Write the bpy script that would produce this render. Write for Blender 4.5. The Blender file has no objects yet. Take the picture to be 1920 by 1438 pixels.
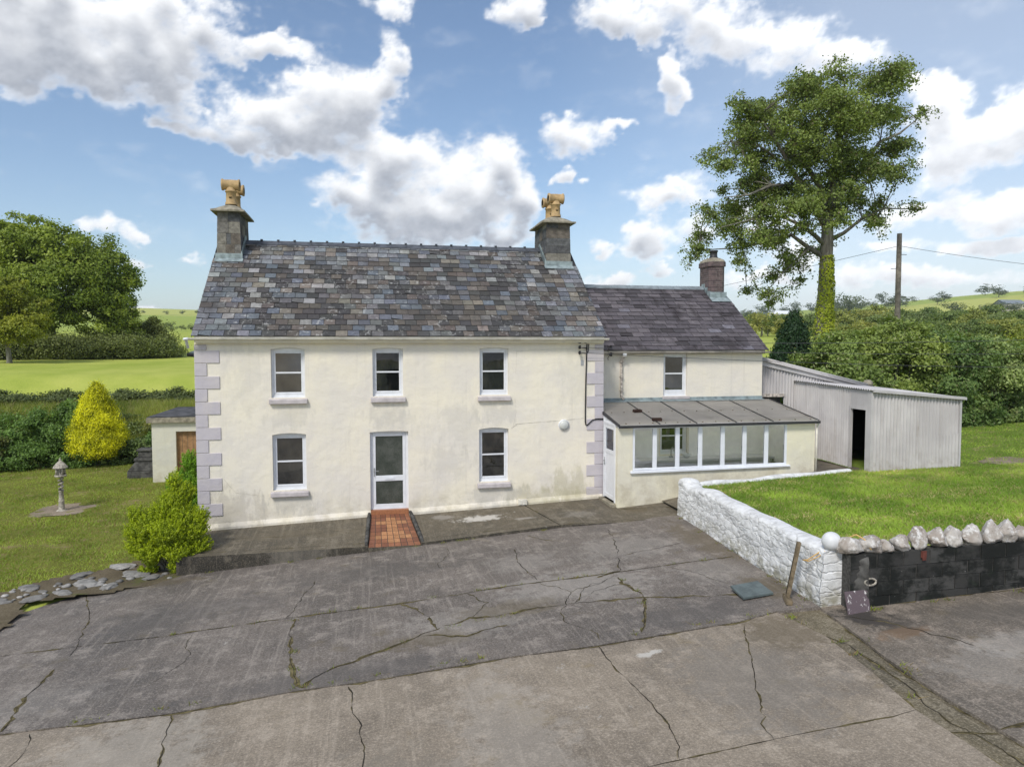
import bpy, bmesh, math, random
import numpy as np
from mathutils import Vector, Matrix, noise as mnoise
R = math.radians
random.seed(7); rng = np.random.default_rng(11)
SC = bpy.context.scene
COL = SC.collection

# ------------------------------------------------------------------ camera
cam_d = bpy.data.cameras.new('camera'); cam = bpy.data.objects.new('camera', cam_d); COL.objects.link(cam)
cam.location = (-0.622, -19.109, 4.367)
cam_d.sensor_width = 36; cam_d.lens = 1332.2/1920*36; cam_d.clip_end = 6000; cam_d.clip_start = .1
cam.rotation_mode = 'XYZ'
cam.rotation_euler = (Matrix.Rotation(R(-11.715), 3, 'Z') @ Matrix.Rotation(R(90-3.07), 3, 'X') @ Matrix.Rotation(R(-.06), 3, 'Z')).to_euler('XYZ')
SC.camera = cam
SC.render.resolution_x, SC.render.resolution_y = 1024, 766
SC.view_settings.view_transform = 'Standard'; SC.view_settings.look = 'None'
SC.view_settings.exposure = 0.35; SC.view_settings.gamma = 1
SC.cycles.max_bounces = 6; SC.cycles.transparent_max_bounces = 12

# ------------------------------------------------------------------ node helper
class NT:
    def __init__(s, tree): s.t = tree; s.n = tree.nodes; s.l = tree.links
    def put(s, sock, v):
        if v is None: return
        if hasattr(v, 'is_linked'): s.l.new(v, sock)
        else:
            try: sock.default_value = v
            except Exception: sock.default_value = (*v, 1)
    def add(s, typ, ins=None, **kw):
        nd = s.n.new(typ)
        for k, v in kw.items(): setattr(nd, k, v)
        for k, v in (ins or {}).items(): s.put(nd.inputs[k], v)
        return nd
    def math(s, op, a, b=None, c=None, clamp=False):
        nd = s.n.new('ShaderNodeMath'); nd.operation = op; nd.use_clamp = clamp
        for i, v in enumerate((a, b, c)): s.put(nd.inputs[i], v)
        return nd.outputs[0]
    def vmath(s, op, a, b=None):
        nd = s.n.new('ShaderNodeVectorMath'); nd.operation = op
        for i, v in enumerate((a, b)): s.put(nd.inputs[i], v)
        return nd.outputs['Value'] if op in ('LENGTH', 'DOT_PRODUCT') else nd.outputs['Vector']
    def mix(s, f, a, b, blend='MIX'):
        nd = s.n.new('ShaderNodeMix'); nd.data_type = 'RGBA'; nd.blend_type = blend
        s.put(nd.inputs[0], f); s.put(nd.inputs[6], a); s.put(nd.inputs[7], b)
        return nd.outputs[2]
    def noise(s, vec, scale, detail=4, rough=.55, out=0, dist=0):
        nd = s.add('ShaderNodeTexNoise', {'Scale': scale, 'Detail': detail, 'Roughness': rough, 'Distortion': dist})
        if vec is not None: s.l.new(vec, nd.inputs['Vector'])
        return nd.outputs[out]
    def ss(s, v, lo, hi, a=0., b=1.):
        nd = s.add('ShaderNodeMapRange', {0: v, 1: lo, 2: hi, 3: a, 4: b}, interpolation_type='SMOOTHSTEP')
        return nd.outputs[0]
    def mapping(s, vec, scale=(1, 1, 1), loc=(0, 0, 0), rot=(0, 0, 0), typ='POINT'):
        nd = s.add('ShaderNodeMapping', {'Vector': vec, 'Location': loc, 'Rotation': rot, 'Scale': scale}, vector_type=typ)
        return nd.outputs[0]

# ------------------------------------------------------------------ sky: Nishita air with cumulus clouds by direction
SUN_AZ, SUN_EL = -142., 47.          # direction the sun stands in, degrees clockwise from +Y
CLOUDS = [(-2.0,16.7,5.6,3.0),(9.0,11.4,4.6,2.6),(4.0,10.5,4.6,1.9),(-18.9,20.3,8.11,3.89),(-13.0,22.0,5.12,3.18),(-22.2,20.5,5.67,4.07),(-13.5,18.0,1.83,2.18),(-17.1,18.1,3.8,1.75),(-21.7,17.6,2.66,1.34),(-7.6,21.2,2.4,.9),(-5.2,20.8,1.76,.6),(-4.7,17.4,5.86,2.51),(-1.5,18.5,3.52,2.72),(-9.6,15.6,4.27,1.44),(2.4,21.1,1.18,2.4),(-3.2,14.9,4.93,1.5),(1.1,19.0,2.62,1.57),(-6.3,15.6,5.15,1.94),(-13.2,15.1,1.55,.52),(7.1,13.0,6.05,2.88),(10.7,14.0,2.61,2.06),(1.6,11.6,4.4,2.05),(4.5,8.9,6.17,1.34),(-.8,10.6,2.38,1.22),(12.6,11.6,1.84,1.87),(11.7,9.0,2.5,1.18),(2.5,14.6,2.35,1.62),(2.6,24.7,2.1,.83),(12.0,24.6,2.15,1.29),(13.0,23.8,.8,.61),(19.7,23.9,3.21,1.9),(25.7,24.4,4.46,1.67),(30.7,21.3,5.15,2.29),(35.5,19.8,2.99,1.27),(24.4,19.6,1.1,1.63),(22.9,22.8,3.21,1.14),(27.7,22.4,2.78,1.49),(17.0,15.9,2.83,1.22),(16.0,13.6,.64,.58),(17.6,12.9,.6,.49),(20.1,16.3,1.55,.48),(23.1,11.2,2.31,1.47),(25.5,11.5,2.74,1.54),(23.9,8.6,3.83,1.07),(21.6,7.5,2.25,.83),(17.9,7.5,1.25,.76),(19.8,5.0,2.5,.67),(23.5,6.1,1.63,.66),(42.2,16.1,1.95,1.75),(45.0,13.2,4.0,2.13),(43.3,12.1,2.72,1.48),(46.6,14.4,1.78,2.01),(41.3,14.8,1.61,1.42),(40.3,17.1,1.28,.78),(42.7,9.4,2.63,1.15),(45.5,8.6,2.84,1.05),(40.2,9.1,1.71,1.33),(46.6,9.2,1.54,1.03),(45.2,6.6,3.52,.71),(37.6,4.9,2.89,1.0),(43.2,4.4,5.01,.8),(39.9,6.6,2.09,.75),(29.9,5.1,3.14,.81),(33.6,7.0,2.63,1.18),(31.0,9.4,2.66,1.98),(-17.7,8.5,1.62,.73),(-16.0,7.9,.83,.45),(-15.7,6.0,.78,.49),(-11.9,6.2,1.26,.39),(-15.2,1.8,2.16,.3)]
W = bpy.data.worlds.new('World'); SC.world = W; W.use_nodes = True

def vnoise(x, y, seed):
    """smooth lattice noise in 0..1 on arrays"""
    xi = np.floor(x).astype(np.int64); yi = np.floor(y).astype(np.int64); fx = x-xi; fy = y-yi
    fx = fx*fx*fx*(fx*(fx*6-15)+10); fy = fy*fy*fy*(fy*(fy*6-15)+10)
    def h(i, j):
        n = (i*374761393 + j*668265263 + seed*1274126177) & 0xffffffff
        n = ((n ^ (n >> 13))*1274126177) & 0xffffffff
        return ((n ^ (n >> 16)) & 0xffff)/65535.
    return (h(xi, yi)*(1-fx)+h(xi+1, yi)*fx)*(1-fy) + (h(xi, yi+1)*(1-fx)+h(xi+1, yi+1)*fx)*fy
def fbm(x, y, seed, octs=5, gain=.5):
    v = 0; a = 1; tot = 0
    for o in range(octs):
        c, s_ = math.cos(o*1.1), math.sin(o*1.1)
        v = v + a*vnoise((x*c-y*s_)*2**o + 13.7*o, (x*s_+y*c)*2**o - 7.1*o, seed+o); tot += a; a *= gain
    return v/tot
def build_sky():
    t = NT(W.node_tree); t.n.clear()
    d = t.vmath('NORMALIZE', t.add('ShaderNodeTexCoord').outputs['Generated'])
    sky = t.add('ShaderNodeTexSky', sky_type='NISHITA', sun_disc=False, sun_elevation=R(SUN_EL), sun_rotation=R(SUN_AZ))
    sky.altitude = 60; sky.air_density = 1.0; sky.dust_density = .8; sky.ozone_density = 1.6
    s = t.add('ShaderNodeSeparateXYZ', {0: d})
    far = t.math('MAXIMUM', t.ss(s.outputs[1], .55, .3), t.ss(s.outputs[2], .5, .62))
    m = t.math('MULTIPLY', far, t.ss(t.noise(t.mapping(d, (1, 1, 1.6)), 3.2, 3), .46, .6))
    b1 = t.add('ShaderNodeBackground', {'Color': sky.outputs[0], 'Strength': .118})
    b2 = t.add('ShaderNodeBackground', {'Color': (.72, .745, .78, 1), 'Strength': 1.0})
    mx = t.add('ShaderNodeMixShader', {0: m, 1: b1.outputs[0], 2: b2.outputs[0]})
    t.l.new(mx.outputs[0], t.add('ShaderNodeOutputWorld').inputs[0])
    W.cycles.sampling_method = 'MANUAL'; W.cycles.sample_map_resolution = 256
build_sky()
def cloud_field(az, el):
    wx = (fbm(az*.2, el*.28, 3, 5, .5)-.5)*3.6; wy = (fbm(az*.2, el*.28, 31, 5, .5)-.5)*2.6
    wx = wx + (fbm(az*.9, el*1.2, 5, 4, .55)-.5)*1.5; wy = wy + (fbm(az*.9, el*1.2, 35, 4, .55)-.5)*1.2
    a, e = az+wx, el+wy
    acc = np.zeros_like(az)
    for (ca, ce, rx, ry) in CLOUDS:
        f = np.clip(1-((a-ca)/(rx*1.22))**2-((e-ce)/(ry*1.22))**2, 0, 1)
        acc = 1-(1-acc)*(1-f*.9)
    nz = fbm(az*.45, el*.65, 9, 7, .6)-.5
    n3 = fbm(az*1.5, el*2.2, 19, 5, .6)-.5
    return acc + nz*1.3*np.clip(acc*2.5+.25, 0, 1) + n3*.42*np.clip(acc*4, 0, 1) - .05
def blur(a, k, ax):
    c = np.cumsum(np.pad(a, [(k+1, k) if i == ax else (0, 0) for i in (0, 1)], mode='edge'), axis=ax)
    n = a.shape[ax]; return (np.take(c, np.arange(n)+2*k+1, ax)-np.take(c, np.arange(n), ax))/(2*k+1)
def build_clouds():
    az = np.arange(-34, 60.01, .12); el = np.arange(-1.5, 33, .11)
    A, E = np.meshgrid(az, el)
    D = cloud_field(A, E)
    den = np.clip((D-.08)/.80, 0, 1)**1.05; den = den*den*(3-2*den)
    wisp = np.clip((fbm(A*.30+3, E*.75, 91, 6, .62)-.50)*3.2, 0, 1)*np.clip(D*1.8+.18, 0, .75)*.75; den = 1-(1-den)*(1-wisp)
    edge = np.clip(np.minimum(np.minimum(A+34, 60-A)/5, (33-E)/4), 0, 1)
    # how much cloud lies between a point and the light above and behind it
    th = blur(np.clip(D-.15, 0, .9), 3, 1); nz_ = th.shape[0]
    above = sum(np.vstack([th, np.zeros((30, th.shape[1]))])[k:k+nz_]*w_ for k, w_ in ((1, .6), (3, .8), (6, 1), (9, 1), (13, 1), (18, .8), (24, .6)))/5.8
    below = sum(np.vstack([np.zeros((30, th.shape[1])), th])[30-k:30-k+nz_] for k in (4, 8, 13, 19))/4
    n2 = fbm(A*.55, E*.85, 51, 6, .6)
    sh = np.clip((above-.20)/.50 - below*.95 + .27 + (n2-.5)*.75, 0, 1)
    sh = blur(blur(sh*sh*(3-2*sh), 2, 0), 3, 1)*np.clip((D-.22)*1.8, 0, 1)
    right = np.clip((A-14)/22, 0, 1); sh = sh*(1-.45*right)
    tex = (fbm(A*1.1, E*1.6, 61, 5, .6)-.5)*.22; base = np.stack([.90-.50*sh+tex, .91-.485*sh+tex, .925-.45*sh+tex], -1)*(1+.12*right[..., None])
    veil = np.clip(1-E/13, 0, 1)**1.4*(.22+.40*np.clip((A+4)/24, 0, 1)+.3*np.clip(1-E/4, 0, 1))*(.75+.5*(fbm(A*.08, E*.5, 77, 4)-.5)) + .26*right
    al = 1-(1-den*.985)*(1-np.clip(veil, 0, .8))
    vc = np.stack([.64+.16*right, .74+.10*right, .85+.03*right], -1)
    w = (den/np.maximum(al, 1e-4))[..., None]; w = np.clip(w, 0, 1)
    colr = base*w+vc*(1-w)
    al = al*edge
    rad = 3200.
    a_, e_ = np.radians(A), np.radians(E)
    P = np.stack([np.sin(a_)*np.cos(e_), np.cos(a_)*np.cos(e_), np.sin(e_)], -1)*rad
    nr, nc = A.shape; i = np.arange(nr*nc).reshape(nr, nc)
    F = np.stack([i[:-1, :-1], i[:-1, 1:], i[1:, 1:], i[1:, :-1]], -1).reshape(-1, 4)
    me = bpy.data.meshes.new('sky'); me.vertices.add(nr*nc); me.vertices.foreach_set('co', P.reshape(-1))
    me.loops.add(F.size); me.loops.foreach_set('vertex_index', F.reshape(-1).astype(np.int32))
    me.polygons.add(len(F)); me.polygons.foreach_set('loop_start', np.arange(0, F.size, 4, dtype=np.int32)); me.update()
    at = me.attributes.new('Cloud', 'FLOAT_COLOR', 'POINT')
    at.data.foreach_set('color', np.concatenate([colr, al[..., None]], -1).reshape(-1).astype(np.float32))
    m = bpy.data.materials.new('cloud'); m.use_nodes = True; t = NT(m.node_tree); t.n.clear()
    an = t.add('ShaderNodeAttribute', attribute_name='Cloud')
    em = t.add('ShaderNodeEmission', {'Color': an.outputs['Color'], 'Strength': 1.0})
    mx = t.add('ShaderNodeMixShader', {0: an.outputs['Alpha'], 1: t.add('ShaderNodeBsdfTransparent').outputs[0], 2: em.outputs[0]})
    t.l.new(mx.outputs[0], t.add('ShaderNodeOutputMaterial').inputs[0])
    m.cycles.emission_sampling = 'NONE'
    me.materials.append(m)
    o = bpy.data.objects.new('sky', me); o.location = cam.location; COL.objects.link(o); o['kind'] = 'structure'
build_clouds()
# the sun, soft behind thin cloud
sun_d = bpy.data.lights.new('sun', 'SUN'); sun = bpy.data.objects.new('sun', sun_d); COL.objects.link(sun)
sun_d.energy = 2.3; sun_d.angle = R(13); sun_d.color = (1, .955, .88)
sd = Vector((math.sin(R(SUN_AZ))*math.cos(R(SUN_EL)), math.cos(R(SUN_AZ))*math.cos(R(SUN_EL)), math.sin(R(SUN_EL))))
sun.rotation_euler = sd.to_track_quat('Z', 'Y').to_euler()

# ------------------------------------------------------------------ mesh and object helpers
def np_mesh(name, V, F, mats, mi=None, attr=None, smooth=False):
    """V (n,3); F (m,4) or (m,3); attr = {'Col': per-face (m,3)}"""
    V = np.asarray(V, np.float32); F = np.asarray(F, np.int32); k = F.shape[1]
    me = bpy.data.meshes.new(name); me.vertices.add(len(V)); me.vertices.foreach_set('co', V.reshape(-1))
    me.loops.add(F.size); me.loops.foreach_set('vertex_index', F.reshape(-1))
    me.polygons.add(len(F)); me.polygons.foreach_set('loop_start', np.arange(0, F.size, k, dtype=np.int32))
    if mi is not None: me.polygons.foreach_set('material_index', np.asarray(mi, np.int32))
    me.update(calc_edges=True)
    if smooth: me.polygons.foreach_set('use_smooth', np.ones(len(F), bool))
    for m in mats: me.materials.append(m)
    for n, a in (attr or {}).items():
        at = me.attributes.new(n, 'FLOAT_VECTOR', 'FACE'); at.data.foreach_set('vector', np.asarray(a, np.float32).reshape(-1))
    return me
def link(name, me, parent=None, loc=None):
    o = bpy.data.objects.new(name, me); COL.objects.link(o)
    if parent is not None: o.parent = parent
    if loc is not None: o.location = loc
    return o
def tag(o, label=None, cat=None, group=None, kind=None):
    for k, v in (('label', label), ('category', cat), ('group', group), ('kind', kind)):
        if v: o[k] = v
    return o
def thing(name, loc, label, cat, group=None, rz=0):
    o = bpy.data.objects.new(name, None); COL.objects.link(o); o.location = loc; o.rotation_euler = (0, 0, rz); o.empty_display_size = .2
    return tag(o, label, cat, group)
class MB:
    """collects faces for ONE mesh; coordinates are world ones, origin = o"""
    def __init__(s): s.v = []; s.f = []; s.m = []; s.c = []; s.sm = []
    def face(s, pts, m=0, c=(1, 1, 1), sm=False):
        i = len(s.v); s.v += [tuple(p) for p in pts]; s.f.append(tuple(range(i, i+len(pts)))); s.m.append(m); s.c.append(c); s.sm.append(sm)
    def hexa(s, p, m=0, c=(1, 1, 1)):
        """8 corners: bottom 4 then top 4, both counter-clockwise from above"""
        i = len(s.v); s.v += [tuple(q) for q in p]
        for f in ((0, 3, 2, 1), (4, 5, 6, 7), (0, 1, 5, 4), (1, 2, 6, 5), (2, 3, 7, 6), (3, 0, 4, 7)):
            s.f.append(tuple(i+k for k in f)); s.m.append(m); s.c.append(c); s.sm.append(False)
    def box(s, x0, x1, y0, y1, z0, z1, m=0, c=(1, 1, 1)):
        s.hexa([(x0, y0, z0), (x1, y0, z0), (x1, y1, z0), (x0, y1, z0), (x0, y0, z1), (x1, y0, z1), (x1, y1, z1), (x0, y1, z1)], m, c)
    def tube(s, pts, r, n=8, m=0, c=(1, 1, 1), caps=True):
        pts = [Vector(p) for p in pts]; rs = r if hasattr(r, '__len__') else [r]*len(pts); base = len(s.v)
        up = None
        for k, p in enumerate(pts):
            t = (pts[min(k+1, len(pts)-1)]-pts[max(k-1, 0)]).normalized()
            if up is None: up = Vector((0, 0, 1)) if abs(t.z) < .9 else Vector((0, 1, 0))
            a = t.cross(up)
            a = a.normalized() if a.length > 1e-4 else Vector((1, 0, 0)); b = a.cross(t); up = b.normalized() if b.length > 1e-4 else up
            for j in range(n):
                w = 2*math.pi*j/n; s.v.append(tuple(p+(a*math.cos(w)+b*math.sin(w))*rs[k]))
        for k in range(len(pts)-1):
            for j in range(n):
                q = (j+1) % n; s.f.append((base+k*n+j, base+(k+1)*n+j, base+(k+1)*n+q, base+k*n+q)); s.m.append(m); s.c.append(c); s.sm.append(True)
        if caps:
            for k in (0, len(pts)-1):
                f = [base+k*n+j for j in range(n)]; s.f.append(tuple(f if k == 0 else f[::-1])); s.m.append(m); s.c.append(c); s.sm.append(False)
    def lathe(s, prof, o=(0, 0, 0), n=24, m=0, c=(1, 1, 1), rot=None):
        base = len(s.v); o = Vector(o)
        for r, z in prof:
            for j in range(n):
                w = 2*math.pi*j/n; p = Vector((r*math.cos(w), r*math.sin(w), z))
                if rot is not None: p = rot @ p
                s.v.append(tuple(o+p))
        for k in range(len(prof)-1):
            for j in range(n):
                q = (j+1) % n; s.f.append((base+k*n+j, base+k*n+q, base+(k+1)*n+q, base+(k+1)*n+j)); s.m.append(m); s.c.append(c); s.sm.append(True)
    def build(s, name, mats, parent=None, origin=None, bevel=0):
        mats = mats if isinstance(mats, (list, tuple)) else [mats]
        if parent is not None and origin is None: org = parent.matrix_basis.translation if parent.parent is None else parent.matrix_basis.translation+parent.parent.matrix_basis.translation
        else: org = Vector(origin or (0, 0, 0))
        me = bpy.data.meshes.new(name); me.from_pydata([tuple(Vector(v)-org) for v in s.v], [], s.f)
        for m in mats: me.materials.append(m)
        me.polygons.foreach_set('material_index', s.m); me.polygons.foreach_set('use_smooth', s.sm)
        at = me.attributes.new('Col', 'FLOAT_VECTOR', 'FACE'); at.data.foreach_set('vector', np.asarray(s.c, np.float32).reshape(-1))
        me.update()
        o = bpy.data.objects.new(name, me); COL.objects.link(o)
        if parent is not None: o.parent = parent
        else: o.location = org
        if bevel:
            b = o.modifiers.new('bevel', 'BEVEL'); b.width = bevel; b.segments = 2; b.limit_method = 'ANGLE'; b.angle_limit = R(40)
        return o
    # children of a mesh part: same origin as the thing, so their own location stays 0
def sub(mb, name, mats, part, bevel=0):
    root = part.parent if part.parent is not None else part
    org = root.location if part.parent is not None else part.location
    o = mb.build(name, mats, None, origin=org, bevel=bevel); o.parent = part; o.location = (0, 0, 0); return o
def part(mb, name, mats, root, bevel=0):
    o = mb.build(name, mats, None, origin=root.location, bevel=bevel); o.parent = root; o.location = (0, 0, 0); return o

# ------------------------------------------------------------------ materials
MAT = {}
def mat(name, fn):
    m = bpy.data.materials.new(name); m.use_nodes = True; t = NT(m.node_tree); t.n.clear()
    bs = t.add('ShaderNodeBsdfPrincipled', {'Roughness': .8}); bs.inputs['Specular IOR Level'].default_value = .3
    out = t.add('ShaderNodeOutputMaterial'); t.l.new(bs.outputs[0], out.inputs[0])
    fn(t, bs, out); MAT[name] = m; return m
def pos(t): return t.add('ShaderNodeNewGeometry').outputs['Position']
def objc(t): return t.add('ShaderNodeTexCoord').outputs['Object']
def bump(t, bs, h, strength=.5, dist=.01):
    b = t.add('ShaderNodeBump', {'Height': h, 'Strength': strength, 'Distance': dist}); t.l.new(b.outputs[0], bs.inputs['Normal']); return b
def col(t): return t.add('ShaderNodeAttribute', attribute_name='Col').outputs['Color']
def plain(name, c, rough=.6, spec=.3, metal=0, var=.12, scale=6, bstr=.0):
    def f(t, bs, out):
        p = objc(t); n = t.noise(p, scale, 5)
        t.put(bs.inputs['Base Color'], t.mix(t.ss(n, .3, .7), tuple(x*(1-var) for x in c)+(1,), tuple(min(1, x*(1+var)) for x in c)+(1,)))
        bs.inputs['Roughness'].default_value = rough; bs.inputs['Specular IOR Level'].default_value = spec; bs.inputs['Metallic'].default_value = metal
        if bstr: bump(t, bs, t.noise(p, scale*8, 4), bstr, .01)
    return mat(name, f)
def spot(t, p, n, x, y, rx, ry, ax=(0, 1)):
    """irregular stain mask round a point; ax picks which coordinates are used"""
    sp = t.add('ShaderNodeSeparateXYZ', {0: p}); u = t.math('DIVIDE', t.math('SUBTRACT', sp.outputs[ax[0]], x), rx); v = t.math('DIVIDE', t.math('SUBTRACT', sp.outputs[ax[1]], y), ry)
    d = t.math('SQRT', t.math('ADD', t.math('MULTIPLY', u, u), t.math('MULTIPLY', v, v)))
    return t.ss(t.math('ADD', t.math('SUBTRACT', 1., d), t.math('MULTIPLY', t.math('SUBTRACT', n, .5), 3.6)), .05, .55)
def render_wall(name, c, dirt=(.42, .37, .27), low=-.35, spots=()):
    def f(t, bs, out):
        p = pos(t); s = t.add('ShaderNodeSeparateXYZ', {0: p})
        c1 = t.mix(t.ss(t.noise(p, .9, 5, .6), .35, .68), (c[0]*.92, c[1]*.93, c[2]*.97, 1), (c[0]*1.02, c[1]*1.02, c[2]*.98, 1))
        grey = t.math('MULTIPLY', t.ss(t.noise(t.mapping(p, (1.3, 1.3, .6)), 1.0, 7, .68), .50, .72), .42)
        c1 = t.mix(grey, c1, (c[0]*.83, c[1]*.84, c[2]*.93, 1))
        st = t.math('MULTIPLY', t.ss(t.noise(t.mapping(p, (9, 9, .30)), 1.0, 6, .62), .54, .78), .38)
        c1 = t.mix(st, c1, (c[0]*.70, c[1]*.70, c[2]*.72, 1))
        med = t.noise(p, 2.3, 7, .68)
        hgt = t.math('SUBTRACT', s.outputs[2], t.math('MULTIPLY', s.outputs[0], .045))
        lo = t.math('MULTIPLY', t.ss(hgt, low+1.15, low+.05), t.ss(med, .36, .68))
        c1 = t.mix(t.math('MULTIPLY', lo, .62), c1, dirt+(1,))
        for (x, z, rx, rz, sc, amt) in spots: c1 = t.mix(t.math('MULTIPLY', spot(t, p, t.noise(t.mapping(p, (2.2, 2.2, .9)), 1.6, 7, .7), x, z, rx, rz, (0, 2)), amt), c1, sc+(1,))
        spk = t.ss(t.noise(p, 26, 2), .69, .75)
        c1 = t.mix(t.math('MULTIPLY', spk, .3), c1, (c[0]*.5, c[1]*.5, c[2]*.5, 1))
        t.put(bs.inputs['Base Color'], c1); bs.inputs['Roughness'].default_value = .85; bs.inputs['Specular IOR Level'].default_value = .15
        h = t.math('ADD', t.math('MULTIPLY', t.noise(p, 3.2, 4), 1.2), t.math('MULTIPLY', t.noise(p, 42, 3), .14))
        bump(t, bs, h, .65, .03)
    return mat(name, f)
CREAM = (.80, .74, .632)
MOSSY, GREYW = (.40, .37, .22), (.48, .46, .42)
render_wall('cream_render', CREAM, spots=[(5.0, .25, .9, .8, MOSSY, .38), (4.2, .1, 1.2, .45, MOSSY, .35), (-4.2, .1, 1.3, .7, (.46, .42, .36), .45), (-2.5, .30, .8, .45, GREYW, .45), (2.8, .25, .9, .4, GREYW, .5), (-2.55, 2.55, .7, .40, GREYW, .30), (0, 2.55, .7, .40, GREYW, .26), (2.85, 2.5, .7, .45, GREYW, .32), (1.6, 1.2, .8, .6, GREYW, .25), (.2, 2.3, .9, .4, GREYW, .2), (2.0, 2.2, .7, .9, GREYW, .22), (5.2, 3.4, .6, 1.2, GREYW, .2), (-3.6, 3.6, .6, 1.0, GREYW, .18)]); render_wall('lilac_paint', (.54, .50, .52), low=-.6); render_wall('porch_render', (.77, .72, .57), low=.0)
render_wall('pale_render', (.62, .60, .52), low=-.3)
plain('white_upvc', (.72, .735, .77), .3, .4, var=.05); plain('white_paint', (.74, .76, .80), .5, .3, var=.04, scale=5)
plain('sill_paint', (.50, .46, .46), .75, .2, var=.16, scale=5, bstr=.15)
plain('gutter_cream', (.66, .63, .55), .45, .35, var=.18, scale=3); plain('gutter_brown', (.42, .38, .33), .55, .3, var=.3, scale=3)
plain('black_plastic', (.012, .012, .014), .5, .3); plain('lead', (.24, .29, .30), .55, .35, var=.3, scale=7, bstr=.25)
plain('ridge_tile', (.075, .082, .098), .65, .3, var=.3, scale=5); plain('ridge_tile_pale', (.20, .23, .25), .7, .25, var=.25, scale=4)
plain('clay_pot', (.44, .305, .155), .7, .25, var=.16, scale=9, bstr=.1); plain('hollow_dark', (.012, .011, .01), .95, .1)
plain('cement_cap', (.27, .245, .19), .9, .15, var=.35, scale=7, bstr=.4)
plain('grey_metal', (.30, .31, .32), .45, .5, var=.15); plain('dark_metal', (.03, .03, .033), .5, .4, var=.2)
plain('painted_dark', (.02, .02, .02), .9, .1); plain('dark_wood', (.16, .125, .08), .8, .2, var=.4, scale=11, bstr=.3)
plain('door_wood', (.30, .17, .08), .6, .3, var=.25, scale=8); plain('twine', (.62, .40, .15), .8, .2)
plain('white_ball', (.66, .67, .68), .6, .25, var=.08, scale=9); plain('lamp_glass', (.58, .59, .56), .3, .4, var=.04)
plain('interior_wall', (.88, .87, .84), .85, .2, var=.05); plain('worktop', (.62, .62, .62), .4, .4, var=.05); plain('felt_roof', (.075, .075, .08), .9, .2, var=.5, scale=3, bstr=.3)
plain('red_rust', (.12, .04, .03), .8, .2, var=.3); plain('old_brick', (.045, .026, .02), .9, .2, var=.4, scale=12); plain('mortar_dark', (.075, .073, .068), .95, .1, var=.4, scale=20)
plain('crack_dark', (.038, .034, .028), .95, .05, var=.4, scale=8); plain('crack_moss', (.125, .105, .055), .95, .05, var=.5, scale=9, bstr=.5)
plain('wall_crack', (.36, .33, .27), .95, .05, var=.3, scale=8)
plain('bird_stone', (.36, .33, .28), .9, .15, var=.45, scale=16, bstr=.5); plain('old_stone', (.075, .073, .068), .9, .2, var=.5, scale=6, bstr=.4)
plain('peel_paint', (.50, .45, .40), .85, .2, var=.55, scale=14, bstr=.3); plain('pole_wood', (.21, .185, .15), .9, .15, var=.3, scale=5, bstr=.3)
plain('wire', (.075, .075, .08), .6, .3)

def m_glass(t, bs, out):
    p = pos(t); n = t.noise(t.mapping(p, (1.7, 1.7, 1.1)), 1.3, 4, .6)
    t.put(bs.inputs['Base Color'], t.mix(t.ss(n, .42, .66), (.008, .009, .009, 1), (.040, .038, .032, 1))); bs.inputs['Roughness'].default_value = .015; bs.inputs['Specular IOR Level'].default_value = .9; bs.inputs['Coat Weight'].default_value = .32; bs.inputs['Coat IOR'].default_value = 1.9; bs.inputs['Coat Roughness'].default_value = .01
    bump(t, bs, t.noise(p, 1.6, 2), .05, .05)
mat('window_glass', m_glass)
def m_clear(t, bs, out):
    tr = t.add('ShaderNodeBsdfTransparent', {'Color': (.93, .94, .93, 1)}); gl = t.add('ShaderNodeBsdfGlossy', {'Roughness': .015, 'Color': (.95, .97, 1, 1)})
    fr = t.add('ShaderNodeFresnel', {'IOR': 1.5}); mx = t.add('ShaderNodeMixShader', {0: t.math('MULTIPLY_ADD', fr.outputs[0], 1.1, .02), 1: tr.outputs[0], 2: gl.outputs[0]})
    t.l.new(mx.outputs[0], out.inputs[0])
mat('clear_glass', m_clear)
def m_frost(t, bs, out):
    p = pos(t); n = t.noise(p, 70, 3); n3 = t.noise(p, 2.2, 4)
    t.put(bs.inputs['Base Color'], t.mix(t.ss(n, .3, .7), t.mix(t.ss(n3, .35, .65), (.030, .036, .030, 1), (.060, .066, .056, 1)), t.mix(t.ss(n3, .35, .65), (.06, .07, .055, 1), (.11, .115, .10, 1)))); bs.inputs['Roughness'].default_value = .22; bs.inputs['Specular IOR Level'].default_value = .5
    bump(t, bs, n, .5, .01)
mat('frosted_glass', m_frost)
def slate_mat(name, dirt, dscale, lo, hi, gloss, lich=.75):
    def f(t, bs, out):
        p = pos(t); c = col(t)
        n1 = t.noise(p, 14, 5, .65); c1 = t.mix(t.ss(n1, .25, .8), t.mix(1., c, (.66, .66, .66, 1), 'MULTIPLY'), t.mix(1., c, (1.18, 1.18, 1.18, 1), 'MULTIPLY'))
        d = t.ss(t.noise(t.mapping(p, (1, .6, .6)), dscale, 6, .68), lo, hi); c1 = t.mix(t.math('MULTIPLY', d, .8), c1, dirt+(1,))
        li = t.math('MULTIPLY', t.ss(t.noise(p, 7, 8, .78), .54, .63), t.ss(t.noise(p, .8, 4), .40, .58)); c1 = t.mix(t.math('MULTIPLY', li, lich), c1, (.40, .40, .385, 1)); du = t.ss(t.noise(p, 4, 7, .72), .56, .66); c1 = t.mix(t.math('MULTIPLY', du, .45), c1, tuple(x*.8 for x in dirt)+(1,))
        t.put(bs.inputs['Base Color'], c1); t.put(bs.inputs['Roughness'], t.ss(n1, .2, .8, gloss, gloss+.3)); bs.inputs['Specular IOR Level'].default_value = .35
        bump(t, bs, t.noise(p, 30, 5, .6), .35, .01)
    return mat(name, f)
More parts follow.
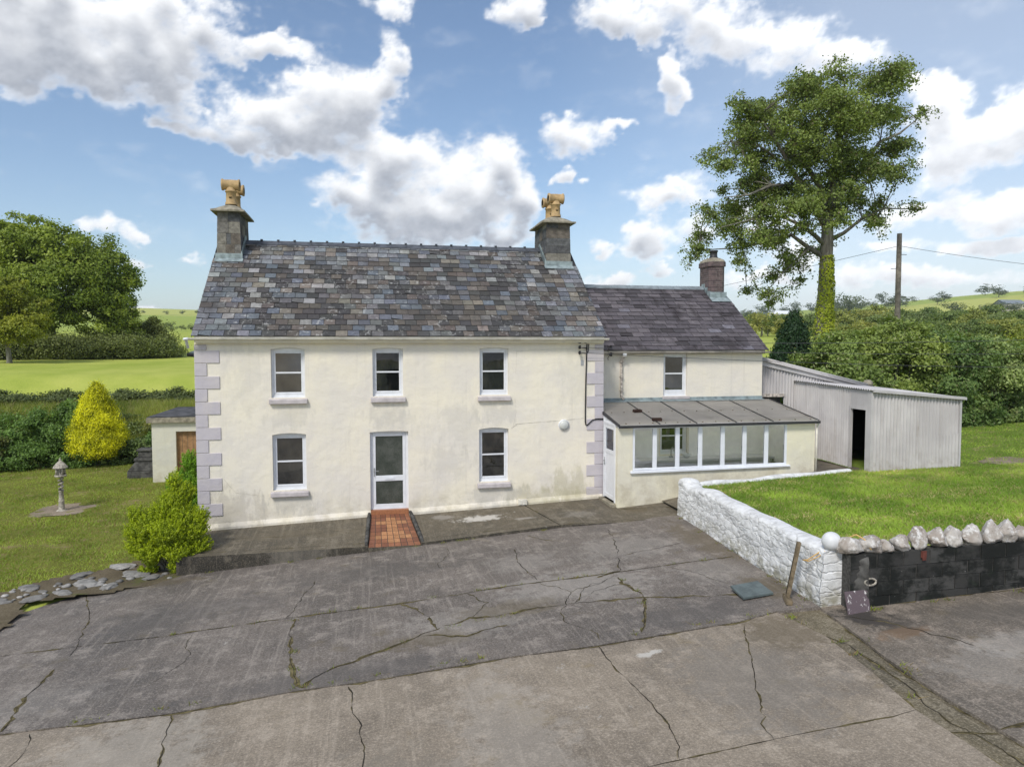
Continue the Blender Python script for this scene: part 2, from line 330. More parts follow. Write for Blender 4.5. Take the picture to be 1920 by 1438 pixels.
slate_mat('old_slate', (.055, .049, .047), .8, .53, .72, .5); slate_mat('plum_slate', (.036, .029, .031), 1.3, .50, .62, .45, .12)
def m_attr(t, bs, out):
    p = pos(t); c = col(t); n = t.noise(p, 7, 6, .65)
    t.put(bs.inputs['Base Color'], t.mix(t.ss(n, .3, .72), t.mix(1., c, (.6, .6, .6, 1), 'MULTIPLY'), t.mix(1., c, (1.2, 1.2, 1.2, 1), 'MULTIPLY'))); bs.inputs['Roughness'].default_value = .9; bs.inputs['Specular IOR Level'].default_value = .15
    bump(t, bs, t.math('ADD', t.noise(p, 18, 6, .65), t.math('MULTIPLY', t.noise(p, 90, 2), .2)), .7, .02)
mat('rough_stone', m_attr)
def m_white_stone(t, bs, out):
    p = pos(t); n = t.noise(p, 5, 6, .65); s = t.add('ShaderNodeSeparateXYZ', {0: p})
    c = t.mix(t.ss(n, .35, .65), (.60, .60, .595, 1), (.78, .785, .785, 1))
    pe = t.ss(t.noise(t.mapping(p, (2, 2, 4.2)), 2.2, 8, .75), .56, .68); c = t.mix(t.math('MULTIPLY', pe, .36), c, (.40, .385, .34, 1))
    wv = t.vmath('ADD', t.mapping(p, (2.4, 2.4, 7.5)), t.vmath('MULTIPLY', t.noise(p, 3, 4, out=1), (1.1, 1.1, 1.1))); vo = t.add('ShaderNodeTexVoronoi', {'Vector': wv, 'Scale': 1.0}, feature='DISTANCE_TO_EDGE')
    jl = t.math('MULTIPLY', t.ss(vo.outputs['Distance'], .07, .0), t.ss(t.noise(p, 2.6, 6, .7), .44, .60)); c = t.mix(t.math('MULTIPLY', jl, .30), c, (.22, .205, .17, 1))
    sp = t.ss(t.noise(p, 13, 5, .7), .66, .71); c = t.mix(t.math('MULTIPLY', sp, .7), c, (.16, .15, .12, 1))
    g = t.math('SUBTRACT', s.outputs[2], t.math('MULTIPLY', s.outputs[1], -.03)); lo = t.math('MULTIPLY', t.ss(g, .42, -.05), t.ss(t.noise(p, 4, 7, .7), .40, .62)); c = t.mix(t.math('MULTIPLY', lo, .8), c, (.24, .22, .14, 1))
    t.put(bs.inputs['Base Color'], c); bs.inputs['Roughness'].default_value = .85; bs.inputs['Specular IOR Level'].default_value = .2
    bump(t, bs, t.math('ADD', t.noise(p, 24, 5, .6), t.math('MULTIPLY', t.ss(vo.outputs['Distance'], 0, .12), .9)), .6, .02)
mat('whitewashed_stone', m_white_stone)
def m_quartz(t, bs, out):
    p = pos(t); n = t.noise(p, 9, 6, .7); v = t.noise(p, 3.2, 5)
    c = t.mix(t.ss(v, .35, .65), (.32, .275, .235, 1), (.50, .47, .43, 1)); c = t.mix(t.ss(n, .50, .62), c, (.66, .645, .62, 1)); c = t.mix(t.ss(t.noise(p, 15, 4, .7), .60, .68), c, (.13, .11, .09, 1))
    t.put(bs.inputs['Base Color'], c); bs.inputs['Roughness'].default_value = .75; bump(t, bs, t.noise(p, 22, 6, .7), .8, .03)
mat('quartz_boulder', m_quartz)
def m_block(t, bs, out):
    p = pos(t); c = col(t)
    d = t.ss(t.noise(t.mapping(p, (1.2, 1.2, 1.7)), 1.3, 7, .7), .42, .58)
    c1 = t.mix(d, t.mix(.1, c, (.02, .02, .02, 1)), (.011, .0125, .011, 1)); gr = t.ss(t.noise(p, 2.1, 4), .60, .72); c1 = t.mix(t.math('MULTIPLY', gr, .5), c1, (.018, .03, .016, 1))
    wh = t.ss(t.noise(p, 34, 3), .735, .76); c1 = t.mix(t.math('MULTIPLY', wh, .8), c1, (.42, .42, .40, 1))
    t.put(bs.inputs['Base Color'], c1); bs.inputs['Roughness'].default_value = .85; bump(t, bs, t.noise(p, 45, 4, .65), .7, .015)
mat('black_block', m_block)
def m_brick(t, bs, out):
    p = objc(t); s = t.add('ShaderNodeSeparateXYZ', {0: p}); u = t.math('ADD', s.outputs[0], s.outputs[1])
    v = t.add('ShaderNodeCombineXYZ', {0: u, 1: s.outputs[2]}).outputs[0]
    br = t.add('ShaderNodeTexBrick', {'Vector': v, 'Color1': (.098, .068, .070, 1), 'Color2': (.150, .108, .106, 1), 'Mortar': (.20, .185, .17, 1), 'Scale': 1.0, 'Mortar Size': .006, 'Brick Width': .225, 'Row Height': .075, 'Mortar Smooth': .2})
    n = t.noise(p, 9, 5); c = t.mix(t.ss(n, .45, .75), br.outputs['Color'], (.06, .048, .05, 1))
    t.put(bs.inputs['Base Color'], c); bump(t, bs, t.math('SUBTRACT', t.math('MULTIPLY', n, .3), br.outputs['Fac']), .6, .012)
mat('plum_brick', m_brick)

def concrete(name, base, dark, light, streak, agg, spots=()):
    def f(t, bs, out):
        p = pos(t)
        big = t.noise(p, .42, 7, .66); med = t.noise(p, 2.3, 10, .80); fine = t.noise(p, 34, 4, .85)
        c = t.mix(t.ss(big, .36, .62), dark+(1,), base+(1,))
        c = t.mix(t.math('MULTIPLY', t.ss(med, .50, .62), .85), c, light+(1,))
        c = t.mix(t.math('MULTIPLY', t.ss(med, .46, .34), .55), c, tuple(x*.72 for x in dark)+(1,))
        # trowel and brush lines
        br = t.noise(t.mapping(p, (13, .55, 1), rot=(0, 0, streak)), 1.0, 6, .7); c = t.mix(t.math('MULTIPLY', t.ss(br, .50, .70), .65), c, light+(1,)); c = t.mix(t.math('MULTIPLY', t.ss(br, .45, .28), .4), c, dark+(1,))
        c = t.mix(t.math('MULTIPLY', t.ss(fine, .50, .64), agg), c, tuple(min(1, x*1.6) for x in light)+(1,))
        c = t.mix(t.math('MULTIPLY', t.ss(fine, .49, .36), agg), c, tuple(x*.5 for x in dark)+(1,))
        wh = t.math('MULTIPLY', t.ss(t.noise(t.mapping(p, (1.1, .7, 1)), 2.4, 8, .78), .625, .70), t.ss(t.noise(p, .42, 3), .46, .58)); c = t.mix(t.math('MULTIPLY', wh, .8), c, (.44, .42, .385, 1))
        br2 = t.math('MULTIPLY', t.ss(t.noise(p, 1.1, 7, .72), .58, .70), .5); c = t.mix(br2, c, (base[0]*.9, base[1]*.84, base[2]*.60, 1))
        sn = t.noise(p, 3.6, 9, .8)
        for (x, y, rx, ry, sc, amt) in spots: c = t.mix(t.math('MULTIPLY', spot(t, p, sn, x, y, rx, ry), amt), c, sc+(1,))
        t.put(bs.inputs['Base Color'], c); bs.inputs['Specular IOR Level'].default_value = .3
        t.put(bs.inputs['Roughness'], t.ss(big, .3, .7, .55, .85))
        bump(t, bs, t.math('ADD', t.math('MULTIPLY', fine, .5), t.math('ADD', med, t.math('MULTIPLY', br, .4))), .6, .015)
    return mat(name, f)
PALE, OIL, BROWN_ = (.36, .335, .30), (.045, .04, .036), (.12, .095, .058)
concrete('yard_dark', (.156, .134, .115), (.100, .087, .077), (.27, .237, .205), R(6), .45, [(3.2, -6.6, 1.9, 1.2, PALE, 0.41), (1.0, -7.6, 1.4, .9, PALE, 0.33), (4.9, -4.6, 1.5, 1.1, PALE, 0.30), (2.6, -4.7, 1.0, .9, PALE, 0.28), (-5.5, -8.2, 1.5, .8, PALE, 0.19), (5.9, -7.0, .9, 1.4, PALE, 0.22), (-.4, -3.9, 2.6, .9, (.085, .078, .072), .5), (-3.8, -5.0, 2.4, 1.0, (.090, .083, .078), .45), (1.8, -7.3, 1.3, .5, BROWN_, .55), (.3, -8.1, 1.0, .4, BROWN_, .5), (6.6, -4.8, .5, 2.2, BROWN_, .6), (6.2, -8.0, .5, .8, BROWN_, .7), (-5.0, -2.6, 1.0, .4, BROWN_, .5), (4.6, -8.7, 1.6, .6, (.09, .083, .078), .5), (-1.0, -8.9, 2.6, .4, (.10, .092, .086), .5)])
concrete('yard_light', (.255, .213, .163), (.180, .150, .116), (.35, .297, .235), R(12), .40, [(-3.5, -10.6, 1.2, 2.0, (.37, .335, .285), .5), (1.0, -11.4, .8, 2.4, (.36, .325, .28), .4), (4.2, -11.0, 1.2, 1.6, (.20, .18, .155), .5), (3.2, -9.8, .15, .10, (.5, .47, .42), .9), (3.42, -9.75, .13, .09, (.5, .47, .42), .9), (-.6, -11.8, 1.4, .8, (.19, .17, .14), .4), (5.4, -9.8, .7, .8, BROWN_, .6)])
concrete('yard_right', (.180, .152, .120), (.120, .103, .083), (.285, .24, .195), R(-28), .45, [(6.75, -9.85, .45, .55, OIL, .9), (7.0, -10.3, .4, .5, (.06, .052, .045), .7), (6.9, -10.5, .5, .25, (.22, .14, .08), .5), (7.9, -11.3, .8, .42, (.42, .39, .35), .35), (7.1, -11.7, .8, .7, PALE, 0.28), (8.6, -10.3, 1.2, .5, (.10, .09, .078), .5)])
concrete('drain_strip', (.150, .125, .078), (.090, .077, .052), (.25, .215, .155), R(-10), .55)
concrete('pavement', (.125, .105, .074), (.070, .061, .046), (.20, .173, .130), R(80), .38, [(2.3, -.9, .75, .30, (.55, .52, .47), .85), (1.4, -.55, .45, .25, PALE, .5), (3.4, -1.3, .3, .1, PALE, .6), (-2.5, -1.0, 1.8, .5, (.15, .125, .085), .4), (6.4, -1.6, .5, .3, BROWN_, .6), (4.8, -1.4, .5, .4, PALE, .3)])
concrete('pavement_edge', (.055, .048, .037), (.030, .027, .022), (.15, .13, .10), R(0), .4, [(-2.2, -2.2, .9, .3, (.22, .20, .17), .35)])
def m_ground(t, bs, out):
    p = pos(t); s = t.add('ShaderNodeSeparateXYZ', {0: p})
    c = t.mix(t.ss(t.noise(p, .22, 6, .6), .35, .65), (.28, .345, .055, 1), (.38, .425, .085, 1))  # sunlight on the fields is put into these brighter grass colours
    c = t.mix(t.math('MULTIPLY', t.ss(t.noise(t.mapping(p, (.25, .06, 1)), 1.0, 4), .45, .7), .6), c, (.44, .46, .11, 1))
    # patchwork of far fields
    vr = t.add('ShaderNodeTexVoronoi', {'Vector': t.vmath('ADD', t.mapping(p, (.0042, .0028, 0)), t.vmath('MULTIPLY', t.noise(p, .004, 2, out=1), (.25, .25, 0))), 'Scale': 1.0}, feature='F1')
    fc = t.add('ShaderNodeSeparateColor', {0: vr.outputs['Color']})
    fieldc = t.mix(fc.outputs[0], (.24, .33, .06, 1), (.44, .45, .12, 1)); fieldc = t.mix(t.ss(fc.outputs[1], .62, .7), fieldc, (.15, .22, .06, 1))
    c = t.mix(t.ss(s.outputs[1], 120, 240), c, fieldc)
    t.put(bs.inputs['Base Color'], c); bs.inputs['Roughness'].default_value = .95; bs.inputs['Specular IOR Level'].default_value = .1
    bump(t, bs, t.noise(p, 5, 5, .7), .6, .08)
mat('field_grass', m_ground)
def lawn_mat(name, a, b, hay, amt):
    def f(t, bs, out):
        p = pos(t); c = t.mix(t.ss(t.noise(p, 1.1, 6, .65), .35, .65), a+(1,), b+(1,)); c = t.mix(t.ss(t.noise(p, 30, 3), .35, .7, 0, .5), c, tuple(x*.5 for x in a)+(1,))
        h = t.math('MULTIPLY', t.ss(t.noise(t.mapping(p, (.8, 1.5, 1)), 1.0, 6, .7), .54, .68), amt); c = t.mix(h, c, hay+(1,))
        t.put(bs.inputs['Base Color'], c); bs.inputs['Roughness'].default_value = .95; bs.inputs['Specular IOR Level'].default_value = .1; bump(t, bs, t.noise(p, 28, 4, .7), .8, .05)
    return mat(name, f)
lawn_mat('lawn_right', (.13, .20, .03), (.20, .27, .05), (.34, .27, .15), .9); lawn_mat('lawn_left', (.155, .165, .034), (.22, .23, .05), (.29, .22, .12), .9)
lawn_mat('worn_base', (.27, .22, .165), (.38, .31, .235), (.17, .18, .08), .9); lawn_mat('soil', (.13, .105, .068), (.20, .165, .11), (.11, .125, .035), .9); lawn_mat('bank_earth', (.09, .11, .024), (.16, .17, .05), (.25, .20, .09), .8)
def leaf_mat(name, tr=.3, gloss=.3):
    def f(t, bs, out):
        c = col(t); t.put(bs.inputs['Base Color'], c); bs.inputs['Roughness'].default_value = .5; bs.inputs['Specular IOR Level'].default_value = gloss
        tl = t.add('ShaderNodeBsdfTranslucent'); t.put(tl.inputs['Color'], t.mix(1., c, (1.35, 1.35, .55, 1), 'MULTIPLY'))
        mx = t.add('ShaderNodeMixShader', {0: tr, 1: bs.outputs[0], 2: tl.outputs[0]}); t.l.new(mx.outputs[0], out.inputs[0])
    return mat(name, f)
leaf_mat('leaf'); leaf_mat('grass_blade', .35, .15)
def m_bark(t, bs, out):
    p = pos(t); n = t.noise(t.mapping(p, (5, 5, 1.2)), 1.0, 6, .65)
    t.put(bs.inputs['Base Color'], t.mix(t.ss(n, .35, .65), (.12, .11, .09, 1), (.25, .235, .20, 1))); bs.inputs['Roughness'].default_value = .9; bump(t, bs, n, .8, .04)
mat('bark', m_bark)
def m_corr(t, bs, out):
    p = pos(t); s = t.add('ShaderNodeSeparateXYZ', {0: p})
    u = t.math('ADD', s.outputs[0], s.outputs[1])
    st = t.noise(t.add('ShaderNodeCombineXYZ', {0: t.math('MULTIPLY', u, 6.), 1: t.math('MULTIPLY', s.outputs[2], .35)}).outputs[0], 1.0, 6, .7)
    c = t.mix(t.ss(t.noise(p, .8, 4), .35, .65), (.46, .44, .44, 1), (.57, .548, .54, 1))
    c = t.mix(t.math('MULTIPLY', t.ss(st, .48, .72), .42), c, (.29, .26, .24, 1))
    rs = t.math('MULTIPLY', t.ss(st, .56, .72), t.ss(t.noise(p, 1.7, 5), .45, .62)); c = t.mix(t.math('MULTIPLY', rs, .45), c, (.22, .155, .10, 1))
    lw = t.math('MULTIPLY', t.ss(s.outputs[2], 1.6, .85), t.ss(t.noise(p, 5, 5, .7), .45, .7)); c = t.mix(t.math('MULTIPLY', lw, .5), c, (.24, .19, .13, 1))
    sp = t.ss(t.noise(p, 9, 6, .75), .67, .71); c = t.mix(t.math('MULTIPLY', sp, .8), c, (.15, .09, .06, 1))
    t.put(bs.inputs['Base Color'], c); bs.inputs['Roughness'].default_value = .6; bs.inputs['Specular IOR Level'].default_value = .3
mat('painted_tin', m_corr)
def m_perspex(t, bs, out):
    p = pos(t); n = t.noise(t.mapping(p, (1.2, 5, 1)), 1.0, 6, .65)
    c = t.mix(t.ss(n, .3, .7), (.36, .335, .31, 1), (.60, .56, .52, 1)); d = t.ss(t.noise(p, 1.1, 4, .6), .58, .70); c = t.mix(t.math('MULTIPLY', d, .6), c, (.09, .09, .095, 1))
    t.put(bs.inputs['Base Color'], c); t.put(bs.inputs['Roughness'], t.ss(n, .3, .7, .28, .5)); bs.inputs['Specular IOR Level'].default_value = .4
    tl = t.add('ShaderNodeBsdfTranslucent', {'Color': (.97, .96, .94, 1)}); mx = t.add('ShaderNodeMixShader', {0: .78, 1: bs.outputs[0], 2: tl.outputs[0]}); t.l.new(mx.outputs[0], out.inputs[0])
mat('dirty_sheet', m_perspex)
def m_tile(t, bs, out):
    p = pos(t); n = t.noise(p, 22, 4); c = col(t)
    t.put(bs.inputs['Base Color'], t.mix(t.ss(n, .3, .7), t.mix(1., c, (.72, .72, .72, 1), 'MULTIPLY'), c)); bs.inputs['Roughness'].default_value = .55
mat('quarry_tile', m_tile)
def m_plaque(t, bs, out):
    p = pos(t); sp = t.ss(t.noise(t.mapping(p, (16, 16, 7)), 1.0, 5, .7), .58, .62)
    t.put(bs.inputs['Base Color'], t.mix(sp, (.125, .095, .105, 1), (.62, .60, .58, 1))); bs.inputs['Roughness'].default_value = .6
mat('purple_slate', m_plaque)
plain('grey_slate', (.10, .125, .125), .5, .35, var=.25, scale=8)

# ------------------------------------------------------------------ terrain
def ssn(v, a, b): u = np.clip((np.asarray(v, float)-a)/(b-a), 0, 1); return u*u*(3-2*u)
def yard_z(x, y): return .07*x-.03*y-.53
def lawn_z(x, y): return .78+.012*(np.asarray(x, float)-8)-.03*np.minimum(0, np.asarray(y, float)+2)
def garden_z(x, y): return -.95+.03*(np.asarray(y, float)+3.8)
def ground_z(x, y):
    x = np.asarray(x, float); y = np.asarray(y, float)
    loc = garden_z(x, np.clip(y, -40, 14))
    right = lawn_z(x, np.minimum(y, 14))-.05
    m = ssn(x, 7.9, 8.7)*np.where(x < 15.5, ssn(y, -8.9, -8.3), ssn(y, -8.9, -8.3)); m = m*(1-ssn(y, -2.75, -2.5)*ssn(x, 12.7, 12.3)*(y < 1.8)); loc = loc*(1-m)+right*m
    bank = ssn(y, 14.2, 19.5)*ssn(x, 4, -2)
    loc = loc*(1-bank)+(1.3)*bank
    r = np.hypot(x+.6, y+19.1)
    far = np.interp(r, [0, 36, 70, 110, 160, 230, 330, 420, 620, 900, 1500, 2500, 4000], [1.0, 2.45, 3.42, 5.0, 6.2, 9.2, 14.2, 18.6, 26, 45, 64, 66, 60])
    az = np.degrees(np.arctan2(x+.6, y+19.1))
    roll = 1+.10*np.sin(r*.004+az*.05)*ssn(r, 200, 600)
    rise = ssn(az, 30, 48)*ssn(r, 300, 900)*16 - ssn(az, 14, 24)*ssn(az, 36, 28)*ssn(r, 120, 300)*3.0
    far = far*roll+rise
    k = np.where(x < 2, ssn(y, 20.6, 25.5), ssn(y, 15, 42))
    return loc*(1-k)+far*k
def build_ground():
    def axis(lo, hi, fine_lo, fine_hi, st):
        a = list(np.arange(fine_lo, fine_hi+1e-6, st)); d = st; v = fine_hi
        while v < hi: d *= 1.13; v += d; a.append(v)
        d = st; v = fine_lo
        while v > lo: d *= 1.13; v -= d; a.insert(0, v)
        return np.array(a)
    xs = axis(-2600, 3400, -24, 30, .55); ys = axis(-70, 4300, -12, 40, .55)
    X, Y = np.meshgrid(xs, ys); Z = ground_z(X, Y)+ (fbm(X*.45, Y*.45, 5, 4)-.5)*.09*ssn(np.hypot(X, Y-2), 6, 12)
    nr, nc = X.shape; i = np.arange(nr*nc).reshape(nr, nc)
    F = np.stack([i[:-1, :-1], i[:-1, 1:], i[1:, 1:], i[1:, :-1]], -1).reshape(-1, 4)
    tag(link('ground', np_mesh('ground', np.stack([X, Y, Z], -1).reshape(-1, 3), F, [MAT['field_grass']], smooth=True)), kind='structure')
build_ground()
def inside(poly, x, y):
    r = np.zeros(np.shape(x), bool); n = len(poly)
    for i in range(n):
        (x0, y0), (x1, y1) = poly[i], poly[(i+1) % n]
        c = ((y0 > y) != (y1 > y)) & (x < (x1-x0)*(y-y0)/(y1-y0+1e-12)+x0); r ^= c
    return r
def sheet(name, poly, zf, m, step=.25, lift=0., wob=0., kind='structure', bumpy=0., seed=1):
    """grid sheet that follows zf inside an outline"""
    P = np.array(poly); xs = np.arange(P[:, 0].min()-step, P[:, 0].max()+step, step); ys = np.arange(P[:, 1].min()-step, P[:, 1].max()+step, step)
    X, Y = np.meshgrid(xs, ys); Z = zf(X, Y)+lift+(fbm(X*1.3, Y*1.3, seed, 4)-.5)*bumpy
    cx, cy = X[:-1, :-1]+step/2, Y[:-1, :-1]+step/2
    ins = inside(poly, cx+(fbm(cx*1.1, cy*1.1, 21, 4)-.5)*wob, cy+(fbm(cx*1.1, cy*1.1, 22, 4)-.5)*wob)
    nr, nc = X.shape; i = np.arange(nr*nc).reshape(nr, nc)
    F = np.stack([i[:-1, :-1], i[:-1, 1:], i[1:, 1:], i[1:, :-1]], -1)[ins]
    used = np.unique(F); re = np.zeros(nr*nc, np.int64); re[used] = np.arange(len(used))
    return tag(link(name, np_mesh(name, np.stack([X, Y, Z], -1).reshape(-1, 3)[used], re[F], [m], smooth=True)), kind=kind)
def jag(pts, n, amp, seed):
    """resample a polyline and let it wander like a crack"""
    out = []; d = 0.
    for (a, b) in zip(pts[:-1], pts[1:]):
        a, b = Vector(a), Vector(b); L = (b-a).length; k = max(2, int(L*n)); nrm = Vector((-(b-a).y, (b-a).x)).normalized() if L else Vector((0, 0))
        for i in range(k):
            u = d+L*i/k; w = float(vnoise(np.array([u*1.7]), np.array([seed*3.3]), seed))-.5+.55*(float(vnoise(np.array([u*5.3]), np.array([seed*1.3]), seed+9))-.5)+.3*(float(vnoise(np.array([u*14.]), np.array([seed*2.3]), seed+19))-.5)
            out.append(a.lerp(b, i/k)+nrm*(w*amp*2.4*min(1, 4*i/k, 4*(k-i)/k) if amp > .02 else w*amp))
        d += L
    out.append(Vector(pts[-1])); return out
def ribbon(mb, pts, w, zf, lift, m, seed=0):
    def one(w, m, lift, gap, sd):
        L = []; d = 0
        for i, p in enumerate(pts):
            t = (pts[min(i+1, len(pts)-1)]-pts[max(i-1, 0)]).normalized(); n = Vector((-t.y, t.x)); d += (p-pts[i-1]).length if i else 0
            q = float(vnoise(np.array([d*2.6]), np.array([sd*1.7]), 5))*.65+float(vnoise(np.array([d*9.]), np.array([sd*2.7]), 6))*.5; ww = w*max(.0, q*1.9-gap)*(.3 if i in (0, len(pts)-1) else 1); o = n*w*(float(vnoise(np.array([d*6.]), np.array([sd*4.1]), 8))-.5)*.5*(m == 2)
            L.append((p+o+n*ww/2, p+o-n*ww/2, ww))
        for (a, b, w0), (c, d_, w1) in zip(L[:-1], L[1:]):
            if w0+w1 > .002: mb.face([(q.x, q.y, float(zf(q.x, q.y))+lift) for q in (a, b, d_, c)], m)
    if m == 2: one(w*1.5, 2, lift, .70, seed); one(min(w*.2, .010), 1, lift+.003, .22, seed+40)
    else: one(w*.42, 1, lift, .28, seed); one(w*1.6, 2, lift-.002, 1.05, seed+11)
def slab(name, poly, m, cracks, zf=yard_z, lift=0, skirt=.45, kind='structure'):
    mb = MB(); mb.face([(x, y, float(zf(x, y))+lift) for x, y in poly], 0)
    for (a, b) in zip(poly, poly[1:]+poly[:1]):
        mb.face([(b[0], b[1], float(zf(*b))+lift), (a[0], a[1], float(zf(*a))+lift), (a[0], a[1], float(zf(*a))-skirt), (b[0], b[1], float(zf(*b))-skirt)], 0)
    for k, (pts, w, mi, amp) in enumerate(cracks): ribbon(mb, jag(pts, 14, amp, k+3), w, zf, lift+.004, mi, k)
    return tag(mb.build(name, [MAT[m], MAT['crack_dark'], MAT['crack_moss']]), kind=kind)
SEAM = [(-9.2, -9.0), (-5.3, -9.03), (-3.18, -9.24), (-1.53, -9.16), (-.74, -9.22), (1.43, -9.19), (2.7, -9.28), (5.02, -9.25), (5.75, -9.1)]
upper = [(-7.62, -3.93), (-8.6, -4.9), (-10.5, -6.4), (-12, -8.9), (-9.2, -9.0)] + SEAM[1:] + [(6.45, -9.2), (6.75, -6), (7.25, -2.5), (6.0, -2.2), (4.1, -2.05), (-4.7, -2.0), (-5.21, -2.43), (-6.45, -2.70), (-7.5, -2.62)]
slab('yard', upper, 'yard_dark', [
    ([(-6.66, -5.98), (-4.21, -6.14), (-1.92, -6.12), (-.04, -6.2), (2.06, -6.08), (4.18, -6.17), (5.53, -6.15), (6.6, -6.2)], .05, 2, .012),
    ([(-9.8, -5.95), (-6.66, -5.98)], .05, 2, .012),
    ([(-6.48, -2.69), (-5.91, -4.19), (-5.58, -5.45), (-5.42, -6.47)], .035, 1, .05), ([(-5.44, -6.99), (-5.45, -7.82), (-5.37, -8.57), (-5.29, -8.98)], .06, 2, .05),
    ([(-1.69, -4.05), (-1.88, -5.02), (-2.06, -6.13)], .03, 1, .05), ([(-1.89, -6.2), (-1.86, -7.45), (-1.7, -8.44), (-1.51, -9.13)], .07, 2, .05),
    ([(-1.53, -9.13), (-1.2, -8.68), (-.66, -8.36), (.49, -7.72), (1.06, -7.4), (1.78, -7.51), (2.4, -7.45), (4.07, -7.67), (5.63, -8.2)], .055, 2, .06), ([(.49, -7.72), (.42, -7.1), (-.04, -6.25)], .05, 2, .06),
    ([(5.1, -2.94), (4.9, -4.0), (4.48, -5.43), (4.24, -6.1)], .035, 1, .06), ([(4.05, -6.46), (4.12, -7.55), (3.8, -8.38), (3.47, -9.08)], .06, 2, .06),
    ([(2.65, -3.62), (2.52, -4.78), (2.6, -5.96)], .035, 1, .05), ([(2.6, -6.15), (3.0, -6.9), (2.75, -7.5)], .03, 1, .06), ([(4.1, -6.3), (3.3, -6.75), (2.9, -7.45)], .025, 1, .06), ([(4.24, -6.1), (3.7, -6.3)], .06, 2, .05),
    ([(.2, -7.9), (.9, -8.2), (1.6, -8.0)], .05, 2, .08), ([(1.2, -6.2), (1.5, -6.8), (1.1, -7.4)], .03, 2, .08), ([(2.9, -7.45), (3.4, -7.0), (4.1, -6.9)], .022, 1, .07), ([(3.0, -6.9), (3.5, -6.6), (4.05, -6.46)], .022, 1, .06), ([(2.75, -7.5), (2.5, -8.2), (2.8, -9.1)], .022, 1, .07), ([(-3.6, -6.2), (-3.4, -7.2), (-3.7, -8.1)], .018, 1, .07),
    ([(1.2, -2.8), (1.05, -3.6), (.9, -4.3)], .02, 1, .06), ([(3.2, -2.6), (3.5, -3.2), (3.9, -3.5)], .03, 2, .05), ([(5.2, -6.3), (5.6, -7.3), (6.1, -8.1)], .022, 1, .06), ([(4.4, -5.2), (5.4, -5.0), (6.4, -4.7)], .025, 1, .05)])
lower = SEAM[1:] + [(5.86, -10.17), (5.70, -11.31), (5.5, -12.3), (5.48, -13.1), (5.4, -14.5), (5.0, -22), (-9.2, -22), (-9.2, -9.0)]
lower = [(-9.2, -9.0)] + SEAM[1:] + [(5.86, -10.17), (5.70, -11.31), (5.5, -12.3), (5.48, -13.1), (5.4, -14.5), (5.0, -22), (-12, -22), (-12, -8.9)]
lower = lower[::-1]
slab('driveway', lower, 'yard_light', [
    (SEAM, .06, 2, .015), ([(2.71, -9.25), (2.75, -10.82), (2.77, -11.66), (2.58, -12.34)], .035, 1, .03), ([(5.02, -9.39), (4.54, -10.43), (4.1, -11.25), (3.87, -11.87), (3.7, -12.32)], .028, 1, .05),
    ([(-6, -12.4), (2.13, -12.36), (3.7, -12.32), (5.22, -12.33), (5.5, -12.3)], .025, 1, .012), ([(-.9, -9.28), (-.83, -10.01), (-.73, -10.66), (-.7, -11.39), (-.75, -12.4), (-.6, -14)], .035, 1, .04), ([(-3.18, -9.26), (-3.09, -9.81), (-2.99, -10.6), (-2.9, -12)], .035, 1, .04),
    ([(-4.9, -9.15), (-4.75, -9.7), (-4.8, -10.3)], .025, 1, .04)], lift=-.018)
strip = [(5.75, -9.1), (5.86, -10.17), (5.70, -11.31), (5.5, -12.3), (5.48, -13.1), (5.4, -14.5), (5.0, -22), (5.6, -22), (5.9, -15), (5.98, -12.95), (5.99, -12.2), (6.12, -11.06), (6.27, -10.34), (6.42, -9.42), (6.45, -9.2)]
slab('drain_channel', strip, 'drain_strip', [(strip[0:7], .05, 2, .025), (strip[7:14], .06, 2, .03), ([(5.8, -9.6), (6.0, -10.5), (5.9, -11.4), (5.72, -12.4), (5.7, -13.5)], .05, 2, .06), ([(5.5, -12.75), (5.95, -12.95)], .04, 2, .02)], lift=-.05)
rightp = [(6.42, -9.42), (6.27, -10.34), (6.12, -11.06), (5.99, -12.2), (5.98, -12.95), (5.9, -15), (5.6, -22), (19, -22), (19, -8.9), (6.45, -9.2)]
slab('right_yard', rightp, 'yard_right', [([(7.0, -9.42), (9.9, -9.75), (13, -9.95), (18, -10.2)], .09, 2, .03), ([(5.98, -12.95), (6.5, -12.9), (7.5, -12.7)], .04, 2, .03), ([(9.6, -9.8), (9.7, -10.6), (10.0, -11.4)], .05, 2, .05), ([(6.5, -9.6), (7.0, -10.2), (7.4, -11.2)], .035, 1, .07)], lift=-.01)
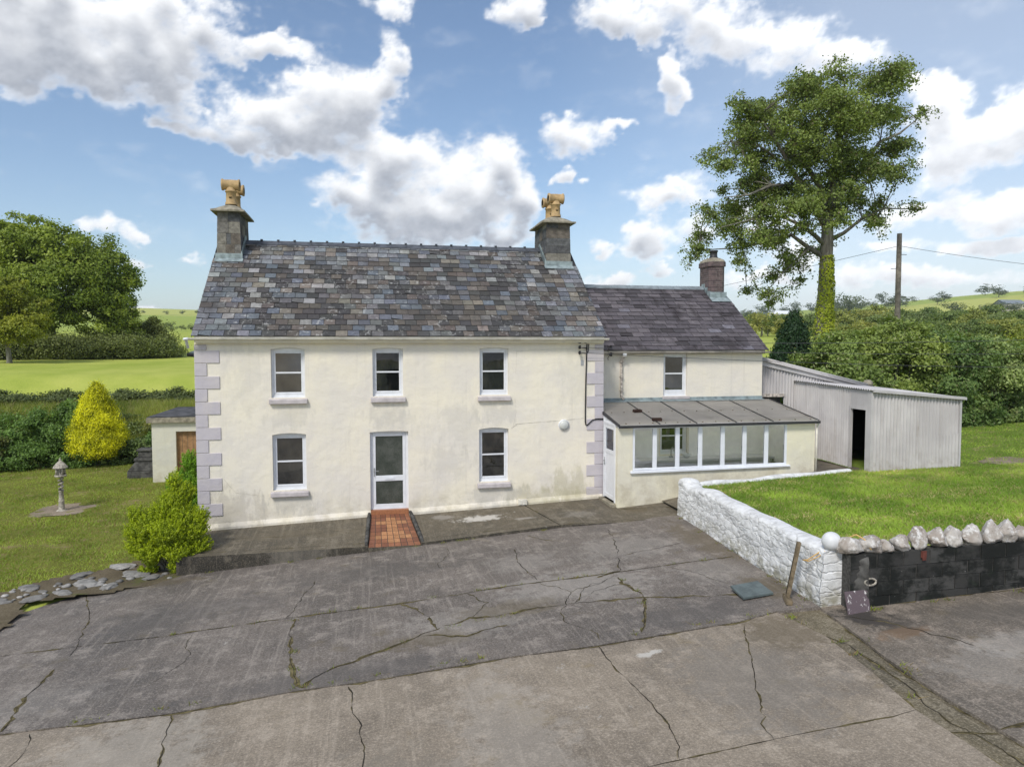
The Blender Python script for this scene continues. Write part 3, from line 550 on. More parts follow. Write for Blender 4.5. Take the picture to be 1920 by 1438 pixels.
# raised pavement along the house, a tiled ramp at the door and the concrete in front of the porch
def pave_z(x, y):
    x = np.asarray(x, float); y = np.asarray(y, float)
    zw = np.interp(x, [-4.9, -.53, .69, 3.7, 5.95, 7.3], [-.35, -.17, -.17, -.05, .04, .16]); zf = np.interp(x, [-4.9, -.6, .65, 3.95, 5.6, 7.3], [-.385, -.375, -.36, -.115, -.05, .05])
    return zw+(zf-zw)*np.clip(-y/2.2, 0, 1.2)
def pavement(name, pts, cracks):
    mb = MB(); poly = []
    for (a, b) in zip(pts, pts[1:]+pts[:1]):
        for k in range(6): poly.append((a[0]+(b[0]-a[0])*k/6, a[1]+(b[1]-a[1])*k/6))
    n = len(pts)
    # pts: back-left, front-left, front-right, back-right
    N = 14; M_ = 5
    def q(i, j):
        u, v = i/N, j/M_; a = Vector(pts[0]).lerp(Vector(pts[3]), u); b = Vector(pts[1]).lerp(Vector(pts[2]), u); p = a.lerp(b, v); return (p.x, p.y, float(pave_z(p.x, p.y)))
    for i in range(N):
        for j in range(M_): mb.face([q(i, j), q(i, j+1), q(i+1, j+1), q(i+1, j)], 0)
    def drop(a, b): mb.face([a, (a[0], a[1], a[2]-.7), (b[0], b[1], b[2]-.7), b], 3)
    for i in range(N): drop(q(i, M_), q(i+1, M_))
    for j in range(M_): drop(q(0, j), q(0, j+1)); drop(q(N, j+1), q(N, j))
    for k, (p, w, mi, amp) in enumerate(cracks): ribbon(mb, jag(p, 14, amp, k+50), w, pave_z, .004, mi, k)
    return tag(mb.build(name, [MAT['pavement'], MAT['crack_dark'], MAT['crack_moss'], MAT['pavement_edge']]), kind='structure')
pavement('pavement', [(-4.72, .05), (-4.82, -2.2), (-.6, -2.2), (-.56, .05)], [([(-4.4, -.9), (-2.6, -1.1), (-.7, -.95)], .02, 1, .03), ([(-4.7, -1.95), (-2.6, -1.98), (-.65, -1.97)], .03, 1, .02)])
pavement('pavement', [(.58, .05), (.66, -2.2), (4.1, -2.2), (3.62, .05)], [([(.8, -1.95), (2.6, -1.99), (4.0, -1.95)], .025, 1, .02)])
pavement('pavement', [(3.65, .05), (4.13, -2.2), (7.35, -2.75), (7.4, .0)], [([(3.66, -.02), (4.1, -2.15)], .04, 2, .015), ([(4.15, -2.17), (5.6, -2.35), (7.2, -2.7)], .03, 2, .03), ([(6.0, -1.35), (6.7, -1.5), (7.3, -1.7)], .10, 2, .05)])
def tiles():
    mb = MB(); ca, cb, cc = (.30, .125, .065), (.235, .095, .055), (.46, .225, .105)
    z0, z1, y0, y1 = -.13, -.40, -.06, -2.22; nx, ny = 8, 9
    def q(u, v, h=0): x = (-.50+(-.09)*v)*(1-u)+(.485+.17*v)*u; return (x, y0+(y1-y0)*v, z0+(z1-z0)*v+h)
    mb.face([q(0, 0, -.006), q(0, 1, -.006), q(1, 1, -.006), q(1, 0, -.006)], 1)
    cross = {(3, 1), (4, 1), (2, 2), (3, 2), (4, 2), (5, 2), (1, 2), (6, 2), (3, 3), (4, 3), (3, 4), (4, 4), (3, 5), (4, 5), (2, 5), (5, 5), (1, 6), (2, 6), (3, 6), (4, 6), (5, 6), (6, 6), (3, 7), (4, 7)}
    r = random.Random(2)
    for i in range(nx):
        for j in range(ny):
            g = .006/1.; c = cc if (i, j) in cross else (ca if r.random() < .6 else cb); f = r.uniform(.88, 1.12); c = tuple(x*f for x in c)
            u0, u1, v0, v1 = i/nx+g, (i+1)/nx-g, j/ny+g*.6, (j+1)/ny-g*.6
            mb.face([q(u0, v0), q(u0, v1), q(u1, v1), q(u1, v0)], 0, c)
    # tiled threshold and front riser
    mb.box(-.5, .49, -.06, .1, -.35, -.025, 0, (.40, .17, .08))
    for (a, b) in ((q(0, 1), q(1, 1)),): mb.face([a, (a[0], a[1], -.95), (b[0], b[1], -.95), b], 2)
    for u in (0, 1):
        a, b = q(u, 0), q(u, 1); mb.face([b, a, (a[0], a[1], -.9), (b[0], b[1], -.95)][::1 if u == 0 else -1], 2)
    # dark rounded kerbs each side of the ramp
    for s, u in ((-1, 0), (1, 1)):
        mb.tube([Vector(q(u, v, .035))+Vector((s*.05, 0, 0)) for v in (.0, .15, .5, .8, .97)], [.04, .05, .05, .05, .035], 7, 3, (1, 1, 1))
    return tag(mb.build('tiled_path', [MAT['quarry_tile'], MAT['mortar_dark'], MAT['pavement'], MAT['old_stone']]), kind='structure')
tiles()
# lawns
sheet('lawn', [(7.6, -2.7), (9.6, -2.35), (12.55, -1.75), (13.1, -2.0), (13.1, 1.6), (11.8, 1.6), (11.8, 6), (12, 16), (44, 24), (44, -9.0), (14, -9.35), (6.85, -9.05), (7.5, -2.75)], lawn_z, MAT['lawn_right'], .22, bumpy=.07, seed=4)
sheet('path', [(7.25, -2.7), (7.25, -1.0), (12, -1.0), (13.2, -1.9), (13.0, 1.7), (11.7, 1.7), (11.7, -1.1), (12.2, -1.1), (12.6, -2.0), (9.6, -2.6)], lambda x, y: np.interp(x, [7.2, 8.5, 11.8, 14], [.14, .35, .77, .88])+0*y, MAT['pavement'], .2)
sheet('soil_border', [(-12.8, -9.0), (-9.8, -7.4), (-8.0, -6.0), (-7.2, -4.5), (-7.3, -3.05), (-6.4, -3.1), (-5.1, -2.8), (-4.5, -1.9), (-4.8, .9), (-5.6, .9), (-5.9, -.9), (-6.9, -1.7), (-8.4, -2.7), (-10.2, -4.4), (-12.8, -6.2)], ground_z, MAT['soil'], .12, lift=.11, wob=.6, bumpy=.06)

# ------------------------------------------------------------------ walls with openings
def wall_front(mb, x0, x1, zb, zt, ops, y, depth, m=0, mrev=None, plinth=0):
    """front wall in the plane y with arched openings (x0,x1,z0,z1,rise) and reveals going back by depth"""
    mrev = m if mrev is None else mrev; N = 6
    def head(o, x):
        u = (x-o[0])/(o[1]-o[0])*2-1; return o[3]+o[4]*(1-u*u)
    xs = {x0, x1}
    for o in ops:
        for k in range(N+1): xs.add(o[0]+(o[1]-o[0])*k/N)
    n = int((x1-x0)/.8)
    for k in range(1, n): xs.add(x0+(x1-x0)*k/n)
    xs = sorted(xs); keep = [xs[0]]
    for x in xs[1:]:
        if x-keep[-1] > 1e-4: keep.append(x)
    for a, b in zip(keep[:-1], keep[1:]):
        mid = (a+b)/2; here = sorted([o for o in ops if o[0] < mid < o[1]], key=lambda o: o[2]); lo = (zb(a), zb(b))
        for o in here:
            if o[2] > max(lo): mb.face([(a, y, lo[0]), (b, y, lo[1]), (b, y, o[2]), (a, y, o[2])], m)
            h0, h1 = head(o, a), head(o, b); lo = (h0, h1)
            mb.face([(a, y, h0), (b, y, h1), (b, y+depth, h1), (a, y+depth, h0)], mrev)
            mb.face([(a, y, o[2]), (a, y+depth, o[2]), (b, y+depth, o[2]), (b, y, o[2])], mrev)
        mb.face([(a, y, lo[0]), (b, y, lo[1]), (b, y, zt), (a, y, zt)], m)
        if plinth and not any(o[2] < zb(mid)+.2 for o in here):
            p, h = .055, .11
            mb.face([(a, y-p, zb(a)-.1), (b, y-p, zb(b)-.1), (b, y-p, zb(b)+h*.5), (a, y-p, zb(a)+h*.5)], m)
            mb.face([(a, y-p, zb(a)+h*.5), (b, y-p, zb(b)+h*.5), (b, y-.002, zb(b)+h*1.4), (a, y-.002, zb(a)+h*1.4)], m)
    for o in ops:
        mb.face([(o[0], y, o[2]), (o[0], y, o[3]), (o[0], y+depth, o[3]), (o[0], y+depth, o[2])], mrev)
        mb.face([(o[1], y, o[3]), (o[1], y, o[2]), (o[1], y+depth, o[2]), (o[1], y+depth, o[3])], mrev)
def upvc_window(root, o, y, sill=True, low=.09, mid=.5, name='window', sillm='sill_paint'):
    """sash-look plastic window: frame mesh as the part, panes and sill as its sub-parts"""
    x0, x1, z0, z1, rise = o; f = MB(); W_ = .055; zt = z1+rise+.02; zl = z0+low
    f.box(x0-.01, x0+W_, y, y+.07, z0, zt); f.box(x1-W_, x1+.01, y, y+.07, z0, zt)
    f.box(x0+W_, x1-W_, y+.001, y+.069, z1-.055, zt); f.box(x0+W_, x1-W_, y-.004, y+.068, z0, zl-.004); f.box(x0-.004, x1+.004, y-.028, y+.066, z0-.004, z0+.028)
    a, b, c, d = x0+W_, x1-W_, zl, z1-.055; s = .048; zm = c+(d-c)*mid
    f.box(a, a+s, y+.018, y+.064, c, d); f.box(b-s, b, y+.018, y+.064, c, d); f.box(a+s, b-s, y+.019, y+.063, c, c+s); f.box(a+s, b-s, y+.019, y+.063, d-s, d); f.box(a+s, b-s, y+.012, y+.062, zm-.021, zm+.021)
    w = part(f, name, MAT['white_upvc'], root, bevel=.006)
    for (q0, q1) in ((c+s, zm-.021), (zm+.021, d-s)):
        g = MB(); g.box(a+s-.003, b-s+.003, y+.040, y+.050, q0-.003, q1+.003); sub(g, 'pane', MAT['window_glass'], w)
    if sill:
        sm = MB(); e = .055
        sm.hexa([(x0-e, y-.20, z0-.155), (x1+e, y-.20, z0-.155), (x1+e, y+.03, z0-.155), (x0-e, y+.03, z0-.155), (x0-e, y-.20, z0-.045), (x1+e, y-.20, z0-.045), (x1+e, y+.03, z0+.004), (x0-e, y+.03, z0+.004)])
        sub(sm, 'sill', MAT[sillm], w, bevel=.012)
    return w
def slate_roof(mb, x0, x1, ye, ze, yr, zr, gauge, width, palette, holes=(), seed=1, m=0, thick=.010):
    """rows of single slates, each a thin tilted slab with its own colour"""
    r = random.Random(seed); d = Vector((0, yr-ye, zr-ze)); L = d.length; d.normalize(); n = Vector((0, -d.z, d.y)); rows = int(round(L/gauge)); g = L/rows
    for k in range(rows):
        s0 = k*g; s1 = s0+g*1.0; off = 0 if k % 2 else width/2; w_ = width*r.uniform(.97, 1.03); x = x0-off*.999
        while x < x1-1e-3:
            ww = w_*r.uniform(.94, 1.06); a, b = max(x, x0), min(x+ww-.014, x1); x += ww
            if b-a < .03: continue
            mx = (a+b)/2; my = ye+d.y*(s0+s1)/2
            if any(h[0] < mx < h[1] and my > h[2] for h in holes): continue
            lift = thick+.008+r.uniform(0, .007); tw = r.uniform(-.0035, .0035); sl = r.uniform(-.009, .005)
            P = lambda xx, s, h: (Vector((xx, ye, ze))+d*s+n*h)
            c = palette((mx-x0)/(x1-x0), (s0+g/2)/L, r); j0, j1 = r.uniform(-.006, .006), r.uniform(-.006, .006)
            lo0, lo1 = P(a, s0+sl+j0, lift+tw), P(b, s0+sl+j1, lift-tw)
            if r.random() < .06: lo0 = lo0+d*r.uniform(.02, .06)
            mb.face([lo0, lo1, P(b, s1+.02, .004), P(a, s1+.02, .004)], m, c)
            mb.face([lo0-n*thick, lo1-n*thick, lo1, lo0], m, tuple(v*.45 for v in c))  # lower edge coloured darker, painting a shadow line along each row
            mb.face([lo0-n*thick, lo0, P(a, s1, .004), P(a, s1, -.002)], m, c); mb.face([lo1, lo1-n*thick, P(b, s1, -.002), P(b, s1, .004)], m, c)
    # boarding beneath, near-black so its colour puts shade in the gaps
    P = lambda xx, s, h: (Vector((xx, ye, ze))+d*s+n*h)
    mb.face([P(x0+.01, .01, -.004), P(x1-.01, .01, -.004), P(x1-.01, L, -.004), P(x0+.01, L, -.004)], m, (.03, .03, .03))
def ridge(mb, x0, x1, y, z, slope, tile, m=0, roll=True):
    n = max(1, int((x1-x0)/tile)); t = (x1-x0)/n; w = .16
    for k in range(n):
        a, b = x0+k*t+.004, x0+(k+1)*t-.004; j = random.uniform(-.004, .004)
        for s in (-1, 1):
            p = [(a, y, z+j), (b, y, z+j), (b, y+s*w, z-w*slope+j), (a, y+s*w, z-w*slope+j)]
            q = [(v[0], v[1], v[2]-.022) for v in p]; mb.face(p if s < 0 else p[::-1], m); mb.face([q[3], q[2], p[2], p[3]] if s < 0 else [p[3], p[2], q[2], q[3]], m)
            mb.face([p[0], p[3], q[3], q[0]], m); mb.face([p[1], q[1], q[2], p[2]], m)
        if roll: mb.tube([(b-.05, y-.012, z+.008), (b+.02, y-.012, z+.008)], .032, 8, m)

# ------------------------------------------------------------------ the farmhouse
XL, XR, YB = -4.79, 5.957, 7.0
ops = dict(ul=(-2.98, -2.14, 3.02, 4.27, .045), um=(-.42, .38, 3.02, 4.27, .035), ur=(2.44, 3.24, 3.01, 4.27, .04), ll=(-2.98, -2.14, .61, 2.06, .045), lr=(2.42, 3.24, .62, 2.07, .045), door=(-.51, .50, -.03, 2.07, .02))
zbase = lambda x: float(np.interp(x, [-4.9, -.53, .69, 3.7, 5.95], [-.35, -.17, -.17, -.05, .04]))
house = thing('farmhouse', (.6, 3.5, -.2), 'two-storey cream rendered farmhouse with slate roof and lilac corner stones', 'house')
mb = MB()
wall_front(mb, XL, XR, lambda x: zbase(x)-.0, 4.57, list(ops.values()), 0, .17, plinth=1)
for x, sgn in ((XL, -1), (XR, 1)):
    pts = [(x, 0, -.9), (x, YB, -.9), (x, YB, 4.57), (x, 3.5, 7.40), (x, 0, 4.57)]; mb.face(pts if sgn > 0 else pts[::-1], 0)
mb.face([(XR, YB, -.9), (XL, YB, -.9), (XL, YB, 4.57), (XR, YB, 4.57)], 0); mb.face([(XL, 0, -.9), (XR, 0, -.9), (XR, 0, -.2), (XL, 0, -.36)], 0)
mb.face([(XL, .3, 4.5), (XR, .3, 4.5), (XR, YB, 4.5), (XL, YB, 4.5)], 0)
# soffit moulding under the gutter and hairline cracks in the render
mb.box(XL-.01, XR+.01, -.045, 0.02, 4.405, 4.45, 0); mb.box(XL, XR, -.10, -.0, 4.50, 4.56, 0)
def wallcrack(pts, w, seed):
    pp = jag([Vector(p) for p in pts], 12, .015, seed); r = random.Random(seed)
    for a, b in zip(pp[:-1], pp[1:]):
        ww = w*r.uniform(.3, 1.1); d = (b-a).normalized(); n = Vector((-d.y, d.x))*ww/2
        mb.face([(q.x, -.003, q.y) for q in (a+n, a-n, b-n, b+n)][::-1], 1)
wallcrack([(3.42, 2.19), (3.8, 2.21), (4.6, 2.25), (5.4, 2.32)], .011, 1); wallcrack([(3.5, 2.2), (3.32, 2.08)], .008, 2); wallcrack([(3.36, 2.1), (3.45, 2.5), (3.42, 2.9)], .005, 3); wallcrack([(3.45, 3.6), (3.47, 4.2), (3.9, 4.24), (5.1, 4.26)], .005, 4); wallcrack([(-4.2, 1.0), (-3.9, .6), (-3.3, .5)], .004, 5)
wall = part(mb, 'wall', [MAT['cream_render'], MAT['wall_crack']], house)
for key in ('ul', 'um', 'ur', 'll', 'lr'): upvc_window(house, ops[key], .10)
# painted corner stones, long and short in turn
def quoins(x_out, sgn):
    z = 4.395; k = 0
    while z > (.0 if sgn < 0 else .3):
        long = k % 2 == 1; w = (.57 if long else .27) if sgn > 0 else (.47 if long else .235); h = .325 if k else .15
        q = MB(); a, b = (x_out-.022, x_out+w) if sgn > 0 else (x_out-w, x_out+.022)
        q.box(a, b, -.024, .16, z-h+.008, z-.004); o = part(q, 'corner_stone', MAT['lilac_paint'], house, bevel=.008); z -= h; k += 1
quoins(XL, 1); quoins(XR, -1)
# lower right corner is only painted, flush
q = MB(); q.box(XR-.47, XR+.012, -.006, .1, .045, .36); part(q, 'corner_stone', MAT['lilac_paint'], house)
# roof
YE, ZE, YR, ZR = -.20, 4.60, 3.5, 7.46
blue, mid_, brown, tan, darkc, pale = (.198, .208, .224), (.142, .139, .138), (.105, .088, .074), (.190, .165, .138), (.056, .053, .052), (.29, .285, .275)
def pal_main(u, v, r):
    edge = max(0, 1-u/.17, 1-(1-u)/.22, (v-.60)/.40*1.05)
    n = mnoise.noise(Vector((u*6, v*3.2, 3.)))*.5+.5; nb = mnoise.noise(Vector((u*13, v*6, 8.)))*.5+.5
    clean = min(1, max(.03, edge*.95+.04+(n-.5)*1.0)); nb = min(1, max(0, (nb-.38)*2.2)); t = r.random()
    if t < .62*(1-clean)**1.2: c = darkc if r.random() < .80-.35*nb else brown
    else: c = r.choices([blue, mid_, tan, brown, pale, (.12, .135, .16)], [.42*clean*(1.25-nb), .24, .24*nb+.04, .26*nb+.03, .05+.12*max(0, v-.35), .18])[0]
    f = r.uniform(.80, 1.2); c = tuple(x*.92+m_*.08 for x, m_ in zip(c, (.125, .122, .120))); return tuple(min(.5, x*f*r.uniform(.96, 1.04)) for x in c)
CHL, CHR = (-4.74, -4.06, 2.70, 4.30), (4.98, 5.82, 2.70, 4.30)
mb = MB()
slate_roof(mb, XL-.045, XR+.05, YE, ZE, YR, ZR, .245, .305, pal_main, [(CHL[0]-.1, CHL[1], CHL[2]), (CHR[0], CHR[1]+.2, CHR[2])], 5)
sl = (ZR-ZE)/(YR-YE); mb.face([(XL-.045, YR, ZR), (XR+.05, YR, ZR), (XR+.05, YB+.2, ZE), (XL-.045, YB+.2, ZE)], 0, (.08, .08, .085))
for x in (XL-.04, XR+.045):   # mortared verge
    mb.face([(x, YE, ZE-.05), (x, YR, ZR-.05), (x, YR, ZR), (x, YE, ZE)], 0, (.12, .11, .10)); mb.face([(x, YB+.2, ZE-.05), (x, YB+.2, ZE), (x, YR, ZR), (x, YR, ZR-.05)], 0, (.12, .11, .10))
roof = part(mb, 'roof', MAT['old_slate'], house)
mb = MB(); ridge(mb, -4.06, 4.98, YR, ZR+.055, sl, .46); sub(mb, 'ridge_tiles', MAT['ridge_tile'], roof)
def half_gutter(mb, x0, x1, y, z, r=.055, n=8, m=0, joints=1.55):
    for k in range(n):
        a, b = math.pi+math.pi*k/n, math.pi+math.pi*(k+1)/n
        p = lambda w, q: (y+q*math.cos(w), z+q*math.sin(w))
        (ya, za), (yb, zb_) = p(a, r), p(b, r); mb.face([(x0, ya, za), (x0, yb, zb_), (x1, yb, zb_), (x1, ya, za)], m, sm=True)
        (yc, zc), (yd, zd) = p(a, r-.006), p(b, r-.006); mb.face([(x0, yc, zc), (x1, yc, zc), (x1, yd, zd), (x0, yd, zd)], m, sm=True)
    mb.box(x0, x1, y-r-.004, y-r+.004, z-.004, z+.008, m)
    for x in (x0, x1): mb.face([(x, y+r*math.cos(math.pi+math.pi*k/n), z+r*math.sin(math.pi+math.pi*k/n)) for k in range(n+1)], m)
    x = x0+.7
    while joints and x < x1:
        pts = [(x, y+(r+.005)*math.cos(math.pi+math.pi*k/8), z+(r+.005)*math.sin(math.pi+math.pi*k/8)) for k in range(9)]
        for (a, b) in zip(pts[:-1], pts[1:]): mb.face([(a[0]-.025, a[1], a[2]), (b[0]-.025, b[1], b[2]), (b[0]+.025, b[1], b[2]), (a[0]+.025, a[1], a[2])], m)
        x += joints
mb = MB(); half_gutter(mb, XL-.10, XR+.09, -.235, 4.555); g = part(mb, 'gutter', MAT['gutter_cream'], house)
mb = MB(); mb.box(XL+.02, XR-.02, -.165, -.145, 4.44, 4.60); mb.box(XL+.02, XR-.02, -.145, 0, 4.452, 4.47); part(mb, 'fascia', MAT['cream_render'], house)
mb = MB(); mb.tube([(XL-.10, -.22, 4.54), (XL-.2, -.20, 4.53), (XL-.2, -.02, 4.50), (XL-.16, .0, 4.30)], .035, 8); part(mb, 'downpipe', MAT['white_upvc'], house)
def stone_chimney(c, seed, pots):
    x0, x1, y0, y1 = c; ztop = 8.24; zf = ZE+(y0-YE)*sl-.1; mb = MB(); r = random.Random(seed); tp = .035
    z = zf; k = 0
    mb.hexa([(x0+.02, y0+.02, zf), (x1-.02, y0+.02, zf), (x1-.02, y1-.02, zf), (x0+.02, y1-.02, zf), (x0+.02+tp, y0+.02+tp, ztop), (x1-.02-tp, y0+.02+tp, ztop), (x1-.02-tp, y1-.02-tp, ztop), (x0+.02+tp, y1-.02-tp, ztop)], 0, (.19, .18, .16))
    def lerp_x(u, z): t = (z-zf)/(ztop-zf)*tp; return x0+t+(x1-x0-2*t)*u
    def lerp_y(u, z): t = (z-zf)/(ztop-zf)*tp; return y0+t+(y1-y0-2*t)*u
    while z < ztop-.02:
        h = min(r.uniform(.20, .34), ztop-z)
        if ztop-z-h < .1: h = ztop-z
        for side in range(4):
            cuts = [0]; n = r.choice([1, 2, 2, 3]) if side % 2 == 0 else r.choice([3, 4, 5])
            for i in range(1, n): cuts.append(i/n+r.uniform(-.08, .08))
            cuts.append(1)
            for a, b in zip(cuts[:-1], cuts[1:]):
                base = r.choice([(.13, .132, .135), (.185, .175, .16), (.105, .105, .108), (.23, .215, .185), (.155, .135, .115)]); g = .006; za, zb_ = z+.004, z+h-.004
                e = r.uniform(-.006, .008); zm = [(a+g, za), (b-g, za), (b-g, zb_), (a+g, zb_)]
                if side == 0: p = [(lerp_x(u, w), lerp_y(0, w)+.010-e, w) for u, w in zm]
                elif side == 2: p = [(lerp_x(1-u, w), lerp_y(1, w)-.010+e, w) for u, w in zm]
                elif side == 1: p = [(lerp_x(1, w)-.010+e, lerp_y(u, w), w) for u, w in zm]
                else: p = [(lerp_x(0, w)+.010-e, lerp_y(1-u, w), w) for u, w in zm]
                mb.face(p, 0, base)
        z += h
    ch = part(mb, 'chimney', MAT['rough_stone'], house)
    # overhanging cement cap, domed
    cap = MB(); e = .12; n = 8
    def dome(u, v, k): return (x0-e+(x1-x0+2*e)*u, y0-e+(y1-y0+2*e)*v, ztop-.045+.30*math.sin(math.pi*min(max(u, .0), 1))**.8*math.sin(math.pi*v)**.6*.9+k)
    for i in range(n):
        for j in range(n):
            P = [dome(i/n, j/n, .045), dome((i+1)/n, j/n, .045), dome((i+1)/n, (j+1)/n, .045), dome(i/n, (j+1)/n, .045)]; cap.face(P, 0, sm=True)
    b = [dome(0, 0, 0), dome(1, 0, 0), dome(1, 1, 0), dome(0, 1, 0)]; t_ = [dome(0, 0, .045), dome(1, 0, .045), dome(1, 1, .045), dome(0, 1, .045)]
    for i in range(4): j = (i+1) % 4; cap.face([b[i], b[j], t_[j], t_[i]])
    cap.face(b[::-1]); sub(cap, 'chimney_cap', MAT['cement_cap'], ch)
    # two clay pots, each with a horizontal drum on top
    for (py, zz) in pots:
        cx = (x0+x1)/2+.02; p = MB(); p.lathe([(.17, 0), (.165, .06), (.145, .10), (.14, .36), (.165, .37), (.165, .40), (.14, .41), (.13, .50)], (cx, py, zz), 20)
        p.lathe([(.10, -.25), (.165, -.25), (.17, -.21), (.145, -.19), (.15, 0), (.145, .19), (.17, .21), (.165, .25), (.10, .25)], (cx, py, zz+.58), 22, 0, rot=Matrix.Rotation(R(90), 3, 'Y'))
        for s in (-1, 1): p.lathe([(.001, s*.235), (.125, s*.235)], (cx, py, zz+.58), 20, 1, rot=Matrix.Rotation(R(90), 3, 'Y'))  # black discs paint the sooty dark inside of the drum
        p.box(cx-.03, cx+.03, py-.152, py-.12, zz+.17, zz+.19, 1); p.box(cx-.045, cx+.045, py-.165, py-.13, zz+.22, zz+.235)
        sub(p, 'chimney_pot', [MAT['clay_pot'], MAT['hollow_dark']], ch)
    # lead flashing: apron in front and steps up the inner side
    f = MB(); zz = ZE+(y0-YE)*sl
    f.box(x0-.03, x1+.03, y0-.03, y0-.004, zz-.02, zz+.17)
    dn = Vector((0, -1, -sl)).normalized(); nrm = Vector((0, -sl, 1)).normalized()
    a, b_ = Vector((x0-.05, y0-.01, zz-.0))+nrm*.034, Vector((x1+.05, y0-.01, zz-.0))+nrm*.034
    f.face([a+dn*.17, b_+dn*.17, b_, a])
    xi, si = (x1, 1) if x0 < 0 else (x0, -1)
    for k in range(9):
        ya, yb = y0+k*(YR-y0)/9, y0+(k+1)*(YR-y0)/9; za = ZE+(ya-YE)*sl
        f.box(min(xi-.01*si, xi+.02*si), max(xi-.01*si, xi+.02*si), ya-.02, yb+.02, za, za+.24-.0*k)
    sub(f, 'flashing', MAT['lead'], ch)
stone_chimney(CHL, 3, [(3.12, 8.46), (3.85, 8.46)]); stone_chimney(CHR, 8, [(3.12, 8.46), (3.85, 8.46)])
# front door
d0 = ops['door']; mb = MB(); a, b, z0, z1 = d0[0], d0[1], -.025, 2.09; y = .09
mb.box(a-.01, a+.07, y, y+.07, z0, z1+.03); mb.box(b-.07, b+.01, y, y+.07, z0, z1+.03); mb.box(a+.07, b-.07, y+.001, y+.069, z1-.065, z1+.03); mb.box(a+.07, b-.07, y-.01, y+.068, z0, z0+.045)
a2, b2, c2, e2 = a+.072, b-.072, z0+.047, z1-.067; y2 = y+.012
mb.box(a2, a2+.075, y2, y2+.05, c2, e2); mb.box(b2-.075, b2, y2, y2+.05, c2, e2); mb.box(a2+.075, b2-.075, y2+.001, y2+.049, c2, .115); mb.box(a2+.075, b2-.075, y2+.001, y2+.049, .735, .885); mb.box(a2+.075, b2-.075, y2+.001, y2+.049, 1.945, e2)
door = part(mb, 'front_door', MAT['white_upvc'], house, bevel=.006)
for (p, q) in ((.112, .738), (.882, 1.948)):
    g = MB(); g.box(a2+.072, b2-.072, y2+.022, y2+.032, p, q); sub(g, 'pane', MAT['frosted_glass'], door)
g = MB(); g.box(a2+.02, a2+.052, y2-.014, y2-.001, .87, 1.10); g.tube([(a2+.036, y2-.012, 1.02), (a2+.036, y2-.055, 1.02), (a2+.15, y2-.055, 1.018)], .011, 8); sub(g, 'handle', MAT['grey_metal'], door)
g = MB(); g.box(-.13, .13, y2-.012, y2-.001, .775, .845); g.box(-.105, .105, y2-.016, y2-.013, .79, .83); sub(g, 'letterbox', MAT['white_paint'], door)
# things fixed to the wall
mb = MB(); mb.lathe([(.001, .10), (.08, .09), (.12, .065), (.138, .035), (.138, .03)], (4.82, 0, 2.14), 28, 0, rot=Matrix.Rotation(R(90), 3, 'X')); mb.lathe([(.138, .045), (.152, .04), (.155, 0)], (4.82, 0, 2.14), 28, 1, rot=Matrix.Rotation(R(90), 3, 'X')); part(mb, 'wall_lamp', [MAT['lamp_glass'], MAT['white_upvc']], house)
mb = MB(); mb.box(3.5, 3.74, -.13, 0, -.04, .11); mb.box(3.515, 3.60, -.14, -.129, -.02, .09); part(mb, 'air_vent', MAT['gutter_cream'], house, bevel=.01)
mb = MB(); mb.box(5.31, 5.39, -.012, 0, 3.80, 3.95); part(mb, 'meter_plate', MAT['grey_metal'], house)
for z in (4.46, 4.31, 4.16):
    mb = MB(); mb.tube([(5.24, 0, z), (5.24, -.10, z)], .014, 6); mb.lathe([(.001, .055), (.03, .05), (.034, .02), (.022, .012), (.036, 0), (.036, -.03), (.022, -.045), (.001, -.05)], (5.24, -.12, z), 14); mb.tube([(5.26, -.12, z), (5.46, -.04, z-.03)], .009, 5); part(mb, 'insulator', MAT['black_plastic'], house)
mb = MB(); mb.tube([(5.48, -.03, 4.43), (5.47, -.03, 4.1), (5.45, -.03, 3.36), (5.44, -.03, 2.6), (5.44, -.03, 2.22), (5.455, -.035, 2.13), (5.49, -.04, 2.12), (5.58, -.04, 2.2), (5.66, -.04, 2.27), (5.76, -.04, 2.285), (5.965, -.04, 2.28)], .017, 7); mb.tube([(5.53, -.03, 4.43), (5.52, -.03, 4.2), (5.47, -.03, 4.12)], .012, 6); part(mb, 'cable', MAT['black_plastic'], house)
# end of the slated lean-to at the back, sticking out past the gable
mb = MB()
mb.hexa([(XL-1.1, 7.0, 4.62), (XL+.5, 7.0, 3.9), (XL+.5, 9.6, 3.0), (XL-1.1, 9.6, 3.5), (XL-1.1, 7.0, 4.74), (XL+.5, 7.0, 4.02), (XL+.5, 9.6, 3.12), (XL-1.1, 9.6, 3.62)])

# ------------------------------------------------------------------ the lower wing
WX0, WX1, WY, WYB = XR+.002, 11.67, 1.25, 7.1
wing = thing('house_wing', (8.8, 4.2, .4), 'lower cream wing with plum slate roof joined to the taller farmhouse', 'house')
wop = (8.34, 9.12, 2.80, 4.10, 0.0); wlow = (8.25, 9.15, 1.0, 2.1, 0.0)
mb = MB(); wall_front(mb, WX0, WX1, lambda x: .1, 4.22, [wop, wlow], WY, .16)
mb.face([(WX1, WY, .1), (WX1, WYB, .1), (WX1, WYB, 4.22), (WX1, 4.2, 6.36), (WX1, WY, 4.22)], 0); mb.face([(WX1, WYB, .1), (WX0, WYB, .1), (WX0, WYB, 4.22), (WX1, WYB, 4.22)], 0)
part(mb, 'wall', MAT['cream_render'], wing)
upvc_window(wing, wop, WY+.09, sill=False, low=.14); 
upvc_window(wing, wlow, WY+.09, sill=False)
mb = MB(); mb.box(8.30, 9.2, WY-.05, WY+.1, 2.71, 2.795); part(mb, 'sill', MAT['sill_paint'], wing, bevel=.01)
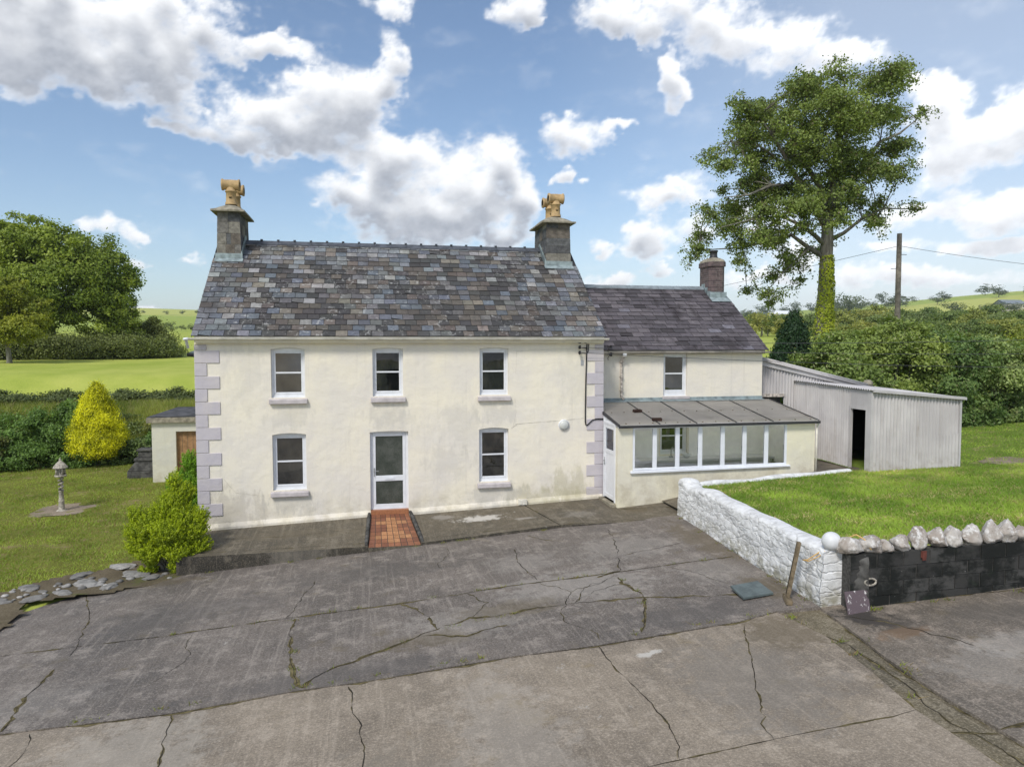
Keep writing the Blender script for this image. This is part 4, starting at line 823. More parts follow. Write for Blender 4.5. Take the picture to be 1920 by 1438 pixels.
WE = (1.07, 4.21, 4.2, 6.38); wsl = (WE[3]-WE[1])/(WE[2]-WE[0]); pl1, pl2, pl3 = (.104, .091, .101), (.134, .118, .127), (.074, .065, .071)
def pal_wing(u, v, r):
    n = mnoise.noise(Vector((u*7, v*4, 9.)))*.5+.5
    c = r.choices([pl1, pl2, pl3, (.17, .16, .185), (.05, .042, .045)], [.45, .28, .2+.3*max(0, n-.5), .05, max(0, n-.55)*1.0])[0]; f = r.uniform(.85, 1.15); return tuple(x*f for x in c)
WCH = (11.08, 11.66, 3.62, 4.55)
mb = MB(); slate_roof(mb, WX0+.0, WX1+.11, *WE, .235, .40, pal_wing, [(WCH[0], WCH[1]+.2, WCH[2])], 9)
mb.face([(WX0, WE[2], WE[3]), (WX1+.11, WE[2], WE[3]), (WX1+.11, WYB+.2, WE[1]), (WX0, WYB+.2, WE[1])], 0, (.08, .07, .08))
mb.face([(WX1+.1, WE[0], WE[1]-.05), (WX1+.1, WE[2], WE[3]-.05), (WX1+.1, WE[2], WE[3]), (WX1+.1, WE[0], WE[1])], 0, (.1, .09, .09))
wr = part(mb, 'roof', MAT['plum_slate'], wing)
mb = MB(); ridge(mb, WX0, WCH[0], WE[2], WE[3]+.05, wsl, .55, roll=False); sub(mb, 'ridge_tiles', MAT['ridge_tile_pale'], wr)
mb = MB(); half_gutter(mb, WX0+.12, WX1+.12, 1.04, 4.165, .045); part(mb, 'gutter', MAT['gutter_brown'], wing)
mb = MB(); mb.box(WX0, WX1, 1.10, 1.12, 4.10, 4.21); mb.box(WX0, WX1, 1.12, WY, 4.11, 4.125); part(mb, 'fascia', MAT['gutter_brown'], wing)
mb = MB(); mb.tube([(7.0, 1.05, 4.13), (7.0, 1.1, 4.02), (6.97, 1.20, 3.9), (6.97, 1.20, 3.3), (6.97, 1.20, 2.82), (7.02, 1.12, 2.74)], .036, 9)
for z in (3.85, 3.4, 3.0): mb.box(6.92, 7.02, 1.155, WY, z, z+.03)
dp = part(mb, 'downpipe', MAT['peel_paint'], wing); mb = MB(); mb.box(6.95, 7.06, 1.02, 1.12, 4.05, 4.16); sub(mb, 'swan_neck', MAT['white_upvc'], dp)
for z in (4.31, 4.09):
    mb = MB(); mb.tube([(6.55, WY, z), (6.55, 1.0, z)], .014, 6); mb.lathe([(.001, .06), (.032, .055), (.036, .02), (.024, .01), (.038, 0), (.038, -.04), (.001, -.05)], (6.55, .98, z), 14); mb.tube([(6.52, .98, z), (6.45, .98, z-.1), (6.47, 1.0, z-.16)], .01, 5); part(mb, 'insulator', MAT['black_plastic'], wing)
# brick chimney with a clipped corner
x0, x1, y0, y1 = WCH; zf = 5.9; cx_, cy_ = (x0+x1)/2, (y0+y1)/2
mb = MB(); cut = .13
def octo(e, z): return [(x0-e+cut, y0-e, z), (x1+e-cut, y0-e, z), (x1+e, y0-e+cut, z), (x1+e, y1+e-cut, z), (x1+e-cut, y1+e, z), (x0-e+cut, y1+e, z), (x0-e, y1+e-cut, z), (x0-e, y0-e+cut, z)]
lv = [(0, zf), (0, 7.08), (.035, 7.085), (.035, 7.24), (.03, 7.245)]
for (e0, za), (e1, zb_) in zip(lv[:-1], lv[1:]):
    A, B = octo(e0, za), octo(e1, zb_)
    for i in range(8): j = (i+1) % 8; mb.face([A[i], A[j], B[j], B[i]])
mb.face(octo(.03, 7.245))
wc = part(mb, 'chimney', MAT['plum_brick'], wing)
mb = MB(); A = octo(.025, 7.247)
ring = [[(cx_+(p[0]-cx_)*s, cy_+(p[1]-cy_)*s, z) for p in A] for s, z in ((1, 7.247), (.9, 7.32), (.6, 7.39), (.3, 7.41))]
for P, Q in zip(ring[:-1], ring[1:]):
    for i in range(8): j = (i+1) % 8; mb.face([P[i], P[j], Q[j], Q[i]], sm=True)
mb.face(ring[-1]); sub(mb, 'chimney_cap', MAT['cement_cap'], wc)
mb = MB(); mb.lathe([(.15, 7.36), (.15, 7.43), (.13, 7.44), (.125, 7.60), (.15, 7.61), (.15, 7.66), (.10, 7.66), (.001, 7.60)], (cx_, cy_-.1, 0), 18); sub(mb, 'chimney_pot', MAT['dark_metal'], wc)
mb = MB(); zz = WE[1]+(y0-WE[0])*wsl; mb.box(x0-.02, x1+.02, y0-.025, y0-.003, zz-.06, zz+.22)
dn = Vector((0, -1, -wsl)).normalized(); nr_ = Vector((0, -wsl, 1)).normalized(); a, b_ = Vector((x0-.05, y0-.02, zz))+nr_*.03, Vector((x1+.08, y0-.02, zz))+nr_*.03; mb.face([a+dn*.26, b_+dn*.26, b_, a])
for k in range(3): ya = y0+k*.2; za = WE[1]+(ya-WE[0])*wsl; mb.box(x0-.025, x0-.002, ya, ya+.22, za-.05, za+.25)
sub(mb, 'flashing', MAT['lead'], wc)

# ------------------------------------------------------------------ glazed porch
PX0, PX1, PY = 5.975, 11.88, -1.2
porch = thing('sun_porch', (8.9, 0, .3), 'lean-to sun porch with seven white windows and grey sheet roof', 'porch')
pz = lambda x: float(np.interp(x, [5.97, 7.24, 7.69, 11.9], [.10, .16, .22, .72]))
mb = MB(); wall_front(mb, PX0, PX1, lambda x: pz(x)-.1, 2.18, [(6.40, 11.0, .985, 2.17, 0)], PY, .12)
mb.face([(PX1, PY, .3), (PX1, WY, .3), (PX1, WY, 2.62), (PX1, PY, 2.2)], 0)
mb.face([(PX0, PY, -.1), (PX0, PY, 2.18), (PX0, -1.04, 2.2), (PX0, -1.04, -.1)], 0); mb.face([(PX0+.1, -1.04, -.1), (PX0, -1.04, -.1), (PX0, -1.04, 2.2), (PX0+.1, -1.04, 2.2)][::-1], 0)
mb.face([(PX0, PY+.12, .12), (PX1, PY+.12, .12), (PX1, PY+.12, .98), (PX0, PY+.12, .98)][::-1], 1); mb.face([(11.0, PY+.12, .98), (PX1, PY+.12, .98), (PX1, PY+.12, 2.2), (11.0, PY+.12, 2.2)][::-1], 1); mb.face([(PX1-.1, PY, .2), (PX1-.1, PY, 2.2), (PX1-.1, WY, 2.6), (PX1-.1, WY, .2)], 1)
mb.face([(PX0+.02, PY+.1, .13), (PX1, PY+.1, .13), (PX1, WY, .13), (PX0+.02, WY, .13)], 2)
mb.face([(PX0+.001, WY-.012, .1), (8.2, WY-.012, .1), (8.2, WY-.012, 2.6), (PX0+.001, WY-.012, 2.6)], 1); mb.face([(9.2, WY-.012, .1), (PX1, WY-.012, .1), (PX1, WY-.012, 2.6), (9.2, WY-.012, 2.6)], 1); mb.face([(8.2, WY-.012, .1), (9.2, WY-.012, .1), (9.2, WY-.012, .96), (8.2, WY-.012, .96)], 1); mb.face([(8.2, WY-.012, 2.12), (9.2, WY-.012, 2.12), (9.2, WY-.012, 2.6), (8.2, WY-.012, 2.6)], 1)
mb.face([(PX0+.012, PY+.1, .13), (PX0+.012, 0, .13), (PX0+.012, 0, 2.4), (PX0+.012, PY+.1, 2.2)][:0] or [(PX0+.004, 0.01, .13), (PX0+.004, WY, .13), (PX0+.004, WY, 2.6), (PX0+.004, 0.01, 2.4)], 1)
part(mb, 'wall', [MAT['porch_render'], MAT['interior_wall'], MAT['pavement']], porch)
mx = [6.41, 7.04, 7.70, 8.37, 9.04, 9.70, 10.37, 11.0]
for a, b in zip(mx[:-1], mx[1:]):
    f = MB(); y = PY+.005; w = .05; a_, b_ = a+.008, b-.008
    f.box(a_-.012, a_+w, y, y+.07, 1.0, 2.17); f.box(b_-w, b_+.012, y, y+.07, 1.0, 2.17); f.box(a_+w, b_-w, y+.001, y+.069, 1.0, 1.055); f.box(a_+w, b_-w, y+.001, y+.069, 2.125, 2.17)
    wn = part(f, 'window', MAT['white_paint'], porch, bevel=.006); g = MB(); g.box(a_+w-.003, b_-w+.003, y+.033, y+.039, 1.05, 2.128); sub(g, 'pane', MAT['clear_glass'], wn)
    if a > 6.9 and a != mx[3] or a < 6.5: g = MB(); g.box(b_-w+.005, b_-w+.02, y+.075, y+.095, 1.42, 1.56); sub(g, 'catch', MAT['grey_metal'], wn)
mb = MB(); mb.hexa([(6.33, PY-.07, .925), (11.08, PY-.07, .955), (11.08, PY+.14, .955), (6.33, PY+.14, .925), (6.33, PY-.07, .985), (11.08, PY-.07, 1.0), (11.08, PY+.14, 1.012), (6.33, PY+.14, .998)]); part(mb, 'sill', MAT['white_paint'], porch, bevel=.008)
# roof sheets with glazing bars
ry0, rz0, ry1, rz1 = PY-.13, 2.245, WY-.03, 2.665; bars = [5.985, 7.12, 8.19, 9.36, 10.48, 11.93]
rz = lambda y: rz0+(rz1-rz0)*(y-ry0)/(ry1-ry0)
mb = MB()
for a, b in zip(bars[:-1], bars[1:]):
    e = random.uniform(-.004, .006); mb.hexa([(a, ry0, rz0-.012), (b, ry0, rz0-.012), (b, ry1, rz1-.012), (a, ry1, rz1-.012), (a, ry0, rz0+e), (b, ry0, rz0+e*.5), (b, ry1, rz1), (a, ry1, rz1)])
    for k in range(3):
        for yy in (ry0+.12, (ry0+ry1)/2):
            xx = a+(b-a)*(k+.5)/3+.03; mb.tube([(xx, yy, rz(yy)), (xx, yy, rz(yy)+.018)], .02, 7, 1)
rf = part(mb, 'roof', [MAT['dirty_sheet'], MAT['dark_wood']], porch)
for x in bars[1:-1]+[11.90]:
    g = MB(); g.hexa([(x-.014, ry0, rz0+.002), (x+.014, ry0, rz0+.002), (x+.014, ry1, rz1), (x-.014, ry1, rz1), (x-.014, ry0, rz0+.022), (x+.014, ry0, rz0+.022), (x+.014, ry1, rz1+.02), (x-.014, ry1, rz1+.02)]); sub(g, 'glazing_bar', MAT['dark_metal'], rf)
mb = MB(); mb.box(PX0-.02, PX1+.06, ry0-.03, ry0-.005, 2.165, 2.235); part(mb, 'fascia', MAT['dark_metal'], porch)
mb = MB(); mb.box(WX0+.03, WX1-.0, WY-.028, WY-.004, 2.63, 2.77); mb.hexa([(WX0+.03, WY-.17, rz(WY-.17)+.02), (WX1, WY-.17, rz(WY-.17)+.02), (WX1, WY-.03, 2.67), (WX0+.03, WY-.03, 2.67), (WX0+.03, WY-.17, rz(WY-.17)+.03), (WX1, WY-.17, rz(WY-.17)+.03), (WX1, WY-.03, 2.70), (WX0+.03, WY-.03, 2.70)]); part(mb, 'flashing', MAT['lead'], porch)
mb = MB(); mb.face([(PX0, -1.30, 2.16), (PX0, -1.30, 2.235), (PX0, .0, 2.46), (PX0, .0, 2.24)]); mb.hexa([(PX0-.03, ry0, 2.20), (PX0+.01, ry0, 2.20), (PX0+.01, -.01, 2.42), (PX0-.03, -.01, 2.42), (PX0-.03, ry0, 2.262), (PX0+.01, ry0, 2.262), (PX0+.01, -.01, 2.50), (PX0-.03, -.01, 2.50)], 1); part(mb, 'gable_board', [MAT['white_upvc'], MAT['dark_metal']], porch)
# side door
mb = MB(); x = PX0-.005; Y0, Y1 = -1.04, -.10
def bx(y0, y1, z0, z1, d0, d1, m=0): mb.box(x-d1, x-d0, y0, y1, z0, z1, m)
bx(Y0, Y0+.05, .10, 2.26, -.06, .02); bx(Y1-.06, Y1, .10, 2.36, -.06, .02); bx(Y0+.05, Y1-.06, 2.18, 2.25, -.059, .019)
bx(-.98, -.90, .14, 2.175, -.04, .008); bx(-.255, -.165, .14, 2.175, -.04, .008); bx(-.90, -.255, .14, .25, -.039, .007); bx(-.90, -.255, 1.38, 1.49, -.039, .007); bx(-.90, -.255, 2.07, 2.175, -.039, .007); bx(-.90, -.255, .25, 1.38, -.03, -.005)
sdoor = part(mb, 'door', MAT['white_upvc'], porch, bevel=.005)
g = MB(); g.box(x+.012, x+.02, -.905, -.25, 1.485, 2.075); sub(g, 'pane', MAT['clear_glass'], sdoor)
g = MB(); g.box(x-.02, x-.008, -.225, -.195, 1.02, 1.24); g.tube([(x-.015, -.21, 1.14), (x-.06, -.21, 1.14), (x-.06, -.32, 1.138)], .011, 7); sub(g, 'handle', MAT['grey_metal'], sdoor)
mb = MB(); mb.box(PX0-.14, PX0-.001, -1.10, -.06, -.05, .085); part(mb, 'door_step', MAT['cement_cap'], porch, bevel=.01)
# worktop, tap and kettle seen through the glass
mb = MB(); mb.box(6.9, PX1-.12, WY-.62, WY-.014, .86, .93); mb.box(6.95, PX1-.15, WY-.56, WY-.52, .13, .86); part(mb, 'worktop', MAT['worktop'], porch)
mb = MB(); mb.tube([(8.55, WY-.15, .93), (8.55, WY-.15, 1.18), (8.56, WY-.2, 1.24), (8.57, WY-.3, 1.22), (8.57, WY-.32, 1.14)], .016, 8); mb.box(8.5, 8.6, WY-.2, WY-.1, .93, .97); part(mb, 'tap', MAT['grey_metal'], porch)
mb = MB(); mb.box(PX1+.005, PX1+.06, PY-.1, PY-.05, 2.08, 2.18); mb.tube([(PX1+.03, PY-.04, 2.1), (PX1+.03, PY-.03, .75)], .025, 7); part(mb, 'downpipe', MAT['gutter_cream'], porch)
# bowl on the worktop and two bricks lying on the roof
mb = MB(); mb.lathe([(.001, .0), (.07, .0), (.12, .06), (.135, .12), (.11, .12), (.06, .03)], (0, 0, 0), 20); bw = tag(mb.build('bowl', MAT['white_ball'], origin=(0, 0, 0)), 'small pale bowl on the worktop behind the second porch window', 'bowl'); bw.location = (9.0, WY-.28, .931)
for k, (bxx, by, rz_, lab) in enumerate(((6.98, -.05, .25, 'dark brick lying higher up the grey porch roof beside the first bar'), (7.18, -.98, -.1, 'dark brick lying lower down, near the gutter edge of the porch roof'))):
    mb = MB(); mb.box(-.13, .13, -.055, .055, 0, .075, 0); mb.box(-.08, .08, -.03, .03, .0752, .078, 0); br = tag(mb.build('brick', MAT['old_brick'], origin=(0, 0, 0), bevel=.006), lab, 'brick', 'bricks on the porch roof'); br.location = (bxx, by, rz(by)+.004); br.rotation_euler = (math.atan((rz1-rz0)/(ry1-ry0)), 0, rz_)

# ------------------------------------------------------------------ corrugated sheds
def corrugated(mb, a, b, z0a, z0b, z1a, z1b, m=0, pitch=.105, amp=.026, nrm=None, joints=.62, seed=1):
    """upright corrugated sheet from plan point a to b; heights vary linearly"""
    a, b = Vector(a), Vector(b); L = (b-a).length; n = int(L/pitch*6); d = (b-a)/L; N = Vector(nrm) if nrm else Vector((d.y, -d.x)); r = random.Random(seed); P = []
    for i in range(n+1):
        u = i/n; s = u*L; off = amp*math.sin(2*math.pi*s/pitch)+(.008 if int(s/joints) % 2 else 0); p = a+d*s+N*off; jit = r.uniform(-.004, .004)
        P.append(((p.x, p.y, z0a+(z0b-z0a)*u+jit), (p.x, p.y, z1a+(z1b-z1a)*u)))
    for (p0, p1), (q0, q1) in zip(P[:-1], P[1:]): mb.face([p0, q0, q1, p1], m)
def corr_roof(mb, A, B, C_, D_, m=0, pitch=.098, amp=.02):
    """corrugated sheet whose ridges run A->B; edge A..D crosses the waves"""
    A, B, C_, D_ = map(Vector, (A, B, C_, D_)); L = (D_-A).length; n = int(L/pitch*6); N = (B-A).cross(D_-A).normalized(); N = N if N.z > 0 else -N; P = []
    for i in range(n+1): u = i/n; o = N*(amp*math.sin(2*math.pi*u*L/pitch)); P.append((A.lerp(D_, u)+o, B.lerp(C_, u)+o))
    for (p0, p1), (q0, q1) in zip(P[:-1], P[1:]): mb.face([p0, q0, q1, p1], m)
lean = thing('lean_to', (13.7, 2.4, .8), 'pale corrugated lean-to with sloping roof against the end of the wing', 'shed')
mb = MB(); zt = lambda x: 3.93-.232*(x-11.75)
corrugated(mb, (11.70, 1.6), (12.66, 1.6), 2.74, 2.73, zt(11.7)-.05, zt(12.66)-.05, seed=2); corrugated(mb, (12.66, 1.6), (15.75, 1.6), .7, .8, zt(12.66)-.05, zt(15.75)-.05, seed=3)
mb.face([(15.75, 1.6, .8), (15.75, 6.5, .8), (15.75, 6.5, zt(15.75)), (15.75, 1.6, zt(15.75))]); part(mb, 'wall', MAT['painted_tin'], lean)
mb = MB(); mb.box(11.70, 12.64, 1.75, 1.85, .2, 2.74); part(mb, 'stone_recess', MAT['old_stone'], lean)
mb = MB(); corr_roof(mb, (11.72, 1.5, zt(11.72)), (15.82, 1.5, zt(15.82)), (15.82, 6.6, zt(15.82)), (11.72, 6.6, zt(11.72))); part(mb, 'roof', MAT['painted_tin'], lean)
mb = MB()
for dz, y in ((-.02, 1.49), (.045, 1.52)): mb.tube([(11.72, y, zt(11.72)+dz), (15.8, y, zt(15.8)+dz)], .034, 8)
mb.hexa([(11.72, 1.53, zt(11.72)-.20), (15.8, 1.53, zt(15.8)-.13), (15.8, 1.56, zt(15.8)-.13), (11.72, 1.56, zt(11.72)-.20), (11.72, 1.53, zt(11.72)), (15.8, 1.53, zt(15.8)), (15.8, 1.56, zt(15.8)), (11.72, 1.56, zt(11.72))]); part(mb, 'roof_edge', MAT['painted_tin'], lean)
mb = MB(); mb.box(11.70, 12.66, 1.55, 1.585, 2.70, 2.80); part(mb, 'rusty_rail', MAT['peel_paint'], lean)
mb = MB(); mb.lathe([(.001, .12), (.1, .1), (.16, .02), (.15, -.08), (.001, -.12)], (15.78, 1.62, zt(15.78)+.1), 12); part(mb, 'end_cap', MAT['cement_cap'], lean)
shed = thing('corrugated_shed', (14.5, -.2, .85), 'white painted corrugated iron shed with an open dark doorway', 'shed')
SX0, SX1, SY0, SY1 = 13.08, 15.95, -1.97, 1.58
ztop = lambda x, y: 3.10+(y-SY0)*.03-(x-SX0)*.087
mb = MB(); d0, d1 = -1.80, -1.12     # doorway along y in the left face
mb.face
corrugated(mb, (SX0, SY1), (SX0, d1), .80, .80, ztop(SX0, SY1), ztop(SX0, d1), nrm=(-1, 0), seed=4)
mb.box(SX0-.015, SX0+.015, d0-.02, d1+.0, 2.60, ztop(SX0, d0), 0); mb.box(SX0-.02, SX0+.02, SY0, d0-.02, .72, ztop(SX0, SY0)-.005, 0)
corrugated(mb, (SX0+.02, SY0), (SX1, SY0), .72, .90, ztop(SX0, SY0)-.01, ztop(SX1, SY0)-.01, nrm=(0, -1), seed=6)
corrugated(mb, (15.12, SY0-.014), (SX1-.02, SY0-.014), .88, .92, 1.80, 1.84, nrm=(0, -1), seed=8)
mb.face([(SX1, SY0, .85), (SX1, SY1, .85), (SX1, SY1, ztop(SX1, SY1)), (SX1, SY0, ztop(SX1, SY0))])
part(mb, 'wall', MAT['painted_tin'], shed)
mb = MB(); mb.box(SX0-.03, SX0+.05, d0-.05, d0+.03, .76, 2.62); mb.box(SX0-.03, SX0+.05, d1-.02, d1+.05, .80, 2.62); mb.box(SX0-.028, SX0+.04, d0+.03, d1-.02, 2.55, 2.62); mb.box(SX0-.035, SX0+.01, SY0-.03, SY0+.12, .74, 3.06); fr = part(mb, 'door_frame', MAT['painted_tin'], shed)
mb = MB(); mb.hexa([(SX0+.02, d0+.03, .8), (SX0+.7, d0+.12, .8), (SX0+.7, d0+.16, .8), (SX0+.02, d0+.07, .8), (SX0+.02, d0+.03, 2.53), (SX0+.7, d0+.12, 2.53), (SX0+.7, d0+.16, 2.53), (SX0+.02, d0+.07, 2.53)]); part(mb, 'door', MAT['dark_wood'], shed)
mb = MB(); mb.box(SX0+.06, SX1-.06, SY0+.06, SY1-.06, .70, .80); mb.face([(SX0+.03, SY1-.05, .8), (SX1-.02, SY1-.05, .8), (SX1-.02, SY1-.05, 2.7), (SX0+.03, SY1-.05, 2.7)]); mb.face([(SX1-.05, SY0+.05, .8), (SX1-.05, SY1-.05, .8), (SX1-.05, SY1-.05, 2.75), (SX1-.05, SY0+.05, 2.75)]); mb.face([(SX0+.05, SY0+.04, .8), (SX1-.05, SY0+.04, .8), (SX1-.05, SY0+.04, 2.75), (SX0+.05, SY0+.04, 2.98)]); mb.face([(SX0+.05, d1+.06, .8), (SX0+.05, SY1, .8), (SX0+.05, SY1, 2.9), (SX0+.05, d1+.06, 2.9)]); part(mb, 'dark_lining', MAT['painted_dark'], shed)  # near-black inner faces paint the dark inside of the shed
mb = MB(); e = .09; Z = lambda x, y: ztop(x, y)+.02
corr_roof(mb, (SX0-e, SY0-e, Z(SX0-e, SY0-e)), (SX1+e, SY0-e, Z(SX1+e, SY0-e)), (SX1+e, SY1, Z(SX1+e, SY1)), (SX0-e, SY1, Z(SX0-e, SY1))); part(mb, 'roof', MAT['painted_tin'], shed)
mb = MB(); mb.hexa([(SX0-.02, SY0-.11, Z(SX0, SY0)-.05), (SX1+.12, SY0-.11, Z(SX1+.12, SY0)-.05), (SX1+.12, SY0-.03, Z(SX1+.12, SY0)-.05), (SX0-.02, SY0-.03, Z(SX0, SY0)-.05), (SX0-.02, SY0-.11, Z(SX0, SY0)+.02), (SX1+.12, SY0-.11, Z(SX1+.12, SY0)+.02), (SX1+.12, SY0-.03, Z(SX1+.12, SY0)+.03), (SX0-.02, SY0-.03, Z(SX0, SY0)+.03)]); mb.box(SX1-.03, SX1+.03, SY0-.04, SY0+.03, .9, ztop(SX1, SY0)); part(mb, 'roof_edge', MAT['painted_tin'], shed)

# ------------------------------------------------------------------ small outbuilding behind the gable
outb = thing('outbuilding', (-6.4, 10.2, -.6), 'small flat-roofed rendered outbuilding with brown wooden door behind the gable', 'outbuilding')
mb = MB(); OX0, OX1, OY0, OY1 = -8.12, -4.4, 8.3, 12.4
wall_front(mb, OX0, OX1, lambda x: -.75, 1.62, [(-7.32, -5.9, -.6, 1.28, 0)], OY0, .25)
mb.face([(OX0, OY1, -.8), (OX0, OY0, -.8), (OX0, OY0, 1.62), (OX0, OY1, 1.62)]); mb.face([(OX1, OY0, -.8), (OX1, OY1, -.8), (OX1, OY1, 1.62), (OX1, OY0, 1.62)]); part(mb, 'wall', MAT['pale_render'], outb)
mb = MB(); mb.box(-7.34, -5.88, OY0+.14, OY0+.20, -.62, 1.30); dd = part(mb, 'door', MAT['door_wood'], outb)
mb = MB()
for k in range(1, 8): mb.box(-7.32+k*.18, -7.31+k*.18, OY0+.134, OY0+.139, -.6, 1.28)
sub(mb, 'board_joints', MAT['dark_wood'], dd)
mb = MB(); mb.box(OX0-.14, OX1, OY0-.14, OY1+.1, 1.62, 1.80); rfo = part(mb, 'roof', MAT['cement_cap'], outb); mb = MB(); mb.box(OX0-.10, OX1, OY0-.10, OY1+.06, 1.801, 1.835); mb.box(-6.6, -5.2, OY0+1.2, OY1-.8, 1.836, 1.86); sub(mb, 'felt', MAT['felt_roof'], rfo)
# slated eaves corner of the back lean-to with its dark gutter
bl = thing('back_lean_to', (-4.5, 7.6, 3), 'end of dark slated lean-to roof showing past the left gable', 'lean-to')
mb = MB(); mb.hexa([(-6.55, 7.2, 4.09), (-4.8, 7.2, 3.90), (-4.8, 9.2, 3.98), (-6.55, 9.2, 4.2), (-6.55, 7.2, 4.15), (-4.8, 7.2, 3.96), (-4.8, 9.2, 4.04), (-6.55, 9.2, 4.26)]); part(mb, 'roof', MAT['grey_slate'], bl)
mb = MB(); mb.tube([(-6.6, 7.12, 4.06), (-4.8, 7.12, 3.84)], .06, 8); part(mb, 'gutter', MAT['black_plastic'], bl); mb = MB(); mb.box(-5.6, -4.8, 7.25, 9.1, -.9, 3.88); part(mb, 'wall', MAT['pale_render'], bl)

# ------------------------------------------------------------------ rubble wall, block wall and what stands on them
def rubble(name, A, B, thick, zb, zt, mats, label, cat, nu=230, nv=34, amp=.021, seed=1, cell=(.40, .125)):
    """thick rough wall from A to B with bulging stones and a rounded top, one closed skin"""
    A, B = Vector(A), Vector(B); L = (B-A).length; d = (B-A)/L; N = Vector((d.y, -d.x)); prof = []
    for k in range(nv+1): prof.append((thick/2, k/nv, 1))
    for k in range(1, 9): w = math.pi*k/9; prof.append((thick/2*math.cos(w), 1+.10*math.sin(w), .5))
    for k in range(nv+1): prof.append((-thick/2, 1-k/nv, 1))
    V = []; m_ = len(prof)
    for i in range(nu+1):
        u = i/nu; c = A+d*(u*L); z0, z1 = zb(u), zt(u); z1 += .05*mnoise.noise(Vector((u*L*.9, 3.1, seed)))
        for (o, v, s) in prof:
            z = z0+(z1-z0)*min(v, 1)+(max(v, 1)-1)*.9
            q = Vector((u*L/cell[0], z/cell[1], seed+(.0 if o > 0 else 9))); q.x += .5*math.floor(q.y)*0
            w = mnoise.voronoi(q+Vector((mnoise.noise(q*.7)*.4, mnoise.noise(q*.9+Vector((5, 0, 0)))*.3, 0)))[0]; e = min((w[1]-w[0])*2.2, 1)
            off = amp*(min(e*2.6, 1)**.45-.7)*s+.026*mnoise.noise(q*.55)+.012*mnoise.noise(q*3.3)*s+.006*mnoise.noise(q*9)*s; lean_ = .05*(1-min(v, 1))
            o2 = o*(1+.0)+(1 if o > 0 else -1)*(off+lean_)
            p = c+N*o2; V.append((p.x, p.y, z))
    F = []
    for i in range(nu):
        for j in range(m_-1): F.append((i*m_+j, (i+1)*m_+j, (i+1)*m_+j+1, i*m_+j+1))
    me = bpy.data.meshes.new(name); me.from_pydata([tuple(Vector(v)-Vector((A.x, A.y, zb(0)))) for v in V], [], F+[tuple(range(m_))[::-1], tuple(nu*m_+j for j in range(m_))])
    for m in mats: me.materials.append(m)
    me.polygons.foreach_set('use_smooth', [True]*nu*(m_-1)+[False, False]); me.update()
    o = link(name, me); o.location = (A.x, A.y, zb(0)); return tag(o, label, cat)
def ww_top(u): return float(np.interp(u, [0, .03, .08, .25, .55, .85, .93, 1], [.90, .92, .80, .90, .95, .99, 1.02, 1.04]))
rubble('garden_wall', (7.44, -2.35), (6.72, -9.22), .44, lambda u: float(yard_z(7.3-.8*u, -2.4-6.9*u))-.12, ww_top, [MAT['whitewashed_stone']], 'whitewashed rubble stone wall holding up the lawn', 'wall', seed=3)
rubble('stone_kerb', (7.55, -2.62), (12.6, -1.72), .24, lambda u: .55+.1*u, lambda u: .80+.035*u, [MAT['whitewashed_stone']], 'low whitewashed kerb between the porch and the lawn', 'kerb', nu=130, nv=6, seed=5)
# concrete block wall, stained black, with a row of boulders along the top
mb = MB(); r = random.Random(4); BA, BB = Vector((6.80, -9.36)), Vector((15.5, -9.98)); L = (BB-BA).length; d = (BB-BA)/L; N = Vector((d.y, -d.x))
zbw = lambda s: float(np.interp(s, [0, 3, 9], [.22, .40, .60])); ztw = lambda s: float(np.interp(s, [0, 3, 9], [1.08, 1.19, 1.36]))
mb.hexa([tuple(BA+N*.09)+(zbw(0)-.3,), tuple(BB+N*.09)+(zbw(L)-.3,), tuple(BB-N*.13)+(zbw(L)-.3,), tuple(BA-N*.13)+(zbw(0)-.3,), tuple(BA+N*.09)+(ztw(0)-.012,), tuple(BB+N*.09)+(ztw(L)-.012,), tuple(BB-N*.13)+(ztw(L)-.012,), tuple(BA-N*.13)+(ztw(0)-.012,)], 1)
for row in range(5):
    s = -.22 if row % 2 else 0
    while s < L:
        a, b = max(s, 0)+.005, min(s+.44, L)-.005; s += .45
        if b-a < .05: continue
        e = .105+r.uniform(-.004, .006); P = []
        for zz in (0, 1):
            for q, o in ((a, e), (b, e), (b, .05), (a, .05)):
                z = ztw(q)-.225*(row+1-zz)+(.005 if not zz else -.005); p = BA+d*q+N*o; P.append((p.x, p.y, z))
        g = r.uniform(.035, .085); mb.hexa(P, 0, (g, g*.98, g*.92))
tag(mb.build('block_wall', [MAT['black_block'], MAT['mortar_dark']], origin=(6.8, -9.36, .2)), 'black stained concrete block wall below the row of boulders', 'wall')
rubble('wall_end', (6.86, -9.28), (7.12, -9.42), .25, lambda u: .12, lambda u: 1.0, [MAT['old_stone']], 'narrow strip of dark rubble between the white wall and the block wall', 'wall', nu=12, nv=30, amp=.03, seed=11, cell=(.16, .14))
